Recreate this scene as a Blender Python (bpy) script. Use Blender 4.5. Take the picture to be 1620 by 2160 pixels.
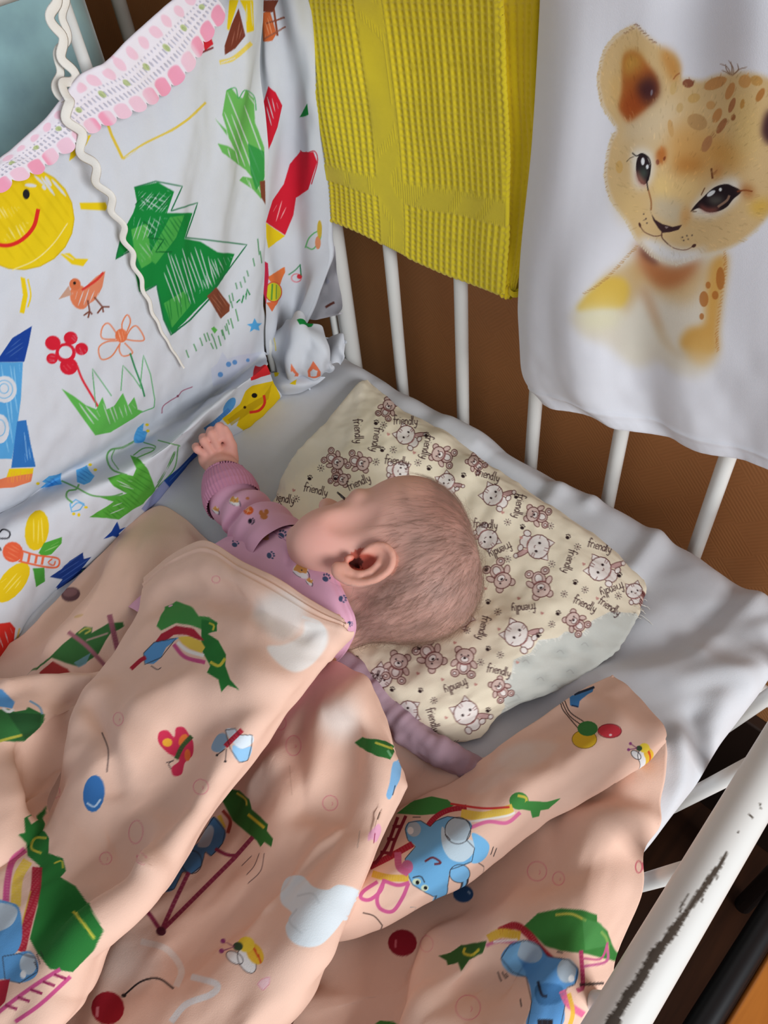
import bpy, bmesh, math, random
import numpy as np
from mathutils import Matrix, Vector

for o in list(bpy.data.objects):
    bpy.data.objects.remove(o, do_unlink=True)
SC = bpy.context.scene
COL = SC.collection

# ------------------------------------------------------------------ camera
MZ = 0.55            # height of the mattress top above the floor
CAMH = 0.56          # camera above the mattress
FOC = 1622.0         # focal length in pixels of the 1620 x 2160 frame
_D = np.array([195.0, 1400.0, FOC]); _D /= np.linalg.norm(_D)       # straight down, seen from the camera
_Z = -_D
_v1 = np.array([2717.0, -2259.0, FOC]); _v1 -= (_v1 @ _Z) * _Z; _v1 /= np.linalg.norm(_v1)
_v2 = np.array([-2219.0, -1572.0, FOC]); _v2 -= (_v2 @ _Z) * _Z; _v2 /= np.linalg.norm(_v2)
_X = _v1 + np.cross(_v2, _Z); _X /= np.linalg.norm(_X)
_Y = np.cross(_Z, _X)
R = np.stack([_X, _Y, _Z])                                          # camera (x right, y down, z ahead) -> room
CAM = np.array([0.0, 0.0, MZ + CAMH])
cam_data = bpy.data.cameras.new('camera')
cam_data.sensor_fit = 'HORIZONTAL'; cam_data.sensor_width = 36.0
cam_data.lens = FOC / 1620.0 * 36.0
cam_data.clip_start = 0.01
cam = bpy.data.objects.new('camera', cam_data); COL.objects.link(cam)
_r, _u, _b = R @ np.array([1., 0, 0]), R @ np.array([0, -1., 0]), R @ np.array([0, 0, -1.])
cam.matrix_world = Matrix(((_r[0], _u[0], _b[0], CAM[0]), (_r[1], _u[1], _b[1], CAM[1]),
                           (_r[2], _u[2], _b[2], CAM[2]), (0, 0, 0, 1)))
SC.camera = cam

# ------------------------------------------------------------------ light
SC.view_settings.view_transform = 'Standard'; SC.view_settings.look = 'None'
SC.view_settings.gamma = 1.0; SC.view_settings.use_curve_mapping = False
SC.view_settings.exposure = -0.06
W = bpy.data.worlds.new('room_daylight'); SC.world = W; W.use_nodes = True
W.node_tree.nodes['Background'].inputs[0].default_value = (0.80, 0.90, 1.0, 1)
W.node_tree.nodes['Background'].inputs[1].default_value = 0.38
def area(name, loc, target, sx, sy, power, col):
    d = bpy.data.lights.new(name, 'AREA'); d.shape = 'RECTANGLE'; d.size = sx; d.size_y = sy
    d.energy = power; d.color = col
    o = bpy.data.objects.new(name, d); COL.objects.link(o); o.location = loc
    o.rotation_euler = (Vector(target) - Vector(loc)).to_track_quat('-Z', 'Y').to_euler()
    return o
area('window_light', (-0.12, -1.80, 1.50), (0.25, 0.3, 0.55), .95, .95, 48, (0.96, 0.98, 1.0))

# ------------------------------------------------------------------ helpers
def ray(px, py):
    v = np.stack([(np.asarray(px, float) - 810) / FOC, (np.asarray(py, float) - 1080) / FOC,
                  np.ones(np.shape(px))], -1)
    return v @ R.T
def at(px, py, k, val):
    """the point of the place seen at a pixel, on the level h / the planes x or y"""
    d = ray(px, py)
    ax = {'x': 0, 'y': 1, 'h': 2}[k]
    if k == 'h': val = val + MZ
    return CAM + d * ((val - CAM[ax]) / d[ax])
def proj(P):
    c = (np.asarray(P) - CAM) @ R
    return np.stack([c[..., 0] / c[..., 2] * FOC + 810, c[..., 1] / c[..., 2] * FOC + 1080], -1), c[..., 2]
def unit(v):
    v = np.asarray(v, float)
    return v / np.maximum(np.linalg.norm(v, axis=-1, keepdims=True), 1e-12)
def smooth(a, b, x):
    t = np.clip((x - a) / (b - a), 0, 1); return t * t * (3 - 2 * t)
def vnoise(x, y, seed=0):
    x = np.asarray(x, float); y = np.asarray(y, float)
    xi = np.floor(x).astype(np.int64); yi = np.floor(y).astype(np.int64)
    fx = x - xi; fy = y - yi
    fx = fx * fx * (3 - 2 * fx); fy = fy * fy * (3 - 2 * fy)
    def h(a, b):
        n = (a * 374761393 + b * 668265263 + seed * 1442695041) & 0xFFFFFFFF
        n = ((n ^ (n >> 13)) * 1274126177) & 0xFFFFFFFF
        return ((n ^ (n >> 16)) & 0xFFFF) / 65535.0
    return ((h(xi, yi) * (1 - fx) + h(xi + 1, yi) * fx) * (1 - fy) +
            (h(xi, yi + 1) * (1 - fx) + h(xi + 1, yi + 1) * fx) * fy) * 2 - 1
def fbm(x, y, seed=0, n=3):
    s = 0; a = 1.0
    for i in range(n):
        s = s + a * vnoise(x * 2 ** i, y * 2 ** i, seed + i); a *= .5
    return s
def cr(P, t):
    P = np.asarray(P, float); n = len(P)
    Q = np.concatenate([[2 * P[0] - P[1]], P, [2 * P[-1] - P[-2]]])
    t = np.clip(np.asarray(t, float), 0, n - 1 - 1e-9); i = t.astype(int); f = t - i
    f = f.reshape(f.shape + (1,) * (P.ndim - 1))
    a, b, c, d = Q[i], Q[i + 1], Q[i + 2], Q[i + 3]
    return .5 * (2 * b + (c - a) * f + (2 * a - 5 * b + 4 * c - d) * f * f + (3 * b - a - 3 * c + d) * f ** 3)
def even(P, n):
    """n points evenly spaced along the spline through P (P may be a stack of rows)"""
    P = np.asarray(P, float); t = np.linspace(0, len(P) - 1, 24 * (len(P) - 1) + 1)
    D = cr(P, t); L = np.linalg.norm(np.diff(D, axis=0), axis=-1)
    if L.ndim > 1: L = L.mean(axis=tuple(range(1, L.ndim)))
    s = np.concatenate([[0], np.cumsum(L)])
    return cr(P, np.interp(np.linspace(0, s[-1], n), s, t))
def row(k, pts, vals):
    """control row: pixels with a level (h) or plane (x / y) each"""
    if np.isscalar(vals): vals = [vals] * len(pts)
    if isinstance(k, str) and len(k) == 1: k = k * len(pts)
    return np.array([at(p[0], p[1], kk, v) for p, kk, v in zip(pts, k, vals)])

def lin(c):
    c = np.asarray(c, float) / 255.0
    return np.where(c <= .04045, c / 12.92, ((c + .055) / 1.055) ** 2.4)

# ---- objects
def tag(o, label=None, cat=None, group=None, kind=None):
    if label: o['label'] = label
    if cat: o['category'] = cat
    if group: o['group'] = group
    if kind: o['kind'] = kind
    return o
def empty(name, loc=(0, 0, 0)):
    o = bpy.data.objects.new(name, None); COL.objects.link(o); o.location = loc; o.empty_display_size = .05
    return o
def link(name, me, mat, parent=None):
    o = bpy.data.objects.new(name, me); COL.objects.link(o)
    if mat: me.materials.append(mat)
    if parent:
        o.parent = parent
        bpy.context.view_layer.update()
        o.matrix_parent_inverse = parent.matrix_world.inverted()
    return o
def make_mesh(name, V, F, colors=None, smooth_=True):
    V = np.asarray(V, np.float32).reshape(-1, 3)
    me = bpy.data.meshes.new(name)
    if isinstance(F, np.ndarray): F = (F.ravel(), np.full(len(F), F.shape[1]))
    if isinstance(F, tuple):
        lv, sz = F; nf = len(sz)
        me.vertices.add(len(V)); me.vertices.foreach_set('co', V.ravel())
        me.loops.add(len(lv)); me.loops.foreach_set('vertex_index', lv.astype(np.int32))
        me.polygons.add(nf)
        me.polygons.foreach_set('loop_start', (np.cumsum(sz) - sz).astype(np.int32))
        me.update(calc_edges=True); me.validate()
    else:
        me.from_pydata(V.tolist(), [], F); me.update()
    if smooth_: me.polygons.foreach_set('use_smooth', np.ones(len(me.polygons), bool))
    if colors is not None:
        a = me.color_attributes.new('Col', 'FLOAT_COLOR', 'POINT')
        c = np.ones((len(V), 4), np.float32); c[:, :3] = np.clip(np.asarray(colors, np.float32).reshape(-1, 3), 0, 1)
        a.data.foreach_set('color', c.ravel())
    return me
def grid_faces(nr, nc, wrap=False, flip=False):
    j = np.arange(nc if wrap else nc - 1); i = np.arange(nr - 1)
    I, J = np.meshgrid(i, j, indexing='ij'); J2 = (J + 1) % nc
    F = np.stack([I * nc + J, I * nc + J2, (I + 1) * nc + J2, (I + 1) * nc + J], -1).reshape(-1, 4)
    return F[:, ::-1] if flip else F
def tube(pts, rad, sides=16, caps=True):
    """round tube through points: vertices and quads"""
    P = np.asarray(pts, float); n = len(P)
    rad = np.broadcast_to(np.asarray(rad, float), (n,))
    T = unit(np.gradient(P, axis=0)); ref = np.array([0, 0, 1.0]) if abs(T[0][2]) < .9 else np.array([0, 1.0, 0])
    V = []
    N = unit(np.cross(T[0], ref))
    for i in range(n):
        N = unit(N - (N @ T[i]) * T[i]); B = np.cross(T[i], N)
        a = np.arange(sides) * 2 * np.pi / sides
        V.append(P[i] + rad[i] * (np.cos(a)[:, None] * N + np.sin(a)[:, None] * B))
    V = np.concatenate(V); F = [list(map(int, f)) for f in grid_faces(n, sides, wrap=True)]
    if caps:
        F.append(list(range(sides))[::-1]); F.append([(n - 1) * sides + k for k in range(sides)])
    return V, F
def join(parts):
    V = []; F = []; k = 0
    for v, f in parts:
        v = np.asarray(v); V.append(v); F += [[int(i) + k for i in q] for q in f]; k += len(v)
    return np.concatenate(V), F
def box(c, s, bev=0.0):
    bm = bmesh.new(); bmesh.ops.create_cube(bm, size=1.0)
    for v in bm.verts: v.co = Vector((v.co.x * s[0] + c[0], v.co.y * s[1] + c[1], v.co.z * s[2] + c[2]))
    if bev: bmesh.ops.bevel(bm, geom=list(bm.edges), offset=bev, segments=4, profile=.5, affect='EDGES')
    bm.verts.ensure_lookup_table()
    V = np.array([v.co[:] for v in bm.verts]); F = [[v.index for v in f.verts] for f in bm.faces]; bm.free()
    return V, F

# ---- materials
def new_mat(name):
    m = bpy.data.materials.new(name); m.use_nodes = True
    nt = m.node_tree; return m, nt, nt.nodes['Principled BSDF']
def nd(nt, t, **kw):
    n = nt.nodes.new(t)
    for k, v in kw.items(): setattr(n, k, v)
    return n
def cloth_mat(name, color=None, weave=1400, bump=.25, fuzz=.0, rough=.92, mottling=.06, trans=0.0):
    """woven cotton: colour from the printed dye attribute or one dye, thread relief, faint unevenness"""
    m, nt, b = new_mat(name)
    tc = nd(nt, 'ShaderNodeTexCoord')
    if color is None:
        src = nd(nt, 'ShaderNodeVertexColor', layer_name='Col').outputs['Color']
    else:
        rgb = nd(nt, 'ShaderNodeRGB'); rgb.outputs[0].default_value = (*lin(color), 1); src = rgb.outputs[0]
    n1 = nd(nt, 'ShaderNodeTexNoise'); n1.inputs['Scale'].default_value = 90; n1.inputs['Detail'].default_value = 4
    nt.links.new(tc.outputs['Object'], n1.inputs['Vector'])
    mp = nd(nt, 'ShaderNodeMapRange'); mp.inputs['To Min'].default_value = 1 - mottling; mp.inputs['To Max'].default_value = 1 + mottling
    nt.links.new(n1.outputs['Fac'], mp.inputs['Value'])
    mx = nd(nt, 'ShaderNodeMix', data_type='RGBA', blend_type='MULTIPLY'); mx.inputs['Factor'].default_value = 1
    nt.links.new(src, mx.inputs['A']); nt.links.new(mp.outputs[0], mx.inputs['B'])
    nt.links.new(mx.outputs['Result'], b.inputs['Base Color'])
    b.inputs['Roughness'].default_value = rough; b.inputs['Specular IOR Level'].default_value = .15
    if fuzz:
        b.inputs['Sheen Weight'].default_value = fuzz; b.inputs['Sheen Roughness'].default_value = .5
    n2 = nd(nt, 'ShaderNodeTexNoise'); n2.inputs['Scale'].default_value = weave; n2.inputs['Detail'].default_value = 2
    nt.links.new(tc.outputs['Object'], n2.inputs['Vector'])
    bp = nd(nt, 'ShaderNodeBump'); bp.inputs['Strength'].default_value = bump; bp.inputs['Distance'].default_value = .0006
    nt.links.new(n2.outputs['Fac'], bp.inputs['Height']); nt.links.new(bp.outputs[0], b.inputs['Normal'])
    if trans:
        t = nd(nt, 'ShaderNodeBsdfTransparent'); ms = nd(nt, 'ShaderNodeMixShader'); ms.inputs[0].default_value = trans
        nt.links.new(b.outputs[0], ms.inputs[1]); nt.links.new(t.outputs[0], ms.inputs[2])
        nt.links.new(ms.outputs[0], nt.nodes['Material Output'].inputs['Surface'])
    return m
def plain_mat(name, color, rough=.5, spec=.5, noise=0.0, nscale=30, bump=0.0, coat=0.0):
    m, nt, b = new_mat(name)
    b.inputs['Roughness'].default_value = rough; b.inputs['Specular IOR Level'].default_value = spec
    b.inputs['Coat Weight'].default_value = coat
    tc = nd(nt, 'ShaderNodeTexCoord'); n1 = nd(nt, 'ShaderNodeTexNoise'); n1.inputs['Scale'].default_value = nscale; n1.inputs['Detail'].default_value = 5
    nt.links.new(tc.outputs['Object'], n1.inputs['Vector'])
    r = nd(nt, 'ShaderNodeValToRGB'); c = lin(color)
    r.color_ramp.elements[0].position = .3; r.color_ramp.elements[1].position = .7
    r.color_ramp.elements[0].color = (*np.clip(c * (1 - noise), 0, 1), 1); r.color_ramp.elements[1].color = (*np.clip(c * (1 + noise), 0, 1), 1)
    nt.links.new(n1.outputs['Fac'], r.inputs[0]); nt.links.new(r.outputs[0], b.inputs['Base Color'])
    if bump:
        bp = nd(nt, 'ShaderNodeBump'); bp.inputs['Strength'].default_value = bump; bp.inputs['Distance'].default_value = .002
        nt.links.new(n1.outputs['Fac'], bp.inputs['Height']); nt.links.new(bp.outputs[0], b.inputs['Normal'])
    return m

# ------------------------------------------------------------------ cloth patches and prints
class Patch:
    """a piece of cloth lofted through control rows; carries its own print raster, one cell per vertex"""
    def __init__(s, rows, nr, nc, base, wrap=False, on=None, left=None):
        # the cloth runs on past what was traced: on = step beyond the last row, left = step beyond the first column
        if left is not None: rows = [np.vstack([r[:1] + np.array(left), r[:1] + np.array(left) * .5, r]) for r in rows]
        if on is not None: rows = list(rows) + [even(rows[-1], 24) + np.array(on) * .5, even(rows[-1], 24) + np.array(on)]
        n0 = max(24, 2 * max(len(r) for r in rows))
        A = np.stack([even(r, n0) for r in rows])           # rows x n0
        B = even(A, nr)                                     # nr x n0
        s.G = np.swapaxes(even(np.swapaxes(B, 0, 1), nc), 0, 1).copy()
        s.nr, s.nc, s.wrap = nr, nc, wrap
        s.C = np.ones((nr, nc, 3)) * np.asarray(base, float)    # sRGB 0..255
        d0 = np.linalg.norm(np.diff(s.G, axis=1), axis=-1).mean() * (nc - 1)
        d1 = np.linalg.norm(np.diff(s.G, axis=0), axis=-1).mean() * (nr - 1)
        s.su, s.sv = d0, d1                                 # size in metres
        s.U, s.Vv = np.meshgrid(np.linspace(0, d0, nc), np.linspace(0, d1, nr))
        s.map = None
    def normals(s):
        du = np.gradient(s.G, axis=1); dv = np.gradient(s.G, axis=0)
        n = unit(np.cross(du, dv))
        if s.wrap:
            if ((s.G - s.G.mean(1, keepdims=True)) * n).sum() < 0: n = -n; s.flip = True
            else: s.flip = False
        elif ((CAM - s.G) * n).sum() < 0: n = -n; s.flip = True
        else: s.flip = False
        return n
    def displace(s, f):
        s.G = s.G + s.normals() * f[..., None]; s.map = None
    def crease(s, pts, width, height):
        """soft ridge (+) or valley (-) along a traced line; sizes in metres"""
        q = s.uv(cr(np.array(pts, float), np.linspace(0, len(pts) - 1, 5 * len(pts))))
        du, dv = s.su / (s.nc - 1), s.sv / (s.nr - 1); P = q * np.array([du, dv])
        d = np.full((s.nr, s.nc), 9.0)
        for a, b in zip(P[:-1], P[1:]):
            ab = b - a; L = max(ab @ ab, 1e-12)
            t = np.clip(((s.U - a[0]) * ab[0] + (s.Vv - a[1]) * ab[1]) / L, 0, 1)
            d = np.minimum(d, np.hypot(s.U - a[0] - t * ab[0], s.Vv - a[1] - t * ab[1]))
        return height * np.exp(-(d / width) ** 2)
    def uv(s, pts):
        """cloth coordinates (column, row) of points traced at pixels"""
        pts = np.atleast_2d(np.asarray(pts, float))
        if s.map is None:
            st = 6
            ri = np.unique(np.r_[np.arange(0, s.nr, st), s.nr - 1]); ci = np.unique(np.r_[np.arange(0, s.nc, st), s.nc - 1])
            p, z = proj(s.G[np.ix_(ri, ci)])
            nn = s.normals()[np.ix_(ri, ci)]; away = ((CAM - s.G[np.ix_(ri, ci)]) * nn).sum(-1) < 0
            s.map = (p.reshape(-1, 2), z.ravel() + 2.5 * away.ravel(), np.repeat(ri, len(ci)), np.tile(ci, len(ri)))
            s.P, _ = proj(s.G)
        p, z, ri, ci = s.map
        out = np.empty((len(pts), 2))
        for a in range(0, len(pts), 256):
            q = pts[a:a + 256]
            d = np.hypot(q[:, None, 0] - p[None, :, 0], q[:, None, 1] - p[None, :, 1]) + 40 * z[None, :]
            k = d.argmin(1)
            u = ci[k].astype(float); v = ri[k].astype(float)
            for it in range(5):
                ui = np.clip(u, 1, s.nc - 2.001).astype(int); vi = np.clip(v, 1, s.nr - 2.001).astype(int)
                P0 = s.P[vi, ui]; Ju = (s.P[vi, ui + 1] - s.P[vi, ui - 1]) / 2; Jv = (s.P[vi + 1, ui] - s.P[vi - 1, ui]) / 2
                det = Ju[:, 0] * Jv[:, 1] - Ju[:, 1] * Jv[:, 0]; det = np.where(np.abs(det) < 1e-3, np.where(det < 0, -1e-3, 1e-3), det)
                e = q - P0
                du = (e[:, 0] * Jv[:, 1] - e[:, 1] * Jv[:, 0]) / det; dv = (Ju[:, 0] * e[:, 1] - Ju[:, 1] * e[:, 0]) / det
                nu = ui + np.clip(du, -6, 6); nv = vi + np.clip(dv, -6, 6)
                u, v = nu, nv
            out[a:a + 256, 0] = u; out[a:a + 256, 1] = v
        return out
    def _fill(s, Q, col, alpha=1.0):
        ss = 3
        x0, y0 = np.floor(Q.min(0)).astype(int) - 1; x1, y1 = np.ceil(Q.max(0)).astype(int) + 2
        x0 = max(x0, 0); y0 = max(y0, 0); x1 = min(x1, s.nc); y1 = min(y1, s.nr)
        if x1 <= x0 or y1 <= y0: return
        o = (np.arange(ss) + .5) / ss - .5
        xs = (np.arange(x0, x1)[:, None] + o).ravel(); ys = (np.arange(y0, y1)[:, None] + o).ravel()
        inside = np.zeros((len(ys), len(xs)), bool)
        a = Q; b = np.roll(Q, -1, 0)
        for (ax, ay), (bx, by) in zip(a, b):
            if ay == by: continue
            m = (ys >= min(ay, by)) & (ys < max(ay, by))
            if not m.any(): continue
            xc = ax + (ys[m] - ay) * (bx - ax) / (by - ay)
            inside[m] ^= xs[None, :] > xc[:, None]
        cov = inside.reshape(y1 - y0, ss, x1 - x0, ss).mean((1, 3))[..., None] * alpha
        s.C[y0:y1, x0:x1] = s.C[y0:y1, x0:x1] * (1 - cov) + np.asarray(col, float) * cov
    def poly(s, pts, col, alpha=1.0, round_=False, sub=14):
        pts = np.asarray(pts, float)
        if round_:
            n = len(pts); P = np.concatenate([pts[-2:], pts, pts[:3]])
            pts = cr(P, np.linspace(2, n + 2, n * 8 + 1)[:-1])
        else:
            out = []
            for a, b in zip(pts, np.roll(pts, -1, 0)):
                k = max(1, int(np.hypot(*(b - a)) / sub)); t = np.arange(k)[:, None] / k
                out.append(a + (b - a) * t)
            pts = np.concatenate(out)
        s._fill(s.uv(pts), col, alpha)
    def line(s, pts, w, col, alpha=1.0, round_=True, taper=False):
        pts = np.asarray(pts, float)
        if round_ and len(pts) > 2:
            L = np.hypot(*np.diff(pts, axis=0).T).sum()
            pts = cr(pts, np.linspace(0, len(pts) - 1, max(len(pts) * 2, int(L / 5))))
        else:
            out = [pts[:1]]
            for a, b in zip(pts[:-1], pts[1:]):
                k = max(1, int(np.hypot(*(b - a)) / 10)); t = (np.arange(k)[:, None] + 1) / k
                out.append(a + (b - a) * t)
            pts = np.concatenate(out)
        T = unit(np.gradient(pts, axis=0)) if len(pts) > 1 else np.array([[1., 0]])
        N = np.stack([-T[:, 1], T[:, 0]], -1)
        ww = np.full(len(pts), w / 2.0)
        if taper: ww = ww * np.clip(np.minimum(np.linspace(.3, 6, len(pts)), np.linspace(6, .3, len(pts))), .3, 1)
        P0 = pts - T[:1] * 0; Lf = s.uv(np.concatenate([P0 + N * ww[:, None], P0 - N * ww[:, None]]))
        n = len(pts); A, B = Lf[:n], Lf[n:]
        if w < 9:
            s._fill(np.concatenate([A, B[::-1]]), col, alpha)
        else:
            for i in range(n - 1):
                s._fill(np.array([A[i], A[i + 1], B[i + 1], B[i]]), col, alpha)
    def dot(s, x, y, rx, ry=None, col=(0, 0, 0), alpha=1.0, ang=0, n=16):
        ry = rx if ry is None else ry
        t = np.linspace(0, 2 * np.pi, n, endpoint=False); c, sn = math.cos(ang), math.sin(ang)
        X = rx * np.cos(t); Y = ry * np.sin(t)
        s._fill(s.uv(np.stack([x + X * c - Y * sn, y + X * sn + Y * c], -1)), col, alpha)
    def ring(s, x, y, rx, ry, w, col, ang=0, alpha=1.0):
        t = np.linspace(0, 2 * np.pi, 22); c, sn = math.cos(ang), math.sin(ang)
        X = rx * np.cos(t); Y = ry * np.sin(t)
        s.line(np.stack([x + X * c - Y * sn, y + X * sn + Y * c], -1), w, col, alpha, round_=False)
    def soft(s, pts, col, alpha, blur, round_=True):
        """watercolour wash: a filled outline with a bled edge (blur in cells)"""
        keep = s.C; s.C = np.zeros_like(keep); s.poly(pts, (1, 1, 1), 1.0, round_)
        m = s.C[..., 0]; s.C = keep
        k = max(1, int(blur)); 
        yy, xx = np.where(m > 0)
        if len(yy) == 0: return
        y0, y1 = max(0, yy.min() - 3 * k), min(s.nr, yy.max() + 3 * k); x0, x1 = max(0, xx.min() - 3 * k), min(s.nc, xx.max() + 3 * k)
        w = m[y0:y1, x0:x1]
        for it in range(3):
            for ax in (0, 1):
                p = np.pad(w, [(k + 1, k) if i == ax else (0, 0) for i in (0, 1)], mode='edge'); c = np.cumsum(p, ax)
                w = (np.take(c, range(2 * k + 1, p.shape[ax]), ax) - np.take(c, range(0, p.shape[ax] - 2 * k - 1), ax)) / (2 * k + 1)
        w = w[..., None] * alpha
        s.C[y0:y1, x0:x1] = s.C[y0:y1, x0:x1] * (1 - w) + np.asarray(col, float) * w
    def hatch(s, pts, col, w, step, ang, alpha=1.0, seed=1, jitter=.5, frac=1.0):
        """crayon strokes inside a traced outline (in pixels)"""
        rng = random.Random(seed); P = np.asarray(pts, float); ctr = P.mean(0); d = np.array([math.cos(ang), math.sin(ang)]); nrm = np.array([-d[1], d[0]])
        tv = (P - ctr) @ nrm; y = tv.min() + step * .5
        while y < tv.max():
            if rng.random() < frac:
                xs = []
                for a, b in zip(P, np.roll(P, -1, 0)):
                    ya, yb = (a - ctr) @ nrm, (b - ctr) @ nrm
                    if (ya - y) * (yb - y) < 0: xs.append((a - ctr) @ d + (y - ya) / (yb - ya) * ((b - a) @ d))
                xs.sort()
                for x0, x1 in zip(xs[::2], xs[1::2]):
                    L = x1 - x0; x0 += L * rng.random() * .35 * jitter; x1 -= L * rng.random() * .35 * jitter
                    if x1 - x0 > 3:
                        a = ctr + d * x0 + nrm * (y + (rng.random() - .5) * step * jitter); b = ctr + d * x1 + nrm * (y + (rng.random() - .5) * step * jitter)
                        s.line([a, b], w, col, alpha, taper=True)
            y += step * (1 + (rng.random() - .5) * jitter)
    def build(s, name, mat, parent=None, curl=None):
        """mesh with hems: curl = {'top'|'bottom'|'left'|'right': radius} rolls that edge back"""
        G, C = s.G, lin(s.C); N = s.normals(); flip = s.flip
        for side, r in (curl or {}).items():
            ax = 0 if side in ('top', 'bottom') else 1
            g = np.moveaxis(G, ax, 0); c = np.moveaxis(C, ax, 0); n = np.moveaxis(N, ax, 0)
            if side in ('top', 'left'): g, c, n = g[::-1], c[::-1], n[::-1]
            e, o, en = g[-1], unit(g[-1] - g[-3]), n[-1]
            ex, ec, exn = [], [], []
            r, turn = r if isinstance(r, tuple) else (r, np.pi)
            tt = np.linspace(0, 1, len(e)); r = (r * smooth(-.01, .07, tt) * smooth(1.01, .93, tt))[:, None] if turn < 3 else (r * smooth(-.004, .02, tt) * smooth(1.004, .98, tt))[:, None]
            for th in np.linspace(0, turn, 7)[1:]:
                ex.append(e + o * r * np.sin(th) - en * r * (1 - np.cos(th))); ec.append(c[-1]); exn.append(en * np.cos(th) + o * np.sin(th))
            if turn > 3: ex.append(e - o * r * 1.5 - en * 2.2 * r); ec.append(c[-1]); exn.append(-en)
            g = np.concatenate([g, ex]); c = np.concatenate([c, ec]); n = np.concatenate([n, exn])
            if side in ('top', 'left'): g, c, n = g[::-1], c[::-1], n[::-1]
            G, C, N = np.moveaxis(g, 0, ax), np.moveaxis(c, 0, ax), np.moveaxis(n, 0, ax)
        s.mesh_data = grid_faces_data(G, C, flip, s.wrap)
        if name is None: return s.mesh_data
        return link(name, make_mesh(name, *s.mesh_data), mat, parent)
def grid_faces_data(G, C, flip, wrap, k=4):
    """grid -> vertices, faces, colours; plain smooth areas become larger faces (no cracks: they keep the border vertices in use)"""
    nr, nc = G.shape[:2]
    if wrap:
        F = grid_faces(nr, nc, True, flip); return G.reshape(-1, 3), (F.ravel(), np.full(len(F), 4)), C.reshape(-1, 3)
    br, bc = (nr - 1) // k, (nc - 1) // k
    ids = np.arange(nr * nc).reshape(nr, nc)
    bi, bj = np.meshgrid(np.arange(br) * k, np.arange(bc) * k, indexing='ij')
    lo = np.full((br, bc, 3), 9.0); hi = -lo; dev = np.zeros((br, bc))
    c00, c01, c10, c11 = G[bi, bj], G[bi, bj + k], G[bi + k, bj], G[bi + k, bj + k]
    for a in range(k + 1):
        for b in range(k + 1):
            c = C[bi + a, bj + b]; lo = np.minimum(lo, c); hi = np.maximum(hi, c); u, v = b / k, a / k
            q = (c00 * (1 - u) + c01 * u) * (1 - v) + (c10 * (1 - u) + c11 * u) * v
            dev = np.maximum(dev, np.linalg.norm(G[bi + a, bj + b] - q, axis=-1))
    plain = ((hi - lo).max(-1) < .012) & (dev < .00030)
    fine = np.ones((nr - 1, nc - 1), bool); fine[:br * k, :bc * k] = ~np.repeat(np.repeat(plain, k, 0), k, 1)
    i, j = np.where(fine); Q = np.stack([ids[i, j], ids[i, j + 1], ids[i + 1, j + 1], ids[i + 1, j]], -1)
    need = np.zeros(nr * nc, bool); need[Q.ravel()] = True
    pi, pj = bi[plain], bj[plain]
    for a in (0, k):
        for b in (0, k): need[ids[pi + a, pj + b]] = True
    ring = [(0, t) for t in range(k)] + [(t, k) for t in range(k)] + [(k, k - t) for t in range(k)] + [(k - t, 0) for t in range(k)]
    B = np.stack([ids[pi + a, pj + b] for a, b in ring], -1) if len(pi) else np.zeros((0, 4 * k), int)
    if flip: Q = Q[:, ::-1]; B = B[:, ::-1]
    fl = need[B]; cnt = fl.sum(1)
    loops = np.concatenate([Q.ravel(), B[fl]]); sizes = np.concatenate([np.full(len(Q), 4), cnt])
    new = np.cumsum(need) - 1
    return G.reshape(-1, 3)[need], (new[loops], sizes), C.reshape(-1, 3)[need]
def merge_patches(ps, name, mat, parent=None):
    V, F, C, k = [], [], [], 0
    for v, f, c in ps: V.append(v); F.append((f[0] + k, f[1])); C.append(c); k += len(v)
    return link(name, make_mesh(name, np.concatenate(V), (np.concatenate([f[0] for f in F]), np.concatenate([f[1] for f in F])), np.concatenate(C)), mat, parent)

# ================================================================== the room
def wood_mat(name, c0, c1, scale=6, rough=.35):
    m, nt, b = new_mat(name)
    tc = nd(nt, 'ShaderNodeTexCoord'); mp = nd(nt, 'ShaderNodeMapping'); mp.inputs['Scale'].default_value = (1, 9, 9)
    n1 = nd(nt, 'ShaderNodeTexNoise'); n1.inputs['Scale'].default_value = scale; n1.inputs['Detail'].default_value = 8; n1.inputs['Distortion'].default_value = .6
    r = nd(nt, 'ShaderNodeValToRGB'); r.color_ramp.elements[0].color = (*lin(c0), 1); r.color_ramp.elements[1].color = (*lin(c1), 1)
    r.color_ramp.elements[0].position = .35; r.color_ramp.elements[1].position = .7
    nt.links.new(tc.outputs['Object'], mp.inputs[0]); nt.links.new(mp.outputs[0], n1.inputs['Vector'])
    nt.links.new(n1.outputs['Fac'], r.inputs[0]); nt.links.new(r.outputs[0], b.inputs['Base Color']); b.inputs['Roughness'].default_value = rough
    return m
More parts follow.
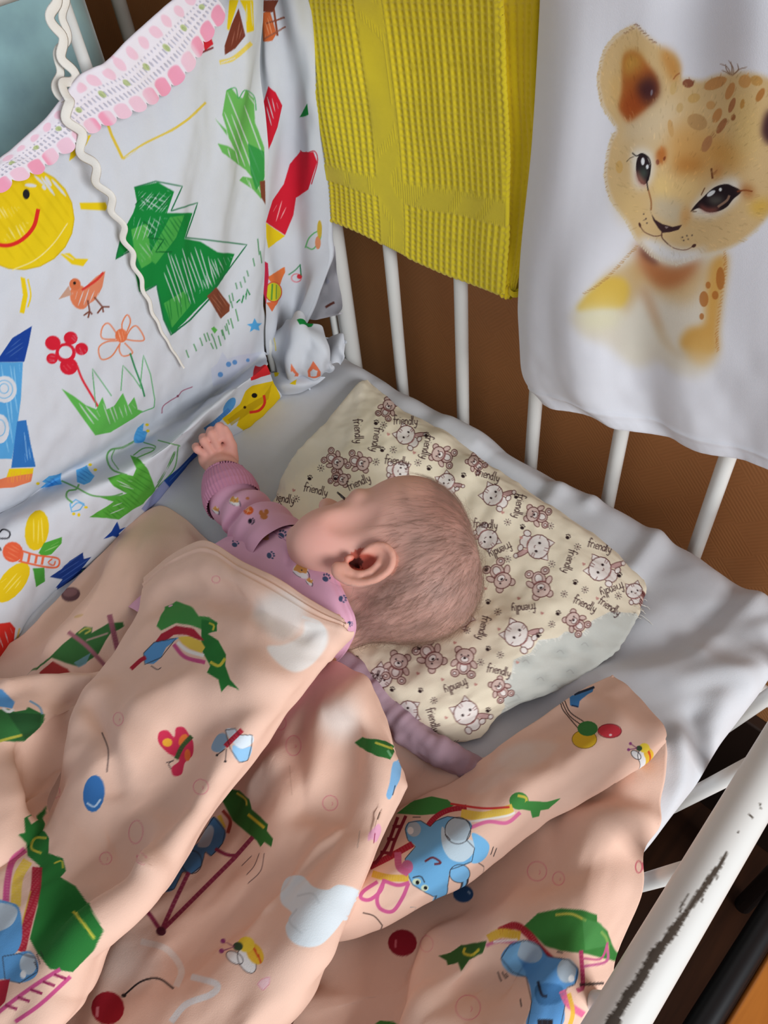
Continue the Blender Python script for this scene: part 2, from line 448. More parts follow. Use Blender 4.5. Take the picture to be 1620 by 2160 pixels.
def wallpaper_mat():
    """brown embossed wallpaper: small herringbone relief"""
    m, nt, b = new_mat('brown_wallpaper')
    tc = nd(nt, 'ShaderNodeTexCoord')
    def stripes(ang, sc):
        mp = nd(nt, 'ShaderNodeMapping'); mp.inputs['Rotation'].default_value = (ang, 0, 0)
        wv = nd(nt, 'ShaderNodeTexWave'); wv.bands_direction = 'Y'; wv.inputs['Scale'].default_value = sc; wv.inputs['Distortion'].default_value = .4
        nt.links.new(tc.outputs['Object'], mp.inputs[0]); nt.links.new(mp.outputs[0], wv.inputs['Vector']); return wv.outputs['Fac']
    a, c = stripes(.78, 85), stripes(-.78, 85)
    ck = nd(nt, 'ShaderNodeTexChecker'); ck.inputs['Scale'].default_value = 26; ck.inputs[1].default_value = (0, 0, 0, 1); ck.inputs[2].default_value = (1, 1, 1, 1)
    mp = nd(nt, 'ShaderNodeMapping'); mp.inputs['Rotation'].default_value = (.78, 0, 0); mp.inputs['Location'].default_value = (.011, 0, 0)
    nt.links.new(tc.outputs['Object'], mp.inputs[0]); nt.links.new(mp.outputs[0], ck.inputs['Vector'])
    mx = nd(nt, 'ShaderNodeMix', data_type='FLOAT')
    nt.links.new(ck.outputs['Fac'], mx.inputs['Factor']); nt.links.new(a, mx.inputs['A']); nt.links.new(c, mx.inputs['B'])
    r = nd(nt, 'ShaderNodeValToRGB'); r.color_ramp.elements[0].color = (*lin((186, 124, 74)), 1); r.color_ramp.elements[1].color = (*lin((192, 129, 78)), 1)
    nt.links.new(mx.outputs['Result'], r.inputs[0]); nt.links.new(r.outputs[0], b.inputs['Base Color'])
    bp = nd(nt, 'ShaderNodeBump'); bp.inputs['Strength'].default_value = .16; bp.inputs['Distance'].default_value = .0005
    nt.links.new(mx.outputs['Result'], bp.inputs['Height']); nt.links.new(bp.outputs[0], b.inputs['Normal'])
    b.inputs['Roughness'].default_value = .6
    return m
WALLX = 0.535
wp = wallpaper_mat()
o = link('floor', make_mesh('floor', *box((-.5, -.1, -.02), (3.2, 3.4, .04)), smooth_=False), wood_mat('dark_floor_boards', (58, 34, 22), (84, 50, 32))); tag(o, kind='structure')
o = link('wall_head', make_mesh('wall_head', *box((WALLX + .03, .8, 1.2), (.06, 2.6, 2.48)), smooth_=False), wp); tag(o, kind='structure')
o = link('wall_far', make_mesh('wall_far', *box((-.6, 1.63, 1.2), (2.2, .06, 2.48)), smooth_=False), wp); tag(o, kind='structure')

o = link('shade_board_head', make_mesh('shade_board_head', *box((WALLX - .008, .8, .125), (.016, 2.6, .25), .003), smooth_=False), plain_mat('shade_board_brown', (44, 27, 18), rough=.5, noise=.15, nscale=12)); tag(o, kind='structure')  # no real skirting: dark board added where the wall under the crib lies in shade

# teal velour armchair beyond the far side of the crib
teal = plain_mat('teal_velour', (186, 232, 244), rough=.95, spec=.1, noise=.22, nscale=16)
teal.node_tree.nodes['Principled BSDF'].inputs['Sheen Weight'].default_value = .5
ac = empty('armchair', (.1, 1.15, 0)); tag(ac, 'teal velour armchair behind the printed crib bumper', 'armchair')
link('seat_base', make_mesh('seat_base', *box((-.12, 1.14, .2), (.70, .72, .36), .05)), teal, ac)
link('seat_cushion', make_mesh('seat_cushion', *box((-.14, 1.14, .46), (.58, .50, .16), .06)), teal, ac)
link('backrest', make_mesh('backrest', *box((.275, 1.17, .56), (.24, .76, 1.06), .06)), teal, ac)
link('armrest', make_mesh('armrest', *box((-.14, .84, .36), (.68, .14, .66), .05)), teal, ac)
link('armrest', make_mesh('armrest', *box((-.14, 1.46, .36), (.68, .14, .66), .05)), teal, ac)
for sx in (-.40, .30):
    for sy in (.84, 1.46):
        v, f = tube([(sx, sy, 0), (sx, sy, .03)], [.02, .025], 12)
        link('foot', make_mesh('foot', v, f), plain_mat('dark_wood', (50, 32, 22)), ac)
# heating pipe in the corner
p0 = at(262, 40, 'y', .95)
pm = plain_mat('white_pipe_paint', (205, 200, 190), rough=.4)
hp = empty('heating_pipe', (p0[0], .95, 0)); tag(hp, 'white upright heating pipe against brown wall behind bumper', 'pipe')
v, f = tube([(p0[0], .95, 0), (p0[0], .95, 1.2), (p0[0], .95, 2.4)], .0085, 16); link('pipe', make_mesh('pipe', v, f), pm, hp)
v, f = tube([(p0[0], .95, .0), (p0[0], .95, .006)], .022, 24); link('floor_collar', make_mesh('floor_collar', v, f), pm, hp)

# school chair with plywood seat beside the crib
bk = plain_mat('black_gloss_paint', (14, 15, 18), rough=.4, spec=.35)
ply = wood_mat('orange_varnished_plywood', (170, 98, 34), (206, 128, 50), rough=.3)
ch = empty('chair', (.25, -.27, 0)); tag(ch, 'orange plywood chair with glossy black tube frame beside crib', 'chair')
SZ = .33
v, f = box((.22, -.268, SZ - .004), (.42, .37, .012), .004); link('seat', make_mesh('seat', v, f), ply, ch)
def bent(pts, n=40): return even(np.array(pts, float), n)
v, f = tube([(-.02, -.070, SZ), (.1, -.070, SZ), (.3, -.070, SZ), (.46, -.070, SZ)], .0118, 20); link('side_tube', make_mesh('side_tube', v, f), bk, ch)
v, f = tube([(-.02, -.466, SZ), (.1, -.466, SZ), (.3, -.466, SZ), (.46, -.466, SZ)], .0118, 20); link('side_tube', make_mesh('side_tube', v, f), bk, ch)
for sx in (0.0, .44):
    for sy in (-.070, -.466):
        v, f = tube([(sx, sy, 0), (sx, sy, SZ)], .0105, 16); link('leg', make_mesh('leg', v, f), bk, ch)

# ================================================================== the crib
def paint_mat(name, col=(226, 226, 222)):
    return plain_mat(name, col, rough=.32, spec=.5, noise=.03, nscale=14)
wpt = paint_mat('white_enamel')
HX = .472
crib = empty('crib', (.0, .3, 0)); tag(crib, 'white enamelled metal crib with round bars and chipped side rail', 'crib')
def cpart(name, pts, r, sides=18, label=None, mat=None):
    v, f = tube(pts, r, sides); o = link(name, make_mesh(name, v, f), mat or wpt, crib)
    if label: o['label'] = label
    return o
TOPH = .43
for y in (.600, -.012):
    cpart('corner_post', [(HX, y, .0), (HX, y, MZ + .2), (HX, y, MZ + TOPH)], .0105)
    cpart('corner_post', [(-.70, y, .0), (-.70, y, MZ + .1), (-.70, y, MZ + .3)], .0105)
cpart('top_rail', [(HX, .60, MZ + TOPH), (HX, .3, MZ + TOPH), (HX, -.012, MZ + TOPH)], .011)
cpart('bottom_rail', [(HX, .60, MZ - .16), (HX, .3, MZ - .16), (HX, -.012, MZ - .16)], .009)
for i in range(6):
    y = .515 - .0935 * i
    cpart('bar', [(HX, y, MZ - .16), (HX, y, MZ + .1), (HX, y, MZ + TOPH)], .0068)
# far side
cpart('side_rail', [(-.70, .615, MZ + .425), (-.2, .615, MZ + .425), (HX, .615, MZ + .425)], .0105)
cpart('bottom_rail', [(-.70, .615, MZ - .16), (-.2, .615, MZ - .16), (HX, .615, MZ - .16)], .009)
pA = at(165, 93, 'y', .615)
for i in range(-9, 3):
    x = pA[0] + .095 * i
    cpart('bar', [(x, .615, MZ - .16), (x, .615, MZ + .1), (x, .615, MZ + .425)], .0046)
# near side, let down a little and leaning outwards
NR_H, NR_R = .08, .0137
a0, a1 = at(1300, 2160, 'h', NR_H), at(1607, 1645, 'h', NR_H)
dirn = (a1 - a0) / (a1[0] - a0[0])
def rail_at(x): return a0 + dirn * (x - a0[0])
SX0, SX1 = -.02, .30
for xs in ((-.70, SX0), (SX1, HX)):
    v, f = tube([rail_at(xs[0]), rail_at(sum(xs) / 2), rail_at(xs[1])], NR_R, 40, caps=False)
    link('side_rail', make_mesh('side_rail', v, f), wpt, crib)
th = np.linspace(0, 2 * np.pi, 25)[:-1]
side = unit(np.cross(dirn, [0, 0, 1.0])); up = unit(np.cross(side, dirn))
rings = []
nl, na = 460, 96
xs = np.linspace(SX0, SX1, nl); aa = np.linspace(0, 2 * np.pi, na, endpoint=False)
rp = Patch([row('h', [(0, 0), (1, 1)], 0)] * 2, 4, 4, (226, 226, 222), wrap=True)
rp.nr, rp.nc = nl, na
rp.G = np.array([rail_at(x) for x in xs])[:, None, :] + NR_R * (np.cos(aa)[None, :, None] * side + np.sin(aa)[None, :, None] * up)
rp.C = np.ones((nl, na, 3)) * np.array([226., 226, 222])
rng = random.Random(4)
chip_c = [(1533, 1796), (1520, 1822), (1500, 1850), (1478, 1882), (1455, 1914), (1436, 1940), (1418, 1966), (1400, 1990), (1380, 2016), (1362, 2044), (1345, 2072), (1325, 2100), (1308, 2128), (1295, 2152), (1280, 2190)]
chip_w = [5, 9, 13, 14, 11, 15, 21, 16, 24, 20, 22, 22, 20, 26, 24]
cc = cr(np.array(chip_c, float), np.linspace(0, 14, 150)); cw = np.interp(np.linspace(0, 14, 150), range(15), chip_w)
def chip(c, w, col):
    t = unit(np.gradient(c, axis=0)); n = np.stack([-t[:, 1], t[:, 0]], -1)
    j1 = np.array([rng.random() for _ in c]); j2 = np.array([rng.random() for _ in c])
    rp._fill(rp.uv(np.concatenate([c + n * (w * (.36 + .3 * j1))[:, None], (c - n * (w * (.36 + .3 * j2))[:, None])[::-1]])), col)
chip(cc, cw, (74, 66, 58))
for pts, w in (([(1452, 1884), (1446, 1896), (1440, 1910)], 2.5), ([(1440, 1902), (1436, 1915), (1434, 1925)], 3.5), ([(1515, 1845), (1510, 1856)], 3), ([(1604, 1694), (1603, 1700)], 4), ([(1606, 1703), (1604, 1707)], 3.5), ([(1580, 1717), (1588, 1726)], 4), ([(1558, 1752), (1556, 1758)], 3), ([(1413, 1955), (1410, 1960)], 3), ([(1483, 1895), (1480, 1904)], 3)):
    rp.line(pts, w, (78, 70, 62), round_=False)
cm, nt, b = new_mat('chipped_white_enamel')
nt.links.new(nd(nt, 'ShaderNodeVertexColor', layer_name='Col').outputs['Color'], b.inputs['Base Color']); b.inputs['Roughness'].default_value = .35
o = rp.build('side_rail', cm, crib); o['label'] = 'thick white side rail with a long dark paint chip'
for px in ((1540, 1652), (1402, 1860)):
    top = at(*px, 'h', -.002)
    x = top[0]
    cpart('bar', [rail_at(x) + np.array([0, 0, -.006]), (rail_at(x) + np.array([0, 0, -.006])) * .5 + np.array([x, .060, MZ - .20]) * .5, (x, .060, MZ - .20)], .0058)
for k in (-8, -7, -6, -5, -4, -3, -2, -1, 2, 3):
    x = at(1402, 1860, 'h', -.002)[0] + k * .093
    if x < HX - .03: cpart('bar', [rail_at(x) + np.array([0, 0, -.006]), (rail_at(x) + np.array([0, 0, -.006])) * .5 + np.array([x, .060, MZ - .20]) * .5, (x, .060, MZ - .20)], .0058)
cpart('bottom_rail', [(-.70, .060, MZ - .20), (-.2, .060, MZ - .20), (HX, .060, MZ - .20)], .009)
cpart('foot_rail', [(-.70, -.012, MZ + .28), (-.70, .3, MZ + .28), (-.70, .60, MZ + .28)], .0105)
for i in range(6): cpart('bar', [(-.70, .08 + i * .09, MZ - .16), (-.70, .08 + i * .09, MZ), (-.70, .08 + i * .09, MZ + .28)], .0068)
v, f = box((-.115, .30, MZ - .125), (1.14, .50, .012)); link('slat_base', make_mesh('slat_base', v, f, smooth_=False), plain_mat('base_board', (48, 34, 24)), crib)

# ---- mattress and sheet
MX0, MX1, MY0, MY1 = -.68, .455, .046, .580
v, f = box(((MX0 + MX1) / 2, (MY0 + MY1) / 2, MZ - .066), (MX1 - MX0, MY1 - MY0, .105), .03)
o = link('mattress', make_mesh('mattress', v, f), plain_mat('ticking', (190, 186, 176), rough=.9))
tag(o, 'pale crib mattress under the white sheet', 'mattress')
# fitted sheet: top, rounded edges and hanging sides in one cloth
def sheet():
    nx, ny = 380, 220
    s = np.linspace(-.35, MX1 + .075, nx); t = np.linspace(-.045, MY1 + .05 - .0, ny)
    S, T = np.meshgrid(s, t, indexing='ij')
    def fold(q, lo, hi, r=.028):
        # flat until the edge, then round over and down: returns (position, drop)
        over = np.maximum(q - (hi - r), 0); a = np.minimum(over / r, np.pi / 2)
        p = np.where(over > 0, hi - r + r * np.sin(a), q); d = np.where(over > 0, r * (1 - np.cos(a)) + np.maximum(over - r * np.pi / 2, 0), 0)
        return p, d
    X, dx = fold(S, 0, MX1 + .004); Y2, dy = fold(-T, 0, -(MY0 - .025)); Y = -Y2
    Z = MZ - np.maximum(dx, dy)
    # creases
    n = .0025 * fbm(S * 6 + 3, T * 6, 3, 2) + .0003 * fbm(S * 40, T * 40, 9, 2)
    edge = smooth(.34, .455, S)
    n = n + edge * (.010 * np.maximum(0, vnoise(T * 15 + .3, S * 3, 21)) + .004 * vnoise(T * 34, S * 5, 5))
    near = smooth(.20, .03, T) * smooth(.18, .34, S)
    n = n + near * (.008 * fbm(S * 13 + T * 16, S * 5 - T * 6, 31, 3))
    q = (S - .30) * .8 + (T - .1) * .6; n = n + .007 * near * np.exp(-((q - .02) / .022) ** 2) + .006 * near * np.exp(-((q + .075) / .02) ** 2)
    def crease(pts, w, hgt):
        P = np.array([at(x, y, 'h', 0)[:2] for x, y in pts]); P = cr(P, np.linspace(0, len(P) - 1, 5 * len(P))); d = np.full(S.shape, 9.)
        for a, b in zip(P[:-1], P[1:]):
            ab = b - a; t_ = np.clip(((S - a[0]) * ab[0] + (T - a[1]) * ab[1]) / max(ab @ ab, 1e-9), 0, 1)
            d = np.minimum(d, np.hypot(S - a[0] - t_ * ab[0], T - a[1] - t_ * ab[1]))
        return hgt * np.exp(-(d / w) ** 2)
    for c_ in (([(1180, 1450), (1300, 1432), (1450, 1412), (1540, 1440), (1640, 1520)], .013, .007), ([(1100, 1400), (1300, 1375), (1480, 1360)], .018, -.004), ([(1405, 1112), (1375, 1160), (1335, 1215)], .010, .009), ([(1475, 1150), (1450, 1230), (1380, 1300)], .016, .005),
               ([(1610, 1245), (1540, 1310), (1470, 1380)], .010, .007), ([(1560, 1250), (1500, 1320)], .012, -.005), ([(1460, 1520), (1475, 1600), (1490, 1660)], .008, -.006), ([(1430, 1560), (1440, 1640), (1430, 1720)], .008, .005), ([(1520, 1500), (1530, 1580)], .012, .005), ([(1010, 950), (1100, 1000), (1180, 1040)], .010, .004), ([(1265, 1045), (1240, 1075)], .008, .005), ([(1180, 1030), (1160, 1060)], .010, .005), ([(900, 1000), (800, 960), (700, 900)], .02, -.002)):
        n = n + crease(*c_)
    hang = smooth(0, .02, dy)
    Y = Y - hang * (.003 * vnoise(S * 22, T * 6, 8)) + hang * dy * .45
    X = X + smooth(0, .02, dx) * .003 * vnoise(T * 30, S * 4, 6)
    Z = Z + n * (1 - smooth(0, .03, np.maximum(dx, dy)))
    Z = Z + .002
    V = np.stack([X, Y, Z], -1)
    return link('sheet', make_mesh('sheet', V.reshape(-1, 3), grid_faces(nx, ny)), cloth_mat('white_cotton_sheet', (214, 215, 219), bump=.2, mottling=.03))
o = sheet(); tag(o, 'white cotton sheet creased over the crib mattress', 'sheet')

# ================================================================== cloths
WHITE = (206, 209, 216)
print_mat = cloth_mat('printed_cotton', None, bump=.18, mottling=.03)

# ---- crib bumper: long side
bump_rows = [
    row('y', [(-170, 490), (0, 362), (70, 298), (130, 236), (190, 186), (260, 128), (330, 76), (400, 32), (450, -2), (510, -60), (556, -110)], .600),
    row('y', [(-170, 590), (0, 460), (70, 395), (130, 335), (190, 285), (260, 225), (330, 170), (400, 120), (450, 85), (510, 30), (557, -20)], .590),
    row('y', [(-170, 790), (0, 670), (150, 565), (300, 455), (450, 335), (557, 250)], [.572, .570, .568, .572, .580, .592]),
    row('y', [(-170, 1010), (0, 920), (150, 840), (300, 750), (450, 640), (558, 545)], [.570, .566, .566, .572, .582, .594]),
    row('y', [(-170, 1120), (0, 1040), (150, 960), (300, 870), (450, 760), (558, 660)], [.574, .572, .572, .577, .588, .597]),
    row('y', [(-170, 1150), (0, 1085), (120, 1012), (250, 950), (370, 885), (460, 828), (560, 745)], [.582, .584, .590, .598, .604, .606, .606]),
    row('y', [(-170, 1200), (0, 1130), (120, 1065), (250, 1000), (360, 930), (455, 850), (565, 768)], [.552, .548, .547, .546, .549, .558, .574]),
    row('y', [(-170, 1300), (0, 1225), (120, 1150), (230, 1080), (320, 1000), (400, 920), (480, 862), (575, 800)], [.545, .541, .541, .544, .549, .557, .568, .580]),
    row('h', [(-170, 1540), (0, 1398), (45, 1325), (112, 1250), (210, 1180), (300, 1090), (392, 985), (440, 945), (512, 909), (560, 870), (594, 836)], .006),
]
bp = Patch(bump_rows, 760, 1000, WHITE, left=(-.30, 0, 0))
n = .004 * fbm(bp.U * 9 + bp.Vv * 8, bp.Vv * 5, 2, 3)
# soft pulls hanging from the tied corner
fanx = 1 - (bp.su - bp.U) / (bp.su - .30); fany = bp.Vv / bp.sv
n = n + .0045 * np.sin((fanx + .35 * fany) * 34 + 2 * vnoise(bp.U * 6, bp.Vv * 6, 5)) * smooth(.55, .95, fanx) * (1 - smooth(.45, .75, fany))
n = n + .0012 * fbm(bp.U * 60, bp.Vv * 40, 8, 2)
bp.displace(n)

# ---- corner piece of the bumper, along the head end
cor_rows = [
    row('yxx', [(545, -110), (590, -122), (640, -140)], [.609, .440, .452]),
    row('yxx', [(545, 60), (600, 40), (650, 20)], [.609, .440, .452]),
    row('yxx', [(545, 250), (610, 225), (672, 200)], [.609, .438, .452]),
    row('yxx', [(545, 420), (615, 400), (690, 380)], [.609, .436, .450]),
    row('yxx', [(545, 545), (625, 530), (688, 500)], [.609, .434, .446]),
    row('yxx', [(560, 640), (622, 640), (686, 575)], [.606, .425, .440]),
    row('yxx', [(562, 745), (590, 742), (618, 715)], [.606, .405, .412]),
]
cp = Patch(cor_rows, 560, 150, WHITE)
cp.displace(.0045 * np.sin(cp.U / cp.su * 9 + 1.2 + 1.5 * vnoise(cp.Vv * 9, cp.U * 9, 4)) * smooth(0, .2, cp.U / cp.su) + .0015 * fbm(cp.U * 40, cp.Vv * 25, 3, 2))

# ---- yellow towel over the head end
TX = .4555
tow_rows = [
    row('h', [(577, -113), (700, -120), (850, -128), (1040, -140)], TOPH + .014),
    row('x', [(590, -30), (700, -25), (850, -15), (1045, -10)], [TX - .002, TX - .004, TX - .003, TX - .004]),
    row('x', [(622, 190), (730, 205), (860, 225), (1058, 250)], [TX, TX - .003, TX, TX - .004]),
    row('x', [(645, 340), (735, 360), (870, 400), (1064, 430)], [TX, TX - .002, TX, TX - .004]),
    row('x', [(653, 444), (719, 467), (767, 489), (812, 515), (878, 555), (967, 593), (1053, 622)], [TX, TX - .001, TX, TX + .001, TX, TX - .002, TX - .006]),
]
YEL = (228, 206, 46)
tp = Patch(tow_rows, 500, 400, YEL)
def waffle(p, cell=.0062, depth=.0018, plain=((), ())):
    """woven waffle relief: raised threads round little pits, plain ribbed bands between"""
    u, v = p.U, p.Vv + .0008 * vnoise(p.U * 30, p.Vv * 12, 2)
    u = u + .001 * vnoise(p.U * 20, p.Vv * 20, 7)
    w = np.maximum(np.abs(np.sin(np.pi * u / cell)) ** 2, .75 * np.abs(np.sin(np.pi * v / (cell * 1.25))) ** 2) * -1
    w = -depth * (np.abs(np.cos(np.pi * u / cell)) ** 2.0 * (.30 + .70 * np.abs(np.cos(np.pi * v / (cell * .85))) ** 1.5))
    rib = -.00035 * np.abs(np.cos(np.pi * u / .0021))
    m = np.ones_like(u)
    for a, b in plain[0]: m = m * (1 - smooth(a - .004, a, u) * smooth(b + .004, b, u))
    for a, b in plain[1]: m = m * (1 - smooth(a - .004, a, v) * smooth(b + .004, b, v))
    return w * m + rib * (1 - m)
tp.displace(.004 * np.sin(tp.U / tp.su * 5.5 + .6) * smooth(.1, .5, tp.Vv / tp.sv) + .0015 * fbm(tp.U * 25, tp.Vv * 12, 5, 2))
tp.displace(waffle(tp, plain=([(.092, .111), (.232, .30)], [(.302, .318)])))
ymat = cloth_mat('yellow_waffle_cotton', None, bump=.3, fuzz=.25, mottling=.05)
towel = tp.build('towel', ymat, None, {'bottom': .003, 'right': .0018, 'left': .002})
tag(towel, 'yellow waffle-weave towel hanging over the head end bars', 'towel')
# the fold of the towel behind its front layer
t2_rows = [
    row('h', [(1040, -140), (1090, -142), (1140, -145)], TOPH + .012),
    row('x', [(1045, 0), (1085, 0), (1128, 0)], [TX + .002, TX + .005, TX + .003]),
    row('x', [(1056, 200), (1090, 200), (1122, 205)], [TX + .002, TX + .006, TX + .003]),
    row('x', [(1062, 350), (1095, 350), (1131, 340)], [TX + .002, TX + .006, TX + .003]),
    row('x', [(1056, 500), (1085, 510), (1112, 500)], [TX + .0, TX + .005, TX + .003]),
    row('x', [(1053, 624), (1072, 628), (1088, 612)], [TX - .004, TX - .002, TX + .002]),
]
t2 = Patch(t2_rows, 320, 70, (226, 198, 30))  # deeper yellow than the front layer: the fold's shade is put in the colour
t2.displace(waffle(t2, plain=([], [])) * .6)
o = t2.build('folded_layer', ymat, towel, {'right': .003, 'bottom': .003})
# the part of the towel that hangs behind the bars
bk_rows = [row('x', [(577, -113), (800, -120), (1130, -143)], HX + .002), row('x', [(577, -113), (800, -120), (1130, -143)], HX + .016)]
b0, b1 = tow_rows[0][0], t2_rows[0][-1]
back = np.array([[[HX - .013 + .029 * (i / 11), b0[1] + (b1[1] - b0[1]) * j / 30, MZ + TOPH + .014 + .002 * math.sin(math.pi * i / 11)] if i < 12 else [HX + .017, b0[1] + (b1[1] - b0[1]) * j / 30, MZ + TOPH + .012 - .012 * (i - 12)] for j in range(31)] for i in range(32)])
link('back_layer', make_mesh('back_layer', back.reshape(-1, 3), grid_faces(32, 31), np.ones((32 * 31, 3)) * lin(YEL)), ymat, towel)

# ---- white cloth with the lion cub
LX = .449
lion_rows = [
    row('h', [(1142, -145), (1300, -155), (1450, -165), (1600, -172), (1800, -185)], TOPH + .016),
    row('x', [(1140, 0), (1230, 0), (1350, 0), (1480, 0), (1620, 0), (1790, 0)], [LX + .004, LX - .006, LX - .001, LX + .002, LX - .004, LX]),
    row('x', [(1126, 300), (1190, 300), (1330, 300), (1480, 300), (1620, 300), (1780, 310)], [LX + .006, LX - .008, LX - .002, LX + .001, LX - .002, LX]),
    row('x', [(1097, 560), (1170, 570), (1320, 570), (1470, 575), (1620, 590), (1770, 610)], [LX + .006, LX - .012, LX - .004, LX, LX - .004, LX]),
    row('x', [(1094, 690), (1170, 720), (1310, 730), (1460, 750), (1620, 790), (1760, 810)], [LX + .002, LX - .016, LX - .006, LX - .002, LX - .006, LX]),
    row('x', [(1108, 795), (1180, 830), (1305, 850), (1455, 890), (1600, 935), (1755, 960)], [LX - .004, LX - .018, LX - .008, LX - .004, LX - .008, LX]),
    row('x', [(1150, 851), (1205, 872), (1305, 896), (1450, 938), (1600, 980), (1750, 1020)], [LX - .010, LX - .016, LX - .008, LX - .004, LX - .008, LX]),
]
lp = Patch(lion_rows, 660, 520, (234, 234, 240))
lu, lv = lp.U / lp.su, lp.Vv / lp.sv
lp.displace(.0035 * np.sin(lu * 19 + 1.5 * vnoise(lu * 3, lv * 3, 3) + lv * 2) * (.35 + .65 * smooth(.35, 1, lv)) + .0025 * fbm(lp.U * 22, lp.Vv * 14, 6, 3) * smooth(.6, 1, lv)
            + .00004 * np.sin(lp.U * 900) * smooth(.965, .985, lv) + .0012 * smooth(.95, .957, lv) * smooth(.97, .96, lv))
lmat = cloth_mat('white_printed_poplin', None, bump=.12, mottling=.02)

# ---- pillow
pil_rows = [
    row('h', [(775, 800), (850, 866), (930, 905), (1040, 985), (1160, 1065), (1260, 1135), (1358, 1222)], [.008, .012, .014, .014, .013, .012, .008]),
    row('h', [(752, 818), (838, 878), (918, 922), (1030, 1003), (1150, 1085), (1255, 1150), (1358, 1240)], [.014, .027, .032, .032, .030, .026, .014]),
    row('h', [(700, 880), (790, 930), (890, 980), (1000, 1060), (1120, 1140), (1235, 1190), (1345, 1285)], [.018, .036, .036, .032, .038, .036, .016]),
    row('h', [(640, 950), (740, 1020), (840, 1090), (940, 1170), (1060, 1250), (1170, 1300), (1290, 1375)], [.018, .036, .026, .022, .034, .038, .014]),
    row('h', [(595, 1020), (680, 1120), (760, 1220), (860, 1310), (960, 1380), (1070, 1420), (1180, 1450)], [.018, .036, .028, .028, .040, .038, .014]),
    row('h', [(572, 1085), (640, 1190), (715, 1320), (785, 1410), (875, 1480), (965, 1515), (1062, 1498)], [.014, .030, .034, .040, .040, .034, .014]),
    row('h', [(565, 1110), (640, 1230), (700, 1370), (770, 1455), (850, 1525), (930, 1562), (1012, 1556)], [.008, .012, .012, .012, .010, .010, .008]),
]
CREAM = (245, 233, 208)
pp = Patch(pil_rows, 460, 520, CREAM)
pu, pv = pp.U / pp.su, pp.Vv / pp.sv
pn = .0014 * fbm(pp.U * 45, pp.Vv * 45, 4, 3)
pn = pn + .004 * smooth(.0, .12, pv) * smooth(.36, .05, pv) * np.sin(pu * 40 + 6 * pv) * np.exp(-((pu - .42) / .1) ** 2)
pn = pn + .003 * fbm(pp.U * 14, pp.Vv * 14, 15, 2) * smooth(0, .1, pv) * smooth(1, .9, pv)
pp.displace(pn)

# ---- lilac cloth rolled along the pillow
li_c = [(640, 1375, .03), (690, 1385, .03), (735, 1412, .028), (790, 1462, .024), (850, 1525, .021), (905, 1572, .019), (955, 1598, .016), (1000, 1625, .010), (1045, 1670, .004)]
C3 = even(np.array([at(x, y, 'h', h) for x, y, h in li_c]), 120)
v, f = tube(C3, np.interp(np.linspace(0, 1, 120), [0, .1, .5, .9, 1], [.010, .013, .013, .010, .004]) * (1 + .12 * vnoise(np.arange(120) * .13, 0, 3)), 28)
v = v.reshape(120, 28, 3); v += unit(v - v.mean(1, keepdims=True)) * (.0025 * fbm(np.arange(120)[:, None] * .16 + 0 * np.arange(28), np.sin(np.arange(28) * 2 * np.pi / 28)[None, :] * 1.5 + 0 * np.arange(120)[:, None], 6, 2))[..., None]; v = v.reshape(-1, 3)
lil = cloth_mat('lilac_cotton', (176, 148, 160), bump=.2)
o = link('swaddle', make_mesh('swaddle', v, f), lil); tag(o, 'rolled lilac swaddle cloth between pillow and peach blanket', 'swaddle')

# ================================================================== prints
def TR(ox, oy, sc):
    """tracing frame: enlarged-detail coordinates -> photo pixels"""
    return lambda pts: np.asarray(pts, float) / sc + np.array([ox, oy], float)
class Pen:
    def __init__(s, p, f, sc): s.p, s.f, s.sc = p, f, sc
    def poly(s, pts, col, a=1.0, r=False): s.p.poly(s.f(pts), col, a, r)
    def line(s, pts, w, col, a=1.0, r=True, taper=False): s.p.line(s.f(pts), max(w / s.sc, 1.4), col, a, r, taper)
    def dot(s, x, y, rx, ry=None, col=(0, 0, 0), a=1.0, ang=0):
        c = s.f([(x, y)])[0]; s.p.dot(c[0], c[1], rx / s.sc, (rx if ry is None else ry) / s.sc, col, a, ang)
    def ring(s, x, y, rx, ry, w, col, ang=0, a=1.0):
        c = s.f([(x, y)])[0]; s.p.ring(c[0], c[1], rx / s.sc, ry / s.sc, max(w / s.sc, 1.4), col, ang, a)
    def hatch(s, pts, col, w, step, ang, a=1.0, seed=1, jitter=.6, frac=1.0): s.p.hatch(s.f(pts), col, max(w / s.sc, 1.2), step / s.sc, ang, a, seed, jitter, frac)
    def soft(s, pts, col, a, blur): s.p.soft(s.f(pts), col, a, blur)
YL, GD, GL, RD, OR, BL, NV, BR, WH = (226, 196, 24), (20, 128, 56), (92, 176, 78), (206, 32, 52), (226, 120, 70), (84, 166, 222), (26, 64, 148), (124, 66, 46), (208, 211, 218)

# ---- bumper, long side
A = Pen(bp, TR(0, 0, 2.3143), 2.3143); B = Pen(bp, TR(0, 600, 2.3143), 2.3143)
sun = [(100 + 262 * math.cos(t), 1065 + 250 * math.sin(t)) for t in np.linspace(0, 2 * np.pi, 40)[:-1]]
A.poly(sun, YL); A.hatch(sun, (206, 176, 14), 14, 44, .9, .35, 3)
A.hatch([(150, 850), (260, 850), (340, 950), (345, 1000), (260, 960)], WH, 12, 30, .9, 1, 5); A.hatch([(40, 1090), (140, 1080), (110, 1170), (20, 1180)], (240, 226, 150), 7, 22, 1.1, .9, 8)
A.hatch([(-60, 1000), (100, 1010), (60, 1070), (-60, 1080)], (240, 226, 150), 6, 18, 1.1, .9, 9)
for k, (x, y, w, an) in enumerate([(150, 905, 30, .1), (235, 885, 30, 1.0), (215, 915, 14, .9)]): A.dot(x, y, w, 9, WH, 1, an)
A.line([(255, 830), (320, 890), (352, 980)], 6, WH)
A.ring(100, 1065, 262, 252, 5, (200, 170, 20))
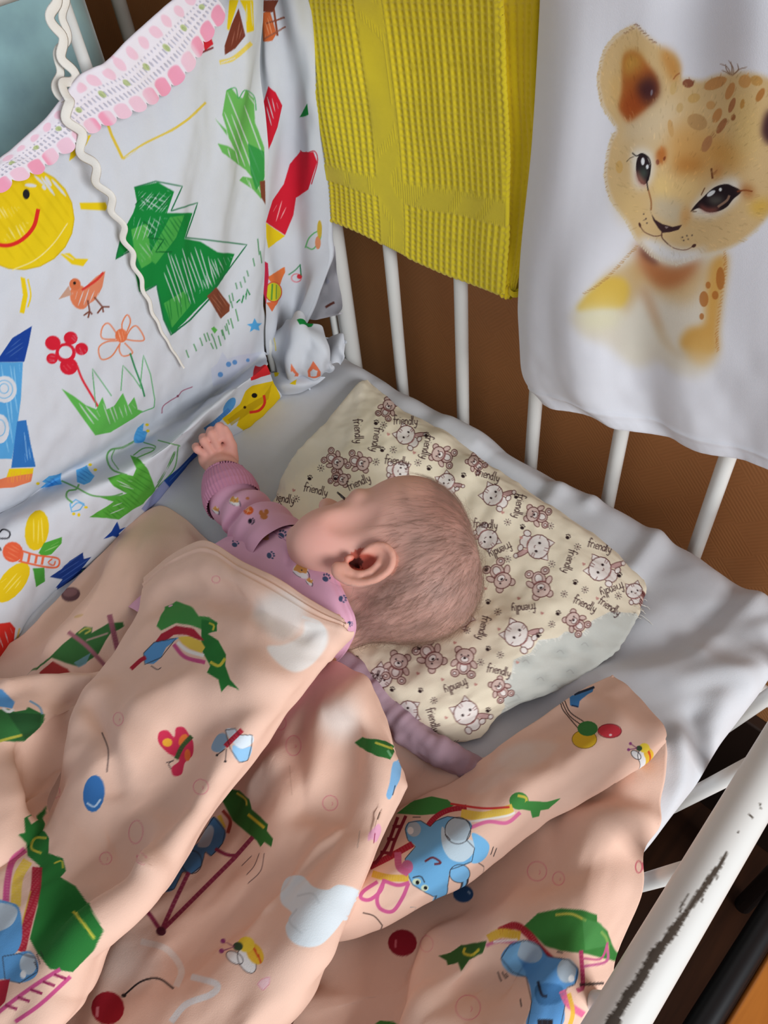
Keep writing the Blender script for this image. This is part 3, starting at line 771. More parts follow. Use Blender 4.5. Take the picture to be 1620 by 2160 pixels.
A.line([(60, 1318), (170, 1270), (260, 1190), (330, 1090)], 6, (236, 220, 140))
A.dot(128, 948, 17, 25, (36, 34, 36)); A.line([(-40, 1190), (40, 1198), (110, 1168), (165, 1105), (187, 1020)], 19, (214, 44, 36))
A.poly([(388, 990), (515, 988), (525, 1010), (515, 1028), (395, 1022)], YL); A.poly([(295, 1240), (340, 1235), (370, 1262), (432, 1265), (405, 1300), (350, 1290)], YL); A.line([(300, 1232), (360, 1268)], 4, WH)
A.poly([(100, 1352), (122, 1358), (136, 1440), (118, 1532), (96, 1525), (112, 1440)], YL); A.line([(136, 1362), (150, 1440), (136, 1500)], 7, YL)
A.poly([(338, 785), (345, 745), (410, 668), (445, 658), (420, 710), (360, 770)], YL)
A.line([(520, 590), (545, 660), (600, 775)], 13, (216, 186, 60), r=False); A.line([(600, 775), (700, 705), (830, 640), (920, 580), (1005, 500)], 12, (216, 190, 80)); A.line([(610, 768), (700, 712), (830, 648)], 4, WH)
tree = [(655, 915), (700, 905), (770, 890), (850, 935), (815, 1040), (940, 1040), (900, 1165), (980, 1180), (1060, 1230), (1145, 1240), (1110, 1330), (1040, 1430), (960, 1510), (840, 1633), (800, 1560), (765, 1390), (680, 1425), (655, 1310), (635, 1215), (565, 1265), (595, 1140), (650, 1040), (668, 985)]
A.poly(tree, GD); A.poly([(640, 1120), (720, 1090), (740, 1280), (690, 1310), (655, 1220)], GL, .8); A.poly([(830, 1060), (900, 1050), (860, 1160), (760, 1290), (720, 1260)], GL, .7)
A.poly([(800, 1480), (900, 1420), (930, 1490), (840, 1600)], GL, .7)
A.hatch([(800, 1230), (960, 1190), (1040, 1260), (1090, 1330), (960, 1480), (840, 1520), (800, 1380)], WH, 4.5, 21, 1.25, .95, 11); A.hatch([(660, 960), (830, 930), (810, 1020), (690, 1030)], WH, 5, 26, .5, .9, 12)
A.hatch([(690, 1060), (820, 1060), (780, 1150), (690, 1160)], WH, 4, 26, .8, .85, 13); A.hatch([(1030, 1260), (1140, 1250), (1050, 1400), (960, 1440)], WH, 5, 20, 1.2, .9, 14); A.hatch([(680, 1180), (780, 1170), (760, 1240), (690, 1290)], WH, 4, 20, 1.0, .7, 18)
for l, w in (([(655, 915), (760, 885), (890, 910), (835, 1030)], 6), ([(835, 1030), (965, 990), (935, 1080), (905, 1163)], 6), ([(905, 1160), (1000, 1170), (1205, 1195), (1120, 1310), (1020, 1440)], 6), ([(655, 1225), (690, 1430), (765, 1390), (800, 1560), (835, 1635), (930, 1560), (1040, 1440)], 8), ([(600, 1130), (565, 1265), (640, 1220)], 7)): A.line(l, w, (30, 110, 66), r=False)
A.hatch([(670, 930), (840, 940), (815, 1040), (680, 1040)], WH, 4, 17, 2.3, .8, 31); A.hatch([(650, 1060), (800, 1050), (760, 1180), (640, 1200)], WH, 4, 24, 1.9, .7, 32); A.hatch([(760, 1060), (930, 1050), (890, 1160), (760, 1250)], (20, 110, 50), 5, 20, 1.0, .8, 33); A.hatch([(790, 1450), (980, 1400), (900, 1540), (830, 1600)], (30, 120, 50), 6, 22, 1.4, .7, 34)
A.line([(660, 1000), (700, 960), (720, 1010), (760, 950), (790, 1015), (830, 960)], 5, (16, 96, 44), r=False); A.line([(700, 1080), (760, 1130), (720, 1160), (800, 1170), (760, 1230), (840, 1230)], 6, (16, 96, 44), r=False); A.line([(1120, 440), (1135, 560), (1170, 480), (1180, 620), (1215, 500), (1230, 640)], 5, (60, 150, 70), r=False)
A.poly([(1010, 1445), (1055, 1402), (1122, 1488), (1120, 1520), (1078, 1556)], BR); A.hatch([(1020, 1450), (1055, 1410), (1115, 1490), (1080, 1540)], (170, 110, 86), 4, 16, .9, .9, 2)
for x, y, l in [(1258, 1165, 80), (1270, 1225, 60), (1235, 1260, 40), (1205, 1320, 30), (1190, 1350, 30), (1172, 1375, 30), (1150, 1380, 32), (1132, 1430, 40), (1118, 1440, 40), (1128, 1470, 34), (1112, 1560, 26), (1098, 1590, 26), (1080, 1610, 30)]: A.line([(x, y), (x + 8, y + l)], 6, (96, 150, 110), r=False)
A.line([(1155, 1478), (1170, 1462), (1180, 1480), (1190, 1440), (1200, 1462), (1205, 1410), (1220, 1440)], 7, GD, r=False)
for x, y, l in [(1150, 120, 60), (1125, 165, 50), (1105, 190, 55), (1085, 220, 50), (1065, 250, 50), (1045, 270, 45), (1028, 285, 30), (1032, 240, 30), (1010, 235, 40), (995, 240, 40), (975, 260, 40), (945, 290, 36), (908, 320, 38)]: B.line([(x, y), (x + 14, y + l)], 6, (90, 150, 100), r=False)
B.poly([(1030, 215), (1045, 205), (1062, 222), (1048, 240)], GL)
B.poly([(1205, 195), (1232, 190), (1242, 165), (1255, 188), (1280, 190), (1262, 205), (1268, 225), (1240, 218), (1220, 232), (1226, 208)], BL)
A.dot(388, 1450, 46, 62, (214, 122, 84), 1, -.3); A.dot(366, 1388, 28, 30, (206, 112, 72)); A.poly([(285, 1462), (335, 1395), (350, 1440)], (190, 150, 130)); A.dot(364, 1382, 7, 8, (20, 20, 20))
A.poly([(395, 1420), (470, 1350), (514, 1322), (500, 1400), (470, 1460), (410, 1500)], (214, 130, 96)); A.line([(400, 1416), (470, 1368), (505, 1330)], 12, (206, 60, 50)); A.hatch([(350, 1430), (480, 1400), (470, 1480), (380, 1500)], WH, 5, 22, 1.9, .9, 4)
for l in ([(428, 1465), (438, 1520)], [(438, 1520), (408, 1540)], [(438, 1520), (430, 1552)], [(438, 1520), (450, 1535)], [(460, 1450), (500, 1498)], [(500, 1498), (475, 1530)], [(500, 1498), (505, 1525)], [(500, 1498), (535, 1498)]): A.line(l, 8, (120, 70, 56), r=False)
for x, y, r in ((258, 286, 38), (345, 262, 34), (398, 315, 32), (336, 400, 44), (254, 362, 28)): B.dot(x, y, r, r * .95, RD)
B.dot(320, 335, 50, 50, RD); B.hatch([(350, 240), (385, 250), (370, 290), (340, 280)], WH, 4, 14, .6, 1, 3); B.hatch([(385, 300), (425, 320), (420, 350), (390, 350)], WH, 4, 14, 1, 1, 5); B.hatch([(235, 345), (275, 345), (270, 385), (240, 380)], WH, 4, 14, .2, 1, 5); B.hatch([(310, 380), (360, 390), (340, 430), (305, 420)], (240, 150, 150), 4, 16, 1, 1, 6)
B.dot(320, 331, 33, 31, WH); B.line([(375, 395), (400, 460), (440, 530), (487, 610)], 11, (214, 46, 60))
OO = (220, 130, 92)
for l in ([(598, 232), (596, 190), (620, 148), (637, 180), (618, 235)], [(612, 262), (640, 215), (670, 205), (705, 268), (660, 275), (615, 268)], [(608, 285), (645, 325), (640, 340), (600, 350), (582, 320), (586, 285)], [(575, 275), (520, 280), (482, 310), (495, 365), (545, 350), (585, 290)], [(570, 240), (530, 190), (500, 210), (498, 262), (565, 268)]): B.line(l, 7, OO)
B.dot(592, 250, 30, 34, (220, 116, 74)); B.hatch([(575, 220), (610, 220), (610, 280), (575, 280)], (244, 190, 160), 4, 13, 1.3, 1, 4)
B.line([(635, 335), (660, 410), (690, 490), (706, 548)], 8, (40, 132, 76))
gr = [(300, 508), (360, 545), (420, 590), (470, 610), (500, 550), (520, 610), (560, 590), (600, 530), (625, 590), (655, 550), (672, 610), (700, 620), (650, 655), (540, 722), (465, 737)]
B.poly(gr, GL); B.hatch([(330, 540), (470, 620), (500, 640), (450, 700)], WH, 6, 26, .9, .9, 7); B.hatch([(500, 580), (660, 580), (650, 640), (520, 700)], WH, 5, 24, 1.3, .8, 9)
for l in ([(468, 600), (450, 410), (500, 480), (545, 545)], [(590, 520), (600, 395), (650, 450), (690, 510)], [(684, 500), (700, 345), (735, 440), (755, 560), (752, 600), (690, 625)]): B.line(l, 5, (96, 170, 110), r=False)
B.poly([(-40, 395), (0, 350), (60, 262), (120, 225), (156, 203), (140, 290), (118, 378), (-40, 380)], NV); B.hatch([(0, 360), (100, 250), (130, 300), (80, 370)], (70, 104, 170), 5, 22, -.7, .8, 3)
B.poly([(-40, 380), (112, 380), (102, 560), (78, 740), (58, 852), (-60, 850)], (84, 158, 212)); B.hatch([(10, 380), (110, 380), (80, 700), (40, 840)], (140, 196, 232), 6, 24, 1.45, .8, 5)
B.dot(22, 512, 60, 66, WH); B.dot(0, 705, 46, 72, WH); B.ring(20, 512, 42, 44, 5, (120, 180, 220)); B.ring(20, 508, 22, 24, 5, (120, 180, 220)); B.ring(0, 700, 26, 40, 5, (120, 180, 220))
B.poly([(84, 668), (128, 662), (150, 780), (174, 890), (55, 896), (72, 760)], (48, 112, 182)); B.hatch([(110, 680), (160, 860), (120, 880)], (130, 176, 220), 5, 16, 1.4, .9, 3)
B.poly([(45, 900), (164, 896), (160, 925), (30, 945)], YL); B.poly([(30, 942), (160, 922), (152, 962), (70, 990), (-30, 998), (-30, 960)], (220, 120, 80)); B.hatch([(40, 910), (160, 900), (150, 960), (30, 980)], (236, 160, 60), 5, 13, 1.6, .8, 3)
for P_, tips in (([(205, 962), (240, 935), (300, 920), (302, 975), (255, 985), (196, 996), (225, 970)], [(185, 972)]), ([(372, 905), (400, 895), (425, 882), (462, 935), (440, 965), (410, 978), (376, 965)], [(440, 880), (465, 905)]), ([(655, 740), (672, 700), (702, 675), (698, 715), (722, 718), (700, 770), (655, 772)], [(718, 685), (722, 715)])):
    B.poly(P_, BL); B.hatch(P_, (44, 110, 180), 5, 15, .5, .7, 3)
    for x, y in tips: B.dot(x, y, 9, 7, YL)
B.line([(342, 1072), (370, 1050), (410, 1070), (390, 1100), (350, 1110), (342, 1072)], 6, BL, r=False); B.line([(350, 1090), (380, 1065), (415, 1080)], 5, BL); B.dot(385, 1125, 7, 9, YL); B.dot(420, 1088, 9, 6, YL); B.dot(360, 1120, 8, 7, YL)
SG = (104, 160, 96)
for l, w in (([(300, 958), (370, 990), (450, 1030), (540, 1035), (600, 1020)], 8), ([(385, 975), (372, 1000), (332, 1008), (325, 1040), (355, 1066)], 9), ([(655, 765), (600, 795), (540, 808), (522, 850), (550, 905), (620, 930)], 9), ([(560, 805), (545, 850), (580, 905)], 5)): B.line(l, w, SG)
lf = [(635, 832), (690, 862), (720, 900), (745, 960), (758, 1005), (700, 1070), (640, 1105), (580, 1148), (520, 1140), (435, 1136), (520, 1085), (555, 1060), (490, 1040), (590, 1030), (620, 1020), (555, 985), (525, 945), (590, 925), (650, 935), (665, 900)]
B.poly(lf, (86, 164, 60)); B.hatch(lf, (60, 134, 44), 6, 22, .6, .7, 6); B.hatch([(560, 950), (650, 950), (660, 1010), (600, 1000)], WH, 5, 20, .4, .8, 5); B.hatch([(500, 1110), (600, 1060), (620, 1100), (540, 1130)], WH, 5, 22, -.3, .8, 6)
for l in ([(755, 1000), (800, 930), (850, 820), (840, 860), (770, 970)], [(870, 790), (850, 900), (770, 990)], [(770, 760), (880, 790)], [(650, 835), (700, 800), (750, 800), (740, 815), (660, 850)], [(700, 770), (760, 795), (690, 830), (760, 800)]): B.line(l, 6, SG)
B.dot(180, 1200, 58, 100, (222, 190, 24), 1, .15); B.hatch([(150, 1130), (215, 1120), (220, 1270), (150, 1280)], (240, 220, 110), 6, 26, 1.5, .8, 3); B.dot(60, 1455, 58, 118, (222, 190, 24), 1, .68); B.hatch([(0, 1440), (120, 1380), (100, 1470), (10, 1530)], (240, 220, 110), 6, 24, 2.2, .8, 3)
B.poly([(188, 1310), (215, 1262), (302, 1233), (300, 1265), (250, 1318), (205, 1328)], (78, 160, 56)); B.hatch([(200, 1310), (290, 1245), (290, 1270), (220, 1320)], (160, 206, 130), 5, 15, -.5, .8, 3); B.poly([(160, 1385), (216, 1382), (220, 1450), (176, 1478)], (70, 150, 56))
B.dot(62, 1306, 50, 50, (222, 96, 62)); B.hatch([(20, 1270), (100, 1270), (100, 1350), (30, 1350)], (236, 140, 100), 5, 18, .4, .8, 3)
for l in ([(105, 1300), (180, 1322), (275, 1335), (290, 1360), (270, 1382), (200, 1375), (90, 1350)],): B.line(l, 9, (222, 104, 66))
for x in (110, 145, 180, 212): B.line([(x, 1308 + (x - 110) * .15), (x - 8, 1350 + (x - 110) * .18)], 12, (222, 104, 66), r=False)
B.line([(255, 1340), (235, 1358), (262, 1372), (270, 1350)], 7, (222, 104, 66)); B.line([(5, 1300), (0, 1285), (-10, 1290)], 6, (30, 30, 36)); B.line([(0, 1240), (40, 1238), (48, 1210), (15, 1195), (-5, 1215)], 7, (30, 30, 36))
navy = [(243, 1428), (300, 1390), (340, 1350), (405, 1308), (410, 1340), (446, 1330), (400, 1385), (448, 1400), (430, 1425), (390, 1425), (375, 1470), (330, 1480), (290, 1495), (272, 1480), (305, 1440)]
B.poly(navy, (30, 58, 130)); B.hatch(navy, (70, 100, 170), 4, 18, -.6, .8, 4); B.line([(400, 1398), (440, 1388), (500, 1375)], 7, SG)
B.ring(548, 1312, 30, 18, 8, (70, 150, 56), -.3); B.poly([(505, 1242), (545, 1205), (572, 1158), (585, 1195), (615, 1185), (580, 1215), (585, 1240), (550, 1228)], NV)
B.poly([(690, 1095), (740, 1030), (800, 958), (832, 1010), (775, 1075), (705, 1145)], (150, 158, 200)); B.poly([(800, 958), (880, 890), (975, 790), (960, 850), (900, 950), (832, 1010)], (34, 74, 156)); B.hatch([(820, 960), (950, 830), (930, 900), (840, 990)], (80, 120, 190), 5, 20, -.8, .7, 4)
B.dot(1120, 592, 22, 46, (84, 150, 206), 1, .6); B.line([(1120, 610), (1060, 665), (1000, 710)], 22, (70, 130, 196))
B.poly([(1085, 655), (1130, 620), (1170, 585), (1200, 520), (1230, 495), (1300, 478), (1336, 470), (1362, 530), (1368, 560), (1320, 620), (1250, 680), (1190, 714), (1155, 690), (1172, 645), (1140, 665), (1112, 685)], (222, 188, 20)); B.poly([(1110, 660), (1190, 600), (1290, 540), (1330, 480), (1310, 560), (1200, 640), (1130, 690)], (176, 140, 10), .55)
B.dot(1242, 542, 14, 12, (26, 22, 18)); B.line([(1288, 540), (1292, 580), (1265, 615), (1218, 625)], 13, (214, 50, 36)); B.dot(1195, 600, 7, 7, (60, 40, 14))
B.poly([(1225, 470), (1246, 395), (1345, 404), (1338, 432)], (206, 40, 46)); B.poly([(1335, 425), (1362, 420), (1350, 470), (1330, 475)], YL)
B.poly([(1030, 410), (1062, 385), (1085, 328), (1110, 365), (1170, 345), (1280, 330), (1250, 370), (1170, 420), (1100, 480), (1040, 500)], (196, 200, 216), .8)
for x, y, r in ((1116, 390, 13), (1146, 380, 12), (1076, 440, 13), (1210, 370, 9)): B.dot(x, y, r, r, (96, 146, 200))
B.line([(940, 500), (890, 520), (868, 545), (800, 590), (790, 630)], 5, (170, 110, 130)); B.dot(868, 545, 6, 6, (130, 70, 90))
gp_ = [(1048, 575), (1090, 620), (1110, 640), (1085, 560), (1105, 440), (1130, 430), (1160, 470), (1185, 480), (1200, 438), (1240, 480), (1245, 600), (1262, 640), (1290, 720), (1292, 860), (1275, 972), (1235, 925), (1168, 880), (1185, 862), (1232, 870), (1200, 830), (1085, 745), (1062, 700), (1110, 712), (1150, 740), (1120, 680)]
A.poly(gp_, (104, 176, 88)); A.hatch(gp_, WH, 6, 26, 1.2, .9, 9, frac=.6); A.poly([(1210, 700), (1290, 740), (1290, 870), (1250, 930), (1225, 850)], (44, 140, 66), .8); A.poly([(1268, 885), (1294, 880), (1296, 1000), (1275, 965)], BR)
A.line([(1110, 440), (1150, 430), (1165, 480), (1195, 440), (1240, 470), (1250, 540)], 5, (70, 160, 90))
A.poly([(1120, 0), (1165, 0), (1118, 150), (1108, 140)], YL); A.poly([(1170, 0), (1235, 0), (1240, 150), (1205, 160), (1200, 60)], YL); A.hatch([(1180, 0), (1230, 0), (1235, 140), (1210, 140)], WH, 6, 22, 1.5, .7, 4)
A.poly([(1165, 40), (1198, 175), (1150, 235), (1098, 268), (1096, 225), (1130, 120)], (116, 56, 40)); A.hatch([(1160, 60), (1195, 170), (1120, 250)], (170, 110, 90), 4, 16, 1.7, .8, 3); A.line([(1072, 305), (1140, 285), (1228, 210)], 22, (226, 200, 90)); A.line([(1078, 308), (1150, 282)], 5, WH)
A.poly([(985, 180), (1015, 140), (1042, 215), (1000, 248)], (206, 40, 52)); A.line([(900, 322), (960, 270), (1042, 232)], 9, (120, 40, 44)); A.poly([(740, 418), (772, 440), (765, 470), (650, 525), (660, 505), (750, 460)], (150, 40, 46))

# ---- corner panel
A = Pen(cp, TR(0, 0, 2.3143), 2.3143)
A.poly([(1310, 420), (1345, 450), (1378, 515), (1355, 620), (1320, 710), (1295, 765), (1286, 500)], RD); A.hatch([(1310, 450), (1360, 520), (1330, 620), (1295, 560)], WH, 5, 16, 1.3, .9, 4)
A.poly([(1415, 800), (1465, 740), (1530, 742), (1548, 790), (1505, 925), (1445, 965), (1432, 1050), (1392, 1148), (1298, 1085), (1330, 980), (1385, 900)], RD); A.hatch([(1420, 820), (1530, 760), (1500, 900), (1420, 900)], (240, 170, 170), 5, 26, 1.9, .9, 5, frac=.5); A.hatch([(1340, 1000), (1400, 950), (1380, 1080), (1330, 1080)], (240, 190, 190), 5, 26, 1.9, .9, 7, frac=.6)
A.line([(1465, 735), (1490, 750), (1535, 738), (1550, 790), (1520, 900)], 5, (190, 40, 56)); A.poly([(1298, 1088), (1330, 1110), (1392, 1152), (1310, 1212), (1300, 1160)], YL)
A.poly([(1280, 62), (1318, 55), (1350, 165), (1330, 198), (1284, 202)], (206, 104, 56)); A.line([(1330, 0), (1355, 175)], 10, (140, 70, 46)); A.line([(1300, 115), (1390, 85)], 8, (140, 70, 46)); A.line([(1290, 190), (1395, 130)], 7, (150, 90, 70)); A.poly([(1280, 0), (1360, 0), (1330, 60), (1280, 55)], (120, 60, 44)); A.hatch([(1290, 70), (1320, 70), (1340, 170), (1290, 190)], (236, 170, 130), 5, 18, 1.2, .8, 3)
A.poly([(1462, 572), (1500, 505), (1506, 560)], GD)
A.poly([(1305, 1352), (1390, 1303), (1392, 1330), (1368, 1390), (1320, 1375)], (222, 116, 62)); A.dot(1335, 1425, 38, 46, (206, 200, 40)); A.line([(1330, 1385), (1325, 1465)], 8, (90, 150, 60)); A.line([(1350, 1390), (1348, 1460)], 6, (120, 160, 60)); A.poly([(1300, 1478), (1360, 1465), (1328, 1522)], (222, 110, 66)); A.ring(1335, 1425, 40, 48, 5, (206, 80, 50))
A.poly([(1280, 1270), (1308, 1285), (1312, 1350), (1290, 1560), (1280, 1560)], (190, 40, 70))
A.ring(1447, 1357, 24, 20, 5, (220, 120, 130)); A.dot(1462, 1350, 13, 12, (206, 50, 60)); A.line([(1465, 1290), (1470, 1345)], 6, (40, 120, 80)); A.line([(1408, 1342), (1440, 1320), (1466, 1292)], 6, (90, 150, 110))
A.line([(1490, 1210), (1510, 1160), (1550, 1130), (1565, 1160), (1530, 1215), (1495, 1205)], 7, (110, 180, 120)); A.dot(1552, 1185, 14, 32, (214, 140, 100)); A.dot(1560, 1120, 12, 45, (200, 170, 60))

# ---- pillow: kittens, bears, paws, suns, hearts and the word
K = (104, 56, 54); K2 = (150, 106, 104); DK = (52, 34, 36)
class Stamp:
    """motif drawn in its own units, set on the cloth at a pixel with size and turn"""
    def __init__(s, p, x, y, sc, ang): s.p, s.x, s.y, s.sc, s.c, s.n = p, x, y, sc, math.cos(ang), math.sin(ang)
    def f(s, pts):
        q = np.asarray(pts, float) * s.sc; return np.stack([s.x + q[:, 0] * s.c - q[:, 1] * s.n, s.y + q[:, 0] * s.n + q[:, 1] * s.c], -1)
    def line(s, pts, w, col, r=True): s.p.line(s.f(pts), w, col, 1.0, r)
    def poly(s, pts, col, r=True): s.p.poly(s.f(pts), col, 1.0, r)
    def ell(s, x, y, rx, ry, col=None, out=None, w=1.6, ang=0):
        t = np.linspace(0, 2 * np.pi, 15); q = np.stack([x + rx * np.cos(t) * math.cos(ang) - ry * np.sin(t) * math.sin(ang), y + rx * np.cos(t) * math.sin(ang) + ry * np.sin(t) * math.cos(ang)], -1)
        if col: s.p._fill(s.p.uv(s.f(q[:-1])), col)
        if out: s.p.line(s.f(q), w, out, 1.0, False)
W_ = (246, 238, 232)
def kitten(p, x, y, sc, ang):
    m = Stamp(p, x, y, sc, ang)
    m.ell(-.1, 1.05, .55, .55, W_, K, 1.7); m.ell(.55, 1.35, .28, .22, W_, K, 1.6); m.ell(-.75, 1.2, .25, .3, W_, K, 1.6)
    m.poly([(.5, .55), (1.0, .9), (1.35, 1.35), (1.1, 1.5), (.6, 1.1)], (206, 168, 164)); m.line([(.5, .55), (1.0, .9), (1.35, 1.35), (1.1, 1.5), (.6, 1.1)], 1.6, K); m.ell(1.28, 1.5, .2, .18, W_, K, 1.5)
    for q in ([(-.85, -.5), (-.75, -1.15), (-.25, -.85)], [(.25, -.85), (.8, -1.1), (.85, -.45)]): m.poly(q, W_, False); m.line(q, 1.8, K, False)
    m.ell(0, 0, 1.0, .9, W_, K, 1.9)
    m.line([(-.6, .75), (0, .95), (.65, .7)], 2.6, (170, 120, 116))
    for q in ([(-.12, -.85), (-.08, -.5)], [(.15, -.85), (.1, -.5)], [(.95, .1), (.6, .12)], [(.9, .3), (.6, .27)], [(-.95, .1), (-.65, .12)]): m.line(q, 1.5, K2, False)
    m.ell(-.32, 0, .1, .12, DK); m.ell(.4, .05, .1, .12, DK); m.line([(-.05, .25), (.08, .32), (.2, .25)], 1.5, K)
def bear(p, x, y, sc, ang):
    m = Stamp(p, x, y, sc, ang); bd = (222, 196, 186)
    m.ell(0, .75, .62, .65, bd, K, 1.7); m.ell(0, .8, .34, .4, W_, K, 1.5)
    for sx in (-1, 1):
        m.ell(.72 * sx, 1.35, .38, .34, bd, K, 1.8); m.ell(.75 * sx, 1.38, .16, .14, W_, K, 1.5); m.ell(.85 * sx, .45, .25, .4, bd, K, 1.6, -.7 * sx); m.ell(.62 * sx, -.72, .32, .32, bd, K, 1.7)
    m.ell(0, -.2, .8, .68, bd, K, 1.9); m.ell(0, .05, .36, .27, W_, K, 1.4); m.ell(0, -.05, .14, .1, DK); m.ell(-.3, -.3, .08, .09, DK); m.ell(.3, -.3, .08, .09, DK); m.line([(-.5, .42), (0, .55), (.5, .42)], 2.4, (160, 106, 104))
def paw(p, x, y, sc, ang, col=DK):
    m = Stamp(p, x, y, sc, ang); m.ell(0, .3, .75, .6, col)
    for q in ((-.75, -.45), (-.25, -.85), (.3, -.85), (.8, -.4)): m.ell(q[0], q[1], .22, .3, col)
def sunny(p, x, y, sc, ang):
    m = Stamp(p, x, y, sc, ang); m.ell(0, 0, .3, .3, (110, 84, 84))
    for k in range(8):
        a = k * math.pi / 4; m.line([(.5 * math.cos(a), .5 * math.sin(a)), (math.cos(a), math.sin(a))], 1.5, (84, 66, 70), False)
def heart(p, x, y, sc, ang, col=(206, 150, 140)):
    Stamp(p, x, y, sc, ang).poly([(0, .9), (-.8, 0), (-.6, -.7), (0, -.35), (.6, -.7), (.8, 0)], col, False)
GLY = {'f': ([[(.55, -.75), (.35, -.95), (.22, -.7), (.2, .6)], [(0, -.25), (.45, -.25)]], .5), 'r': ([[(.05, -.3), (.08, .5)], [(.08, -.05), (.25, -.3), (.42, -.25)]], .48), 'i': ([[(.1, -.25), (.1, .5)], [(.1, -.55), (.12, -.6)]], .28),
       'e': ([[(.05, .12), (.45, .05), (.3, -.3), (.05, -.05), (.12, .42), (.48, .4)]], .56), 'n': ([[(.05, -.3), (.07, .5)], [(.07, -.05), (.28, -.3), (.42, -.05), (.45, .5)]], .58), 'd': ([[(.42, -.1), (.2, -.3), (.02, .1), (.2, .5), (.42, .2)], [(.44, -.95), (.45, .5)]], .6),
       'l': ([[(.08, -.95), (.08, .3), (.2, .5)]], .32), 'y': ([[(.03, -.3), (.1, .2), (.3, .35), (.42, .1)], [(.46, -.3), (.42, .5), (.2, .95), (0, .8)]], .6)}
def word(p, x, y, sc, ang, text='friendly', col=(70, 44, 46), w=1.8, bend=.0):
    tot = sum(GLY[c][1] for c in text); cx = -tot / 2
    for c in text:
        for st in GLY[c][0]:
            pts = [(q[0] + cx, q[1] + bend * (q[0] + cx) ** 2) for q in st]
            Stamp(p, x, y, sc, ang).line(pts, w, col, len(pts) > 2)
        cx += GLY[c][1]
T6 = lambda x, y: (560 + x / 1.9286, 780 + y / 1.9286)
pale = [(400, 40), (380, 130), (330, 200), (290, 240), (200, 290), (120, 360), (80, 420), (60, 480), (90, 430), (60, 400), (150, 320), (250, 220), (330, 130)]
pp.soft([T6(*q) for q in [(395, 50), (380, 180), (340, 300), (280, 350), (170, 400), (60, 500), (20, 560), (-20, 500), (60, 380), (200, 250), (320, 130)]], (232, 222, 204), .8, 4)
gz = [(975, 1500), (975, 1370), (945, 1290), (1000, 1240), (1010, 1180), (1080, 1150), (1110, 1100), (1190, 1090), (1220, 1065), (1290, 1070), (1330, 1020), (1400, 985), (1500, 990), (1560, 970), (1500, 1080), (1400, 1200), (1250, 1340), (1050, 1440)]
pp.poly([T6(*q) for q in gz], (212, 214, 206)); rng = random.Random(2)
for q in [(1020, 1330), (1060, 1190), (1120, 1260), (1200, 1150), (1240, 1230), (1100, 1340), (1300, 1120), (1180, 1290)]:
    a, b = T6(*q); pp.soft([(a - 14, b - 8), (a + 12, b - 12), (a + 16, b + 8), (a - 10, b + 12)], (186, 190, 184), .6, 3)
    pp.line([(a - 8, b), (a, b - 5), (a + 7, b + 3)], 1.6, (176, 176, 172))
for i in range(len(gz) - 6):
    a, b = T6(*gz[i]); c, d = T6(*gz[i + 1])
    for k in range(7):
        t = k / 7; x, y = a + (c - a) * t, b + (d - b) * t; pp.line([(x, y), (x + rng.uniform(-2, 9), y + rng.uniform(0, 9))], 1.5, (240, 238, 228), 1, False)
PI = math.pi
for x, y, s, a in [(570, 265, 40, -.9), (925, 510, 44, -1.0), (1110, 720, 50, 1.9), (1360, 810, 50, -1.1), (1020, 1075, 52, -1.0), (815, 1395, 52, -.7), (1500, 900, 34, -.3), (735, 455, 36, -.6), (905, 690, 42, 2.4), (800, 1010, 40, 2.3), (470, 1250, 46, .6), (50, 590, 40, -.5), (550, 410, 36, 1.6), (580, 1390, 44, 1.5)]:
    q = T6(x, y); kitten(pp, q[0], q[1], s / 1.9286, a)
for x, y, s, a in [(500, 150, 32, .5), (710, 345, 38, -1.2), (1095, 590, 38, -1.3), (960, 850, 46, 2.6), (1120, 885, 46, 2.9), (810, 1175, 46, .1), (680, 1175, 48, 2.5), (540, 1195, 46, .3), (390, 380, 36, 1.9), (290, 375, 34, 2.2), (850, 375, 30, -.8), (1255, 1020, 38, -.8), (950, 1290, 36, -.6), (310, 445, 30, 1.9)]:
    q = T6(x, y); bear(pp, q[0], q[1], s / 1.9286, a)
for x, y, a, bd in [(570, 210, .05, 0), (655, 315, 1.8, .02), (535, 372, .15, .03), (1030, 555, 1.8, .02), (955, 735, 2.7, .02), (1235, 780, 1.9, .02), (1300, 955, .45, 0), (1050, 970, 3.05, .02), (885, 1050, 1.85, .02), (950, 1225, .25, .03), (775, 1290, 2.75, .03), (680, 1425, 1.3, .02), (1410, 895, 2.8, .02), (1400, 965, .6, 0), (430, 1240, .3, -.05), (895, 630, .1, .02), (375, 250, 1.5, .02), (205, 490, .25, .02), (905, 430, .3, .02), (450, 285, 1.75, .02), (380, 460, -.4, 0), (640, 1090, .1, 0), (1360, 720, .3, 0), (70, 525, .2, 0)]:
    q = T6(x, y); word(pp, q[0], q[1], 26 / 1.9286, a, bend=bd)
for x, y, a in [(655, 265, .4), (475, 325, .2), (665, 400, .3), (805, 430, .5), (1045, 640, .3), (1230, 680, .5), (1260, 865, .2), (905, 945, .1), (1190, 990, .4), (905, 1135, .6), (625, 1130, .4), (630, 1305, .5), (370, 1175, .3), (905, 1385, .4), (1440, 835, .3), (450, 215, .3), (180, 440, .3), (285, 440, .2), (1110, 1080, .5), (1020, 515, .2), (895, 810, .3), (515, 1300, .4)]:
    q = T6(x, y); paw(pp, q[0], q[1], 11 / 1.9286, a)
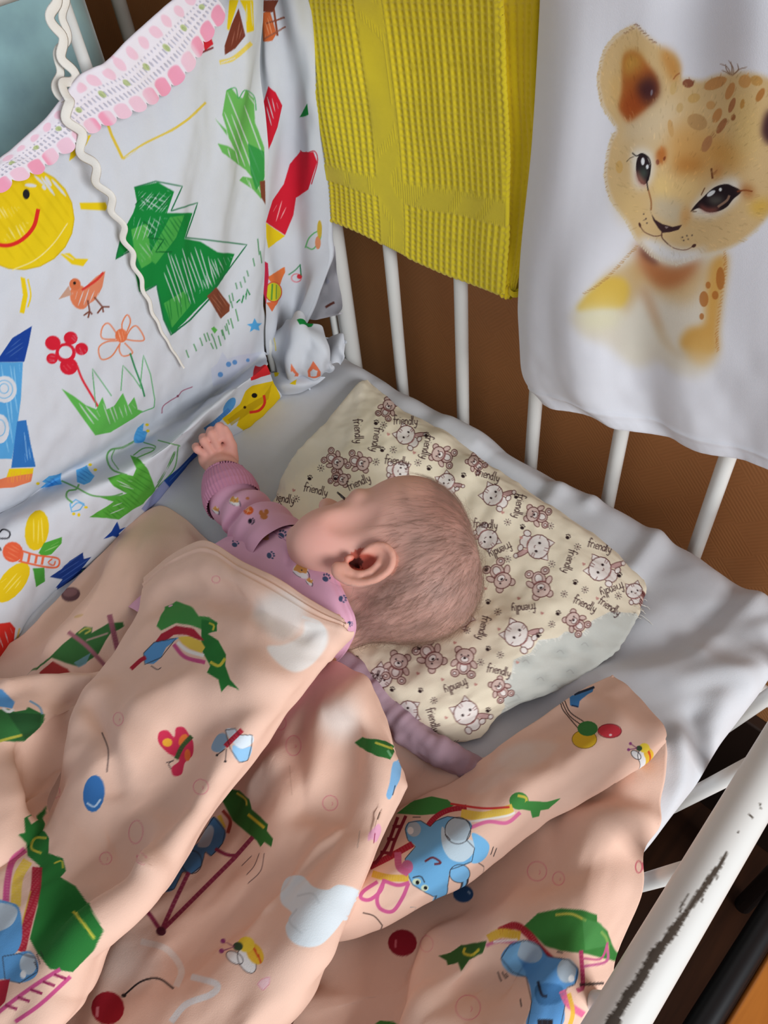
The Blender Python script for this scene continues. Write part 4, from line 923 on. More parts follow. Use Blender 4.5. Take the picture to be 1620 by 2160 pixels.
for x, y in [(480, 225), (520, 325), (620, 378), (450, 375), (985, 620), (1160, 635), (1165, 790), (1270, 720), (1215, 912), (1300, 895), (1165, 1035), (945, 985), (955, 1160), (875, 1190), (685, 1345), (820, 1060), (985, 770), (1435, 920), (225, 400), (125, 525), (640, 1465), (780, 1520)]:
    q = T6(x, y); sunny(pp, q[0], q[1], 15 / 1.9286, .3)
for x, y in [(500, 262), (605, 337), (965, 580), (1040, 683), (1030, 930), (1125, 990), (950, 1055), (770, 1110), (855, 1280), (620, 1235), (735, 1415), (1295, 790), (895, 890), (1350, 930), (1025, 1190), (720, 1260), (115, 490)]:
    q = T6(x, y); heart(pp, q[0], q[1], 9 / 1.9286, .4)

# ---- lion cub picture
S_ = 3.682; LA = Pen(lp, TR(1180, 40, S_), S_); LB = Pen(lp, TR(1180, 400, S_), S_)
LB.soft([(600, 400), (540, 500), (420, 620), (250, 770), (130, 920), (80, 1010), (200, 1150), (360, 1200), (480, 1300), (620, 1380), (760, 1330), (900, 1420), (1080, 1450), (1200, 1350), (1230, 1150), (1265, 860), (1300, 620), (1290, 470), (1000, 420)], (224, 212, 188), .75, 7)
LB.soft([(380, 650), (520, 590), (620, 560), (640, 760), (540, 960), (460, 930), (480, 800), (300, 780)], (206, 170, 112), .7, 6)
LB.soft([(250, 770), (370, 680), (500, 690), (545, 780), (490, 915), (320, 930), (140, 940), (180, 850)], (228, 190, 76), .85, 3); LB.soft([(160, 930), (480, 930), (440, 1060), (200, 1080)], (232, 226, 190), .8, 8)
LB.soft([(520, 980), (640, 860), (760, 900), (800, 1000), (760, 1200), (640, 1330), (520, 1300), (480, 1120)], (228, 222, 206), .8, 9)
LB.soft([(1180, 560), (1290, 500), (1300, 620), (1260, 870), (1235, 1090), (1215, 1250), (1100, 1260), (960, 1230), (940, 1170), (1000, 1080), (1120, 1040), (1130, 900), (1140, 720)], (216, 158, 68), .85, 4)
LB.soft([(980, 1180), (1210, 1160), (1205, 1300), (1100, 1360), (980, 1290)], (222, 178, 104), .7, 6)
LB.soft([(560, 560), (700, 600), (900, 640), (1050, 600), (1180, 560), (1120, 760), (1000, 880), (850, 860), (700, 780), (580, 700)], (212, 172, 112), .7, 8)
LB.soft([(610, 400), (700, 500), (800, 570), (920, 590), (1090, 540), (1020, 680), (900, 760), (780, 760), (690, 690), (610, 560)], (182, 104, 56), .8, 6); LB.soft([(630, 430), (700, 490), (770, 560), (740, 580), (650, 520)], (104, 58, 48), .8, 3)
LB.soft([(620, 780), (680, 760), (760, 930), (800, 1100), (740, 1050), (680, 930)], (196, 150, 108), .6, 5); LB.soft([(760, 1000), (860, 1180), (960, 1300), (860, 1260), (760, 1130)], (206, 180, 140), .6, 5)
for x, y, rx, ry in ((1250, 690, 34, 90), (1155, 742, 20, 28), (1122, 850, 36, 62), (1105, 985, 18, 26), (1210, 820, 26, 34)): LB.dot(x, y, rx, ry, (178, 104, 44), .75)
rngl = random.Random(5)
def fur(pen, pts, n, L, col, w=6, out=1.0, seed=1):
    r = random.Random(seed); P = cr(np.array(pts, float), np.linspace(0, len(pts) - 1, n)); T = unit(np.gradient(P, axis=0)); N = np.stack([T[:, 1], -T[:, 0]], -1) * out
    for p_, t_, n_ in zip(P, T, N):
        q = p_ + n_ * L * r.uniform(.5, 1) + t_ * L * r.uniform(.6, 1.2); pen.line([p_ - n_ * 4, (p_ + q) / 2 + n_ * 3, q], w, col, r.uniform(.6, 1), taper=True)
fur(LB, [(180, 805), (300, 730), (400, 640), (500, 530), (590, 440)], 30, 26, (190, 140, 80), seed=3, out=-1); fur(LB, [(1290, 470), (1300, 620), (1265, 860), (1235, 1090), (1240, 1240)], 34, 30, (196, 130, 60), seed=4, out=-1)
headp = [(590, 55), (660, 115), (740, 180), (830, 240), (900, 285), (940, 370), (942, 460), (1000, 465), (1100, 480), (1200, 445), (1330, 418), (1440, 415), (1560, 435), (1660, 480), (1760, 560), (1800, 800), (1790, 1100), (1740, 1350), (1620, 1530), (1520, 1640), (1400, 1735), (1290, 1785), (1100, 1830), (1000, 1880), (900, 1900), (800, 1885), (720, 1830), (640, 1750), (590, 1690), (530, 1570), (480, 1510), (430, 1440), (390, 1350), (362, 1230), (370, 1120), (400, 960), (450, 865), (420, 800), (350, 690), (320, 580), (305, 480), (320, 380), (350, 260), (420, 160), (500, 95)]
LA.soft(headp, (218, 186, 134), 1.0, 2)
fur(LA, [(590, 55), (500, 95), (420, 160), (350, 260), (320, 380), (305, 480), (320, 580), (350, 690), (430, 810)], 70, 20, (216, 190, 144), 10, -1, 7); fur(LA, [(440, 880), (400, 960), (370, 1120), (362, 1230), (390, 1350), (430, 1440), (530, 1570), (600, 1700), (720, 1830), (900, 1900)], 80, 20, (224, 204, 164), 10, -1, 8)
fur(LA, [(440, 880), (400, 980), (370, 1130), (365, 1250), (390, 1370)], 14, 18, (186, 140, 96), 5, -1, 9); fur(LA, [(900, 1900), (1100, 1830), (1290, 1785), (1520, 1640)], 40, 24, (226, 212, 184), 8, -1, 10); fur(LA, [(420, 200), (340, 320), (308, 480), (330, 620)], 10, 18, (190, 150, 110), 5, -1, 12)
fur(LA, [(580, 40), (640, 100), (720, 180)], 8, 26, (130, 84, 60), 7, 1, 13); fur(LA, [(500, 110), (560, 70)], 4, 20, (140, 100, 70), 7, -1, 14)
LA.soft([(800, 230), (900, 290), (940, 380), (930, 460), (870, 480), (820, 380), (790, 300)], (204, 144, 74), .9, 4); LA.line([(935, 420), (905, 440), (885, 470)], 9, (160, 92, 50), .8)
LA.soft([(560, 740), (760, 640), (900, 620), (960, 800), (820, 960), (600, 980), (480, 900)], (222, 202, 168), .8, 9)
LA.soft([(850, 860), (1000, 820), (1200, 900), (1300, 960), (1240, 1130), (1050, 1260), (900, 1200), (860, 1020)], (214, 158, 86), .75, 10); LA.soft([(900, 1090), (1050, 1080), (1130, 1120), (1040, 1200), (920, 1190)], (190, 122, 52), .7, 6); LA.soft([(1200, 960), (1400, 980), (1420, 1130), (1300, 1180), (1200, 1100)], (208, 146, 66), .7, 9)
LA.soft([(1340, 600), (1500, 620), (1560, 900), (1460, 1100), (1360, 1000)], (222, 188, 118), .7, 12); LA.soft([(760, 1200), (860, 1260), (880, 1380), (780, 1440), (730, 1320)], (236, 204, 134), .8, 6); LA.soft([(860, 1260), (1060, 1240), (1100, 1330), (960, 1420), (880, 1390)], (234, 200, 136), .8, 7)
LA.soft([(740, 1380), (860, 1400), (950, 1440), (950, 1560), (880, 1600), (780, 1560), (720, 1480)], (206, 190, 160), .9, 5); LA.soft([(420, 1300), (560, 1330), (660, 1420), (640, 1560), (540, 1580), (460, 1480)], (222, 190, 128), .6, 9)
LA.soft([(1480, 1430), (1600, 1400), (1660, 1450), (1580, 1520), (1500, 1510)], (222, 176, 66), .8, 5)
LA.soft([(620, 1700), (760, 1720), (900, 1780), (1060, 1790), (1150, 1780), (1060, 1860), (900, 1900), (780, 1870), (690, 1800)], (232, 232, 234), .95, 4)
LA.soft([(500, 285), (560, 250), (620, 270), (680, 345), (745, 430), (772, 520), (762, 600), (690, 680), (620, 735), (540, 792), (490, 740), (458, 680), (478, 560), (485, 430)], (176, 98, 46), 1, 2); LA.soft([(500, 290), (560, 255), (620, 280), (660, 350), (600, 400), (500, 440)], (206, 160, 76), .85, 5); LA.soft([(400, 470), (470, 430), (480, 560), (450, 700), (400, 600)], (222, 180, 112), .7, 5)
LA.soft([(600, 520), (700, 440), (765, 500), (768, 590), (690, 660), (610, 640)], (64, 34, 42), .9, 5); LA.soft([(500, 620), (600, 560), (660, 690), (560, 760), (490, 720)], (166, 74, 34), .7, 5); LA.dot(716, 572, 9, 24, (140, 130, 140), .8, .1)
for x, y, rx, ry, an, col in [(1000, 500, 44, 34, 0, (136, 74, 52)), (1210, 500, 95, 44, -.4, (196, 138, 80)), (1440, 485, 50, 52, .3, (204, 148, 84)), (1325, 560, 30, 72, .4, (196, 134, 76)), (1175, 670, 36, 34, -.5, (206, 156, 96)), (1045, 615, 50, 36, -.4, (206, 166, 100)), (1225, 750, 32, 62, .45, (196, 134, 76)), (1340, 670, 22, 62, .35, (168, 106, 66)), (1070, 800, 80, 62, .4, (190, 148, 96)), (1260, 830, 26, 70, .55, (166, 106, 66)), (1145, 970, 34, 70, .45, (180, 124, 82)), (1350, 765, 18, 26, .3, (150, 92, 52)), (1420, 660, 16, 40, .2, (190, 136, 66)), (1560, 590, 26, 60, .5, (182, 118, 56)), (885, 540, 26, 50, .2, (210, 176, 116)), (935, 690, 26, 40, .2, (206, 172, 116)), (865, 850, 22, 70, -.15, (208, 164, 104)), (1530, 480, 50, 40, .3, (200, 150, 80))]: LA.dot(x, y, rx, ry, col, .85, an)
LA.soft([(745, 1050), (800, 990), (832, 1030), (820, 1110), (760, 1130)], (190, 112, 52), .9, 2); LA.dot(762, 1112, 14, 22, (130, 62, 36), .9); LA.dot(815, 1085, 9, 20, (130, 66, 38), .9, .4); LA.dot(465, 1150, 28, 50, (214, 170, 96), .7)
for x, y in ((1290, 350), (1330, 330), (1380, 345)): LA.line([(1340, 440), (x + 10, y + 50), (x, y)], 7, (132, 96, 70), .9, taper=True)
for q in ([(1340, 440), (1300, 370), (1245, 350)], [(1345, 440), (1400, 390), (1460, 375)], [(1330, 440), (1290, 410), (1260, 400)], [(1350, 440), (1350, 380), (1310, 318)]): LA.line(q, 6, (140, 104, 80), .9, taper=True)
LA.soft([(560, 1030), (640, 1000), (720, 1040), (740, 1160), (700, 1280), (650, 1320), (580, 1290), (560, 1150)], (234, 230, 222), .85, 4)
LA.dot(650, 1165, 56, 122, (44, 32, 36), 1, -.06); LA.soft([(600, 1180), (640, 1220), (680, 1290), (640, 1290), (605, 1250)], (176, 112, 96), .9, 2); LA.soft([(625, 1160), (680, 1170), (675, 1230), (635, 1230)], (76, 96, 84), .8, 3)
LA.dot(648, 1106, 14, 30, (236, 238, 240)); LA.dot(683, 1148, 11, 18, (222, 226, 228)); LA.line([(565, 1040), (600, 1065), (640, 1045), (690, 1075), (708, 1130), (700, 1200), (680, 1260), (690, 1335)], 9, (32, 26, 28)); LA.line([(520, 1110), (550, 1080), (580, 1070)], 5, (80, 66, 50))
LA.soft([(1000, 1510), (1100, 1370), (1220, 1270), (1340, 1230), (1420, 1290), (1400, 1380), (1300, 1480), (1180, 1540), (1060, 1530)], (234, 230, 222), .9, 4)
ey = [(1018, 1498), (1060, 1440), (1110, 1390), (1200, 1310), (1290, 1282), (1350, 1300), (1412, 1340), (1350, 1400), (1300, 1460), (1230, 1495), (1150, 1500), (1080, 1470)]
LA.poly(ey, (40, 28, 32), 1, True); LA.soft([(1085, 1440), (1150, 1470), (1240, 1470), (1200, 1500), (1120, 1490)], (166, 96, 82), .95, 2); LA.soft([(1150, 1390), (1230, 1380), (1280, 1410), (1200, 1440)], (110, 110, 100), .8, 3); LA.line([(1230, 1460), (1300, 1410), (1320, 1370)], 18, (176, 140, 116), .8)
LA.dot(1178, 1355, 38, 16, (232, 236, 238), 1, -.6); LA.dot(1250, 1325, 12, 14, (232, 236, 238)); LA.line([(1380, 1340), (1440, 1330), (1500, 1340)], 12, (120, 60, 40)); LA.soft([(1400, 1290), (1500, 1310), (1500, 1390), (1430, 1370)], (166, 96, 44), .8, 4); LA.line([(1180, 1160), (1190, 1240)], 16, (96, 52, 34)); LA.soft([(1190, 1150), (1250, 1130), (1270, 1200), (1200, 1240)], (204, 146, 84), .8, 3); LA.line([(1130, 1310), (1100, 1370)], 8, (120, 80, 50))
LB.line([(690, 0), (712, 90), (712, 160)], 12, (150, 96, 56), .8); NSE = (64, 42, 44)
LB.poly([(700, 140), (712, 185), (745, 235), (800, 268), (880, 290), (955, 272), (925, 312), (860, 330), (800, 336), (768, 300), (730, 240)], NSE); LB.poly([(818, 285), (850, 290), (830, 305)], (150, 130, 130))
LB.line([(795, 330), (798, 375), (845, 425)], 8, (90, 56, 52)); LB.line([(800, 352), (740, 362), (670, 335), (640, 305), (618, 255)], 7, (110, 72, 60)); LB.dot(625, 275, 9, 20, (84, 50, 44), 1, -.3); LB.line([(845, 425), (900, 458), (980, 468), (1040, 440)], 6, (130, 92, 76)); LB.dot(1045, 436, 20, 12, (84, 54, 46), 1, -.6)
for x, y in ((955, 370), (990, 358), (1030, 355), (965, 395), (1000, 385), (672, 225), (680, 260), (655, 190)): LB.dot(x, y, 7, 7, (110, 92, 80))
LB.soft([(940, 180), (1000, 130), (1030, 200), (960, 290)], (214, 160, 96), .7, 3)
LA.soft([(1600, 740), (1660, 700), (1720, 800), (1700, 960), (1620, 970), (1570, 880)], (70, 40, 46), .95, 3)

# fur strokes over the washes
_r = random.Random(21); _hp = np.array(headp, float)
def _in(P, x, y):
    c_ = False
    for (ax, ay), (bx, by) in zip(P, np.roll(P, -1, 0)):
        if (ay > y) != (by > y) and x < ax + (y - ay) * (bx - ax) / (by - ay): c_ = not c_
    return c_
_pts = []
while len(_pts) < 620:
    x, y = _r.uniform(300, 1700), _r.uniform(50, 1880)
    if _in(_hp, x, y) and math.hypot((x - 650) / 85, (y - 1165) / 150) > 1 and math.hypot((x - 1220) / 220, (y - 1390) / 130) > 1 and math.hypot((x - 840) / 170, (y - 1600) / 70) > 1: _pts.append((x, y))
_uv = np.clip(lp.uv(LA.f(_pts)).astype(int), 0, [lp.nc - 1, lp.nr - 1])
for (x, y), (u_, v_) in zip(_pts, _uv):
    dx, dy = x - 830, y - 1500; L_ = math.hypot(dx, dy) + 1; l_ = _r.uniform(22, 52); dx, dy = dx / L_ * l_ + _r.uniform(-8, 8), dy / L_ * l_ + _r.uniform(-8, 8)
    LA.line([(x, y), (x + dx * .5 + 3, y + dy * .5), (x + dx, y + dy)], _r.uniform(5, 9), lp.C[v_, u_] * np.array([1, .99, .97]) * _r.choice((.86, .9, .94, 1.06, 1.1)), _r.uniform(.45, .8), taper=True)

# ---- lace trim along the top of the bumper
lt = lambda pts: [(x / 2.3143, y / 2.3143) for x, y in pts]
trim_rows = [row('y', [(-170, 488)] + lt([(0, 775), (130, 688), (270, 538), (370, 428), (430, 352), (570, 288), (650, 190), (740, 110), (830, 30), (960, -70)]), .5835),
             row('y', [(-170, 510)] + lt([(0, 815), (130, 735), (270, 615), (370, 515), (445, 450), (600, 375), (720, 275), (800, 190), (900, 90), (1010, -30)]), .5805),
             row('y', [(-170, 540)] + lt([(0, 868), (130, 800), (250, 715), (370, 620), (470, 555), (640, 470), (800, 360), (890, 260), (970, 150), (1060, 0)]), .5775),
             row('y', [(-170, 560)] + lt([(0, 905), (130, 848), (240, 772), (380, 668), (485, 600), (665, 515), (830, 415), (925, 300), (1000, 195), (1090, 40)]), .5765)]
L0 = np.linalg.norm(np.diff(even(trim_rows[0], 60), axis=0), axis=1).sum()
tp_ = Patch(trim_rows, 96, 1150, (232, 226, 234), left=(-.30, 0, 0))
tp_.displace(.0022 * np.sin(tp_.U * 120 + 2 * vnoise(tp_.U * 20, 0, 3)) * (tp_.Vv / tp_.sv) + .0008 * fbm(tp_.U * 80, tp_.Vv * 80, 2, 2))
ph = (tp_.U / L0 * 21 + .2 * vnoise(tp_.U * 12, 0 * tp_.U, 4)) % 1.0; tv = tp_.Vv / tp_.sv
sc_w = np.sqrt(np.maximum(0, 1 - ((ph - .5) / .5) ** 2))                       # scalloped lower edge
ext = (tp_.G[-1] - tp_.G[-8]); ext = unit(ext)
tp_.G = tp_.G + (ext[None] * (.005 * sc_w * smooth(.76, 1, tv))[..., None])
PK = np.array((236, 150, 178.)); m = smooth(.80, .86, tv + .16 * (sc_w - .5)) * smooth(.45, .7, sc_w) * (.45 + .55 * smooth(-.3, .2, vnoise(tp_.U * 70, 0 * tp_.U, 9)))
tp_.C = tp_.C * (1 - m[..., None] * .9) + PK * m[..., None] * .9
ph2 = (tp_.U / L0 * 22 + .3) % 1.0; m2 = smooth(.36, .24, np.hypot((ph2 - .5) * 1.0, (tv - .15) * 2.6) + .10 * fbm(tp_.U * 160, tp_.Vv * 160, 5, 2)) * .55
tp_.C = tp_.C * (1 - m2[..., None]) + np.array((238, 172, 194.)) * m2[..., None]
hu = (tp_.U / .0034) % 1.0; hv_ = (tp_.Vv / .0042) % 1.0; band = smooth(.28, .33, tv) * smooth(.76, .70, tv)
hole = smooth(.22, .14, np.hypot((hu - .5), (hv_ - .5) * .55)) * band
tp_.C = tp_.C * (1 - .45 * hole[..., None]) + np.array((120, 122, 136.)) * .45 * hole[..., None]  # eyelets are only pits; the shadowed cloth behind them is painted grey
tp_.displace(-.0012 * hole)
m3 = smooth(.10, .06, np.hypot(((tp_.U / L0 * 13 + .1) % 1 - .5) * .8, tv - .45)); tp_.C = tp_.C * (1 - .8 * m3[..., None]) + np.array((170, 186, 120.)) * .8 * m3[..., None]

B = Pen(bp, TR(0, 1180, 3.857), 3.857)
B.poly([(-60, 530), (80, 510), (125, 560), (110, 680), (40, 780), (-60, 820)], (206, 48, 40)); B.hatch([(-40, 560), (100, 560), (80, 700), (-40, 760)], WH, 8, 50, 1.2, .9, 4); B.line([(160, 560), (120, 700), (40, 810), (-40, 870)], 14, (226, 190, 110))

# ================================================================== peach blanket: one cloth in several folds
PEACH = (236, 198, 178)
def fold_noise(p, a=.003, seed=0, sx=16, sy=9):
    return a * fbm(p.U * sx, p.Vv * sy, seed, 3) + .0009 * fbm(p.U * 55, p.Vv * 45, seed + 5, 2) + .0006 * (np.abs(vnoise(p.U * 24 + p.Vv * 15, p.Vv * 11 - p.U * 8, seed + 9)) - .4)
# B0: low layer along the bumper
b0 = Patch([
    row('h', [(-200, 1560), (-60, 1420), (60, 1330), (150, 1235), (250, 1135), (335, 1072), (400, 1108), (450, 1150)], [.004, .006, .008, .010, .010, .006, .006, .01]),
    row('h', [(-200, 1620), (-60, 1490), (60, 1400), (160, 1300), (260, 1210), (340, 1150), (410, 1170), (470, 1210)], [.01, .012, .016, .024, .026, .022, .022, .02]),
    row('h', [(-200, 1700), (-60, 1560), (60, 1450), (170, 1380), (270, 1310), (350, 1270), (420, 1270), (490, 1290)], [.01, .012, .02, .03, .03, .02, .02, .02]),
    row('h', [(-200, 1800), (-60, 1660), (70, 1540), (190, 1450), (290, 1400), (370, 1360), (440, 1350), (510, 1360)], [.01, .01, .014, .02, .022, .02, .02, .02]),
], 230, 600, PEACH, left=(-.28, 0, 0))
b0.displace(fold_noise(b0, .003, 1))
# B1: top fold over the body
b1 = Patch([
    row('h', [(296, 1215), (350, 1170), (430, 1143), (520, 1190), (600, 1232), (670, 1272), (722, 1302)], [.035, .055, .078, .102, .112, .113, .112]),
    row('h', [(296, 1258), (350, 1215), (430, 1190), (510, 1235), (590, 1278), (655, 1312), (712, 1330)], [.04, .064, .088, .110, .117, .116, .111]),
    row('h', [(290, 1300), (340, 1270), (420, 1255), (500, 1300), (575, 1340), (640, 1365), (692, 1375)], [.045, .064, .088, .108, .115, .112, .100]),
    row('h', [(240, 1395), (320, 1380), (410, 1390), (500, 1420), (560, 1440), (612, 1450), (655, 1440)], [.05, .078, .096, .108, .112, .108, .094]),
    row('h', [(170, 1480), (260, 1490), (360, 1520), (440, 1545), (500, 1560), (545, 1568), (580, 1552)], [.06, .092, .100, .108, .110, .102, .088]),
    row('h', [(148, 1560), (220, 1580), (320, 1620), (390, 1640), (440, 1650), (480, 1655), (520, 1640)], [.066, .094, .094, .100, .106, .098, .084]),
    row('h', [(100, 1680), (180, 1690), (260, 1715), (330, 1740), (380, 1750), (415, 1755), (452, 1740)], [.045, .082, .088, .094, .102, .096, .082]),
    row('h', [(60, 1760), (130, 1790), (200, 1830), (260, 1855), (300, 1870), (330, 1885), (362, 1872)], [.07, .082, .084, .09, .098, .092, .078]),
    row('h', [(-60, 1880), (20, 1900), (80, 1930), (130, 1955), (165, 1975), (190, 1995), (222, 1990)], [.075, .085, .088, .09, .096, .090, .076]),
    row('h', [(-140, 2010), (-60, 2020), (10, 2040), (60, 2055), (110, 2075), (150, 2090), (176, 2085)], [.07, .085, .09, .09, .09, .082, .07]),
    row('h', [(-220, 2200), (-140, 2190), (-60, 2190), (0, 2190), (50, 2190), (90, 2195), (120, 2190)], [.06, .08, .085, .085, .085, .078, .066]),
], 820, 380, PEACH, on=(-.24, 0, -.05))
b1u, b1v = b1.U / b1.su, b1.Vv / (b1.sv - .245)
b1.displace(fold_noise(b1, .0028, 3, 18, 10) + .0035 * np.sin(b1u * 7 + b1v * 9 + 1.5 * vnoise(b1u * 4, b1v * 5, 2)) * smooth(.12, .3, b1v)
            + .0009 * np.sin(b1.Vv * 900) * smooth(.045, .03, b1v) * smooth(.01, .02, b1v))
# left: the hollow and the bunched layer at the lower left edge
b6 = Patch([
    row('h', [(-160, 1400), (-60, 1425), (30, 1432), (100, 1424), (180, 1420), (240, 1410)], [.035, .035, .034, .03, .028, .03]),
    row('h', [(-160, 1440), (-60, 1450), (30, 1455), (100, 1455), (160, 1450), (215, 1440)], [.06, .06, .058, .05, .045, .045]),
    row('h', [(-160, 1520), (-60, 1520), (20, 1520), (80, 1520), (130, 1515), (180, 1500)], [.072, .072, .070, .062, .05, .04]),
    row('h', [(-160, 1600), (-60, 1600), (0, 1595), (50, 1590), (100, 1590), (150, 1590)], [.076, .076, .074, .062, .045, .03]),
    row('h', [(-160, 1680), (-60, 1690), (0, 1690), (50, 1685), (92, 1680), (120, 1690)], [.088, .088, .086, .078, .06, .04]),
    row('h', [(-160, 1800), (-60, 1810), (0, 1800), (50, 1790), (90, 1790), (130, 1800)], [.086, .086, .084, .076, .066, .055]),
    row('h', [(-160, 1930), (-60, 1920), (0, 1910), (40, 1910), (80, 1915), (110, 1930)], [.06, .06, .058, .05, .05, .045]),
], 300, 400, PEACH, left=(-.24, .0, -.03))
b6.displace(fold_noise(b6, .003, 7))
# B2: second fold
b2 = Patch([
    row('h', [(570, 1440), (640, 1405), (705, 1398), (752, 1428), (795, 1475), (822, 1525), (838, 1572)], [0.015, 0.033, 0.052, 0.062, 0.06, 0.056, 0.05]),
    row('h', [(545, 1500), (620, 1465), (690, 1455), (745, 1478), (792, 1520), (825, 1560), (846, 1598)], [0.015, 0.038, 0.062, 0.074, 0.07, 0.062, 0.052]),
    row('h', [(510, 1580), (580, 1560), (660, 1550), (720, 1560), (775, 1590), (815, 1620), (846, 1640)], [0.015, 0.038, 0.06, 0.068, 0.072, 0.068, 0.056]),
    row('h', [(440, 1700), (520, 1690), (600, 1680), (680, 1680), (750, 1695), (800, 1705), (836, 1700)], [0.015, 0.04, 0.062, 0.066, 0.074, 0.072, 0.058]),
    row('h', [(340, 1850), (430, 1840), (530, 1830), (620, 1820), (700, 1820), (760, 1825), (796, 1815)], [0.015, 0.04, 0.06, 0.072, 0.078, 0.072, 0.058]),
    row('h', [(200, 2000), (310, 1995), (420, 1985), (530, 1970), (620, 1965), (690, 1968), (738, 1955)], [0.015, 0.04, 0.06, 0.07, 0.076, 0.07, 0.056]),
    row('h', [(150, 2110), (260, 2105), (370, 2090), (480, 2075), (570, 2065), (630, 2066), (680, 2052)], [0.015, 0.038, 0.058, 0.068, 0.072, 0.066, 0.052]),
    row('h', [(60, 2300), (180, 2280), (300, 2250), (400, 2225), (480, 2205), (540, 2195), (590, 2170)], [0.015, 0.038, 0.058, 0.066, 0.068, 0.06, 0.05]),
], 800, 420, PEACH, on=(-.26, 0, -.03))
b2u, b2v = b2.U / b2.su, b2.Vv / (b2.sv - .262)
b2.displace(fold_noise(b2, .003, 11, 16, 10) + .004 * np.sin(b2u * 8 - b2v * 7 + 1.6 * vnoise(b2u * 4, b2v * 4, 6)) * smooth(.1, .3, b2v) * smooth(0, .2, b2u))
# B5: inner layer between the folds and the pillow
b5 = Patch([
    row('h', [(700, 1440), (800, 1520), (880, 1580), (960, 1605), (1040, 1600)], .006),
    row('h', [(700, 1560), (800, 1610), (880, 1640), (960, 1650), (1040, 1650)], .012),
    row('h', [(700, 1700), (790, 1720), (860, 1730), (930, 1730), (1000, 1720)], .008),
    row('h', [(690, 1850), (780, 1850), (850, 1850), (920, 1840), (990, 1820)], .006),
], 90, 90, PEACH)
# B3: diagonal fold towards the pillow
b3 = Patch([
    row('h', [(720, 1800), (800, 1735), (870, 1688), (950, 1640), (1060, 1562), (1160, 1502), (1240, 1452), (1290, 1428)], [.016, .017, .018, .020, .022, .023, .022, .020]),
    row('h', [(705, 1850), (800, 1782), (885, 1730), (970, 1680), (1075, 1610), (1175, 1545), (1262, 1488), (1322, 1452)], [.032, .034, .036, .036, .036, .034, .032, .026]),
    row('h', [(690, 1910), (800, 1850), (900, 1790), (1000, 1730), (1100, 1660), (1200, 1595), (1295, 1535), (1370, 1500)], [.052, .058, .060, .058, .056, .052, .046, .034]),
    row('h', [(670, 1975), (790, 1930), (895, 1872), (995, 1812), (1105, 1728), (1205, 1660), (1305, 1600), (1400, 1545)], [.046, .050, .054, .053, .050, .046, .040, .032]),
    row('h', [(660, 2000), (785, 1962), (890, 1906), (995, 1850), (1108, 1764), (1208, 1694), (1308, 1636), (1408, 1568)], [.030, .036, .040, .040, .036, .034, .030, .024]),
], 230, 620, PEACH)
b3u, b3v = b3.U / b3.su, b3.Vv / b3.sv
b3.displace(fold_noise(b3, .002, 17, 14, 14) + .0025 * np.sin(b3u * 13 + b3v * 3) * smooth(0, .3, b3v) * smooth(1, .8, b3v))
# B4: flat layer at the near side, slipping over the mattress edge
b4 = Patch([
    row('h', [(660, 1990), (850, 1900), (1000, 1810), (1150, 1700), (1300, 1610), (1404, 1560)], [.004, .004, .004, .004, .006, .012]),
    row('h', [(650, 2050), (850, 1985), (1000, 1900), (1150, 1805), (1300, 1710), (1396, 1690)], [.006, .008, .016, .020, .022, .013]),
    row('h', [(640, 2110), (830, 2065), (985, 1995), (1130, 1910), (1270, 1835), (1366, 1815)], [.020, .022, .036, .034, .030, .010]),
    row('h', [(620, 2160), (810, 2125), (960, 2075), (1110, 2010), (1240, 1945), (1347, 1905)], [.022, .024, .046, .040, .034, .010]),
    row('h', [(580, 2230), (780, 2200), (930, 2165), (1090, 2110), (1210, 2055), (1300, 2020)], [.022, .026, .05, .044, .036, .014]),
    row('h', [(520, 2330), (740, 2310), (900, 2280), (1060, 2240), (1180, 2190), (1250, 2150)], [.022, .026, .05, .044, .036, .014]),
], 640, 520, PEACH, on=(-.28, 0, -.01))
b4u, b4v = b4.U / b4.su, b4.Vv / (b4.sv - .28)
b4.displace(fold_noise(b4, .003, 23, 14, 10) + .005 * np.exp(-(((b4u - .42) - .10 * np.sin(b4v * 5)) / .05) ** 2) * smooth(.2, .6, b4v))

# folds traced in the cloth
b1.displace(b1.crease([(350, 1262), (430, 1243), (520, 1268), (600, 1300), (640, 1325)], .012, -.009) + b1.crease([(440, 1540), (340, 1670), (235, 1780)], .026, -.014) + b1.crease([(545, 1430), (485, 1560), (405, 1700), (300, 1850), (200, 1960)], .018, .007)
            + b1.crease([(205, 1470), (175, 1530), (165, 1590)], .014, .009) + b1.crease([(200, 1500), (222, 1570), (230, 1660)], .008, -.006) + b1.crease([(320, 1740), (316, 1830)], .008, .006) + b1.crease([(300, 1480), (400, 1440), (470, 1470)], .012, .005) + b1.crease([(360, 1560), (450, 1500), (560, 1480)], .010, -.005))
b2.displace(b2.crease([(700, 1735), (610, 1830), (500, 1920), (420, 1985)], .022, -.012) + b2.crease([(620, 1540), (628, 1620), (622, 1700)], .010, -.007) + b2.crease([(545, 1650), (580, 1600)], .012, .007) + b2.crease([(705, 1735), (640, 1790), (560, 1900)], .007, .005)
            + b2.crease([(760, 1440), (730, 1480), (690, 1500)], .012, .006) + b2.crease([(810, 1600), (790, 1720), (740, 1850), (650, 2000)], .016, .006) + b2.crease([(740, 1560), (720, 1640), (660, 1690)], .014, -.006))
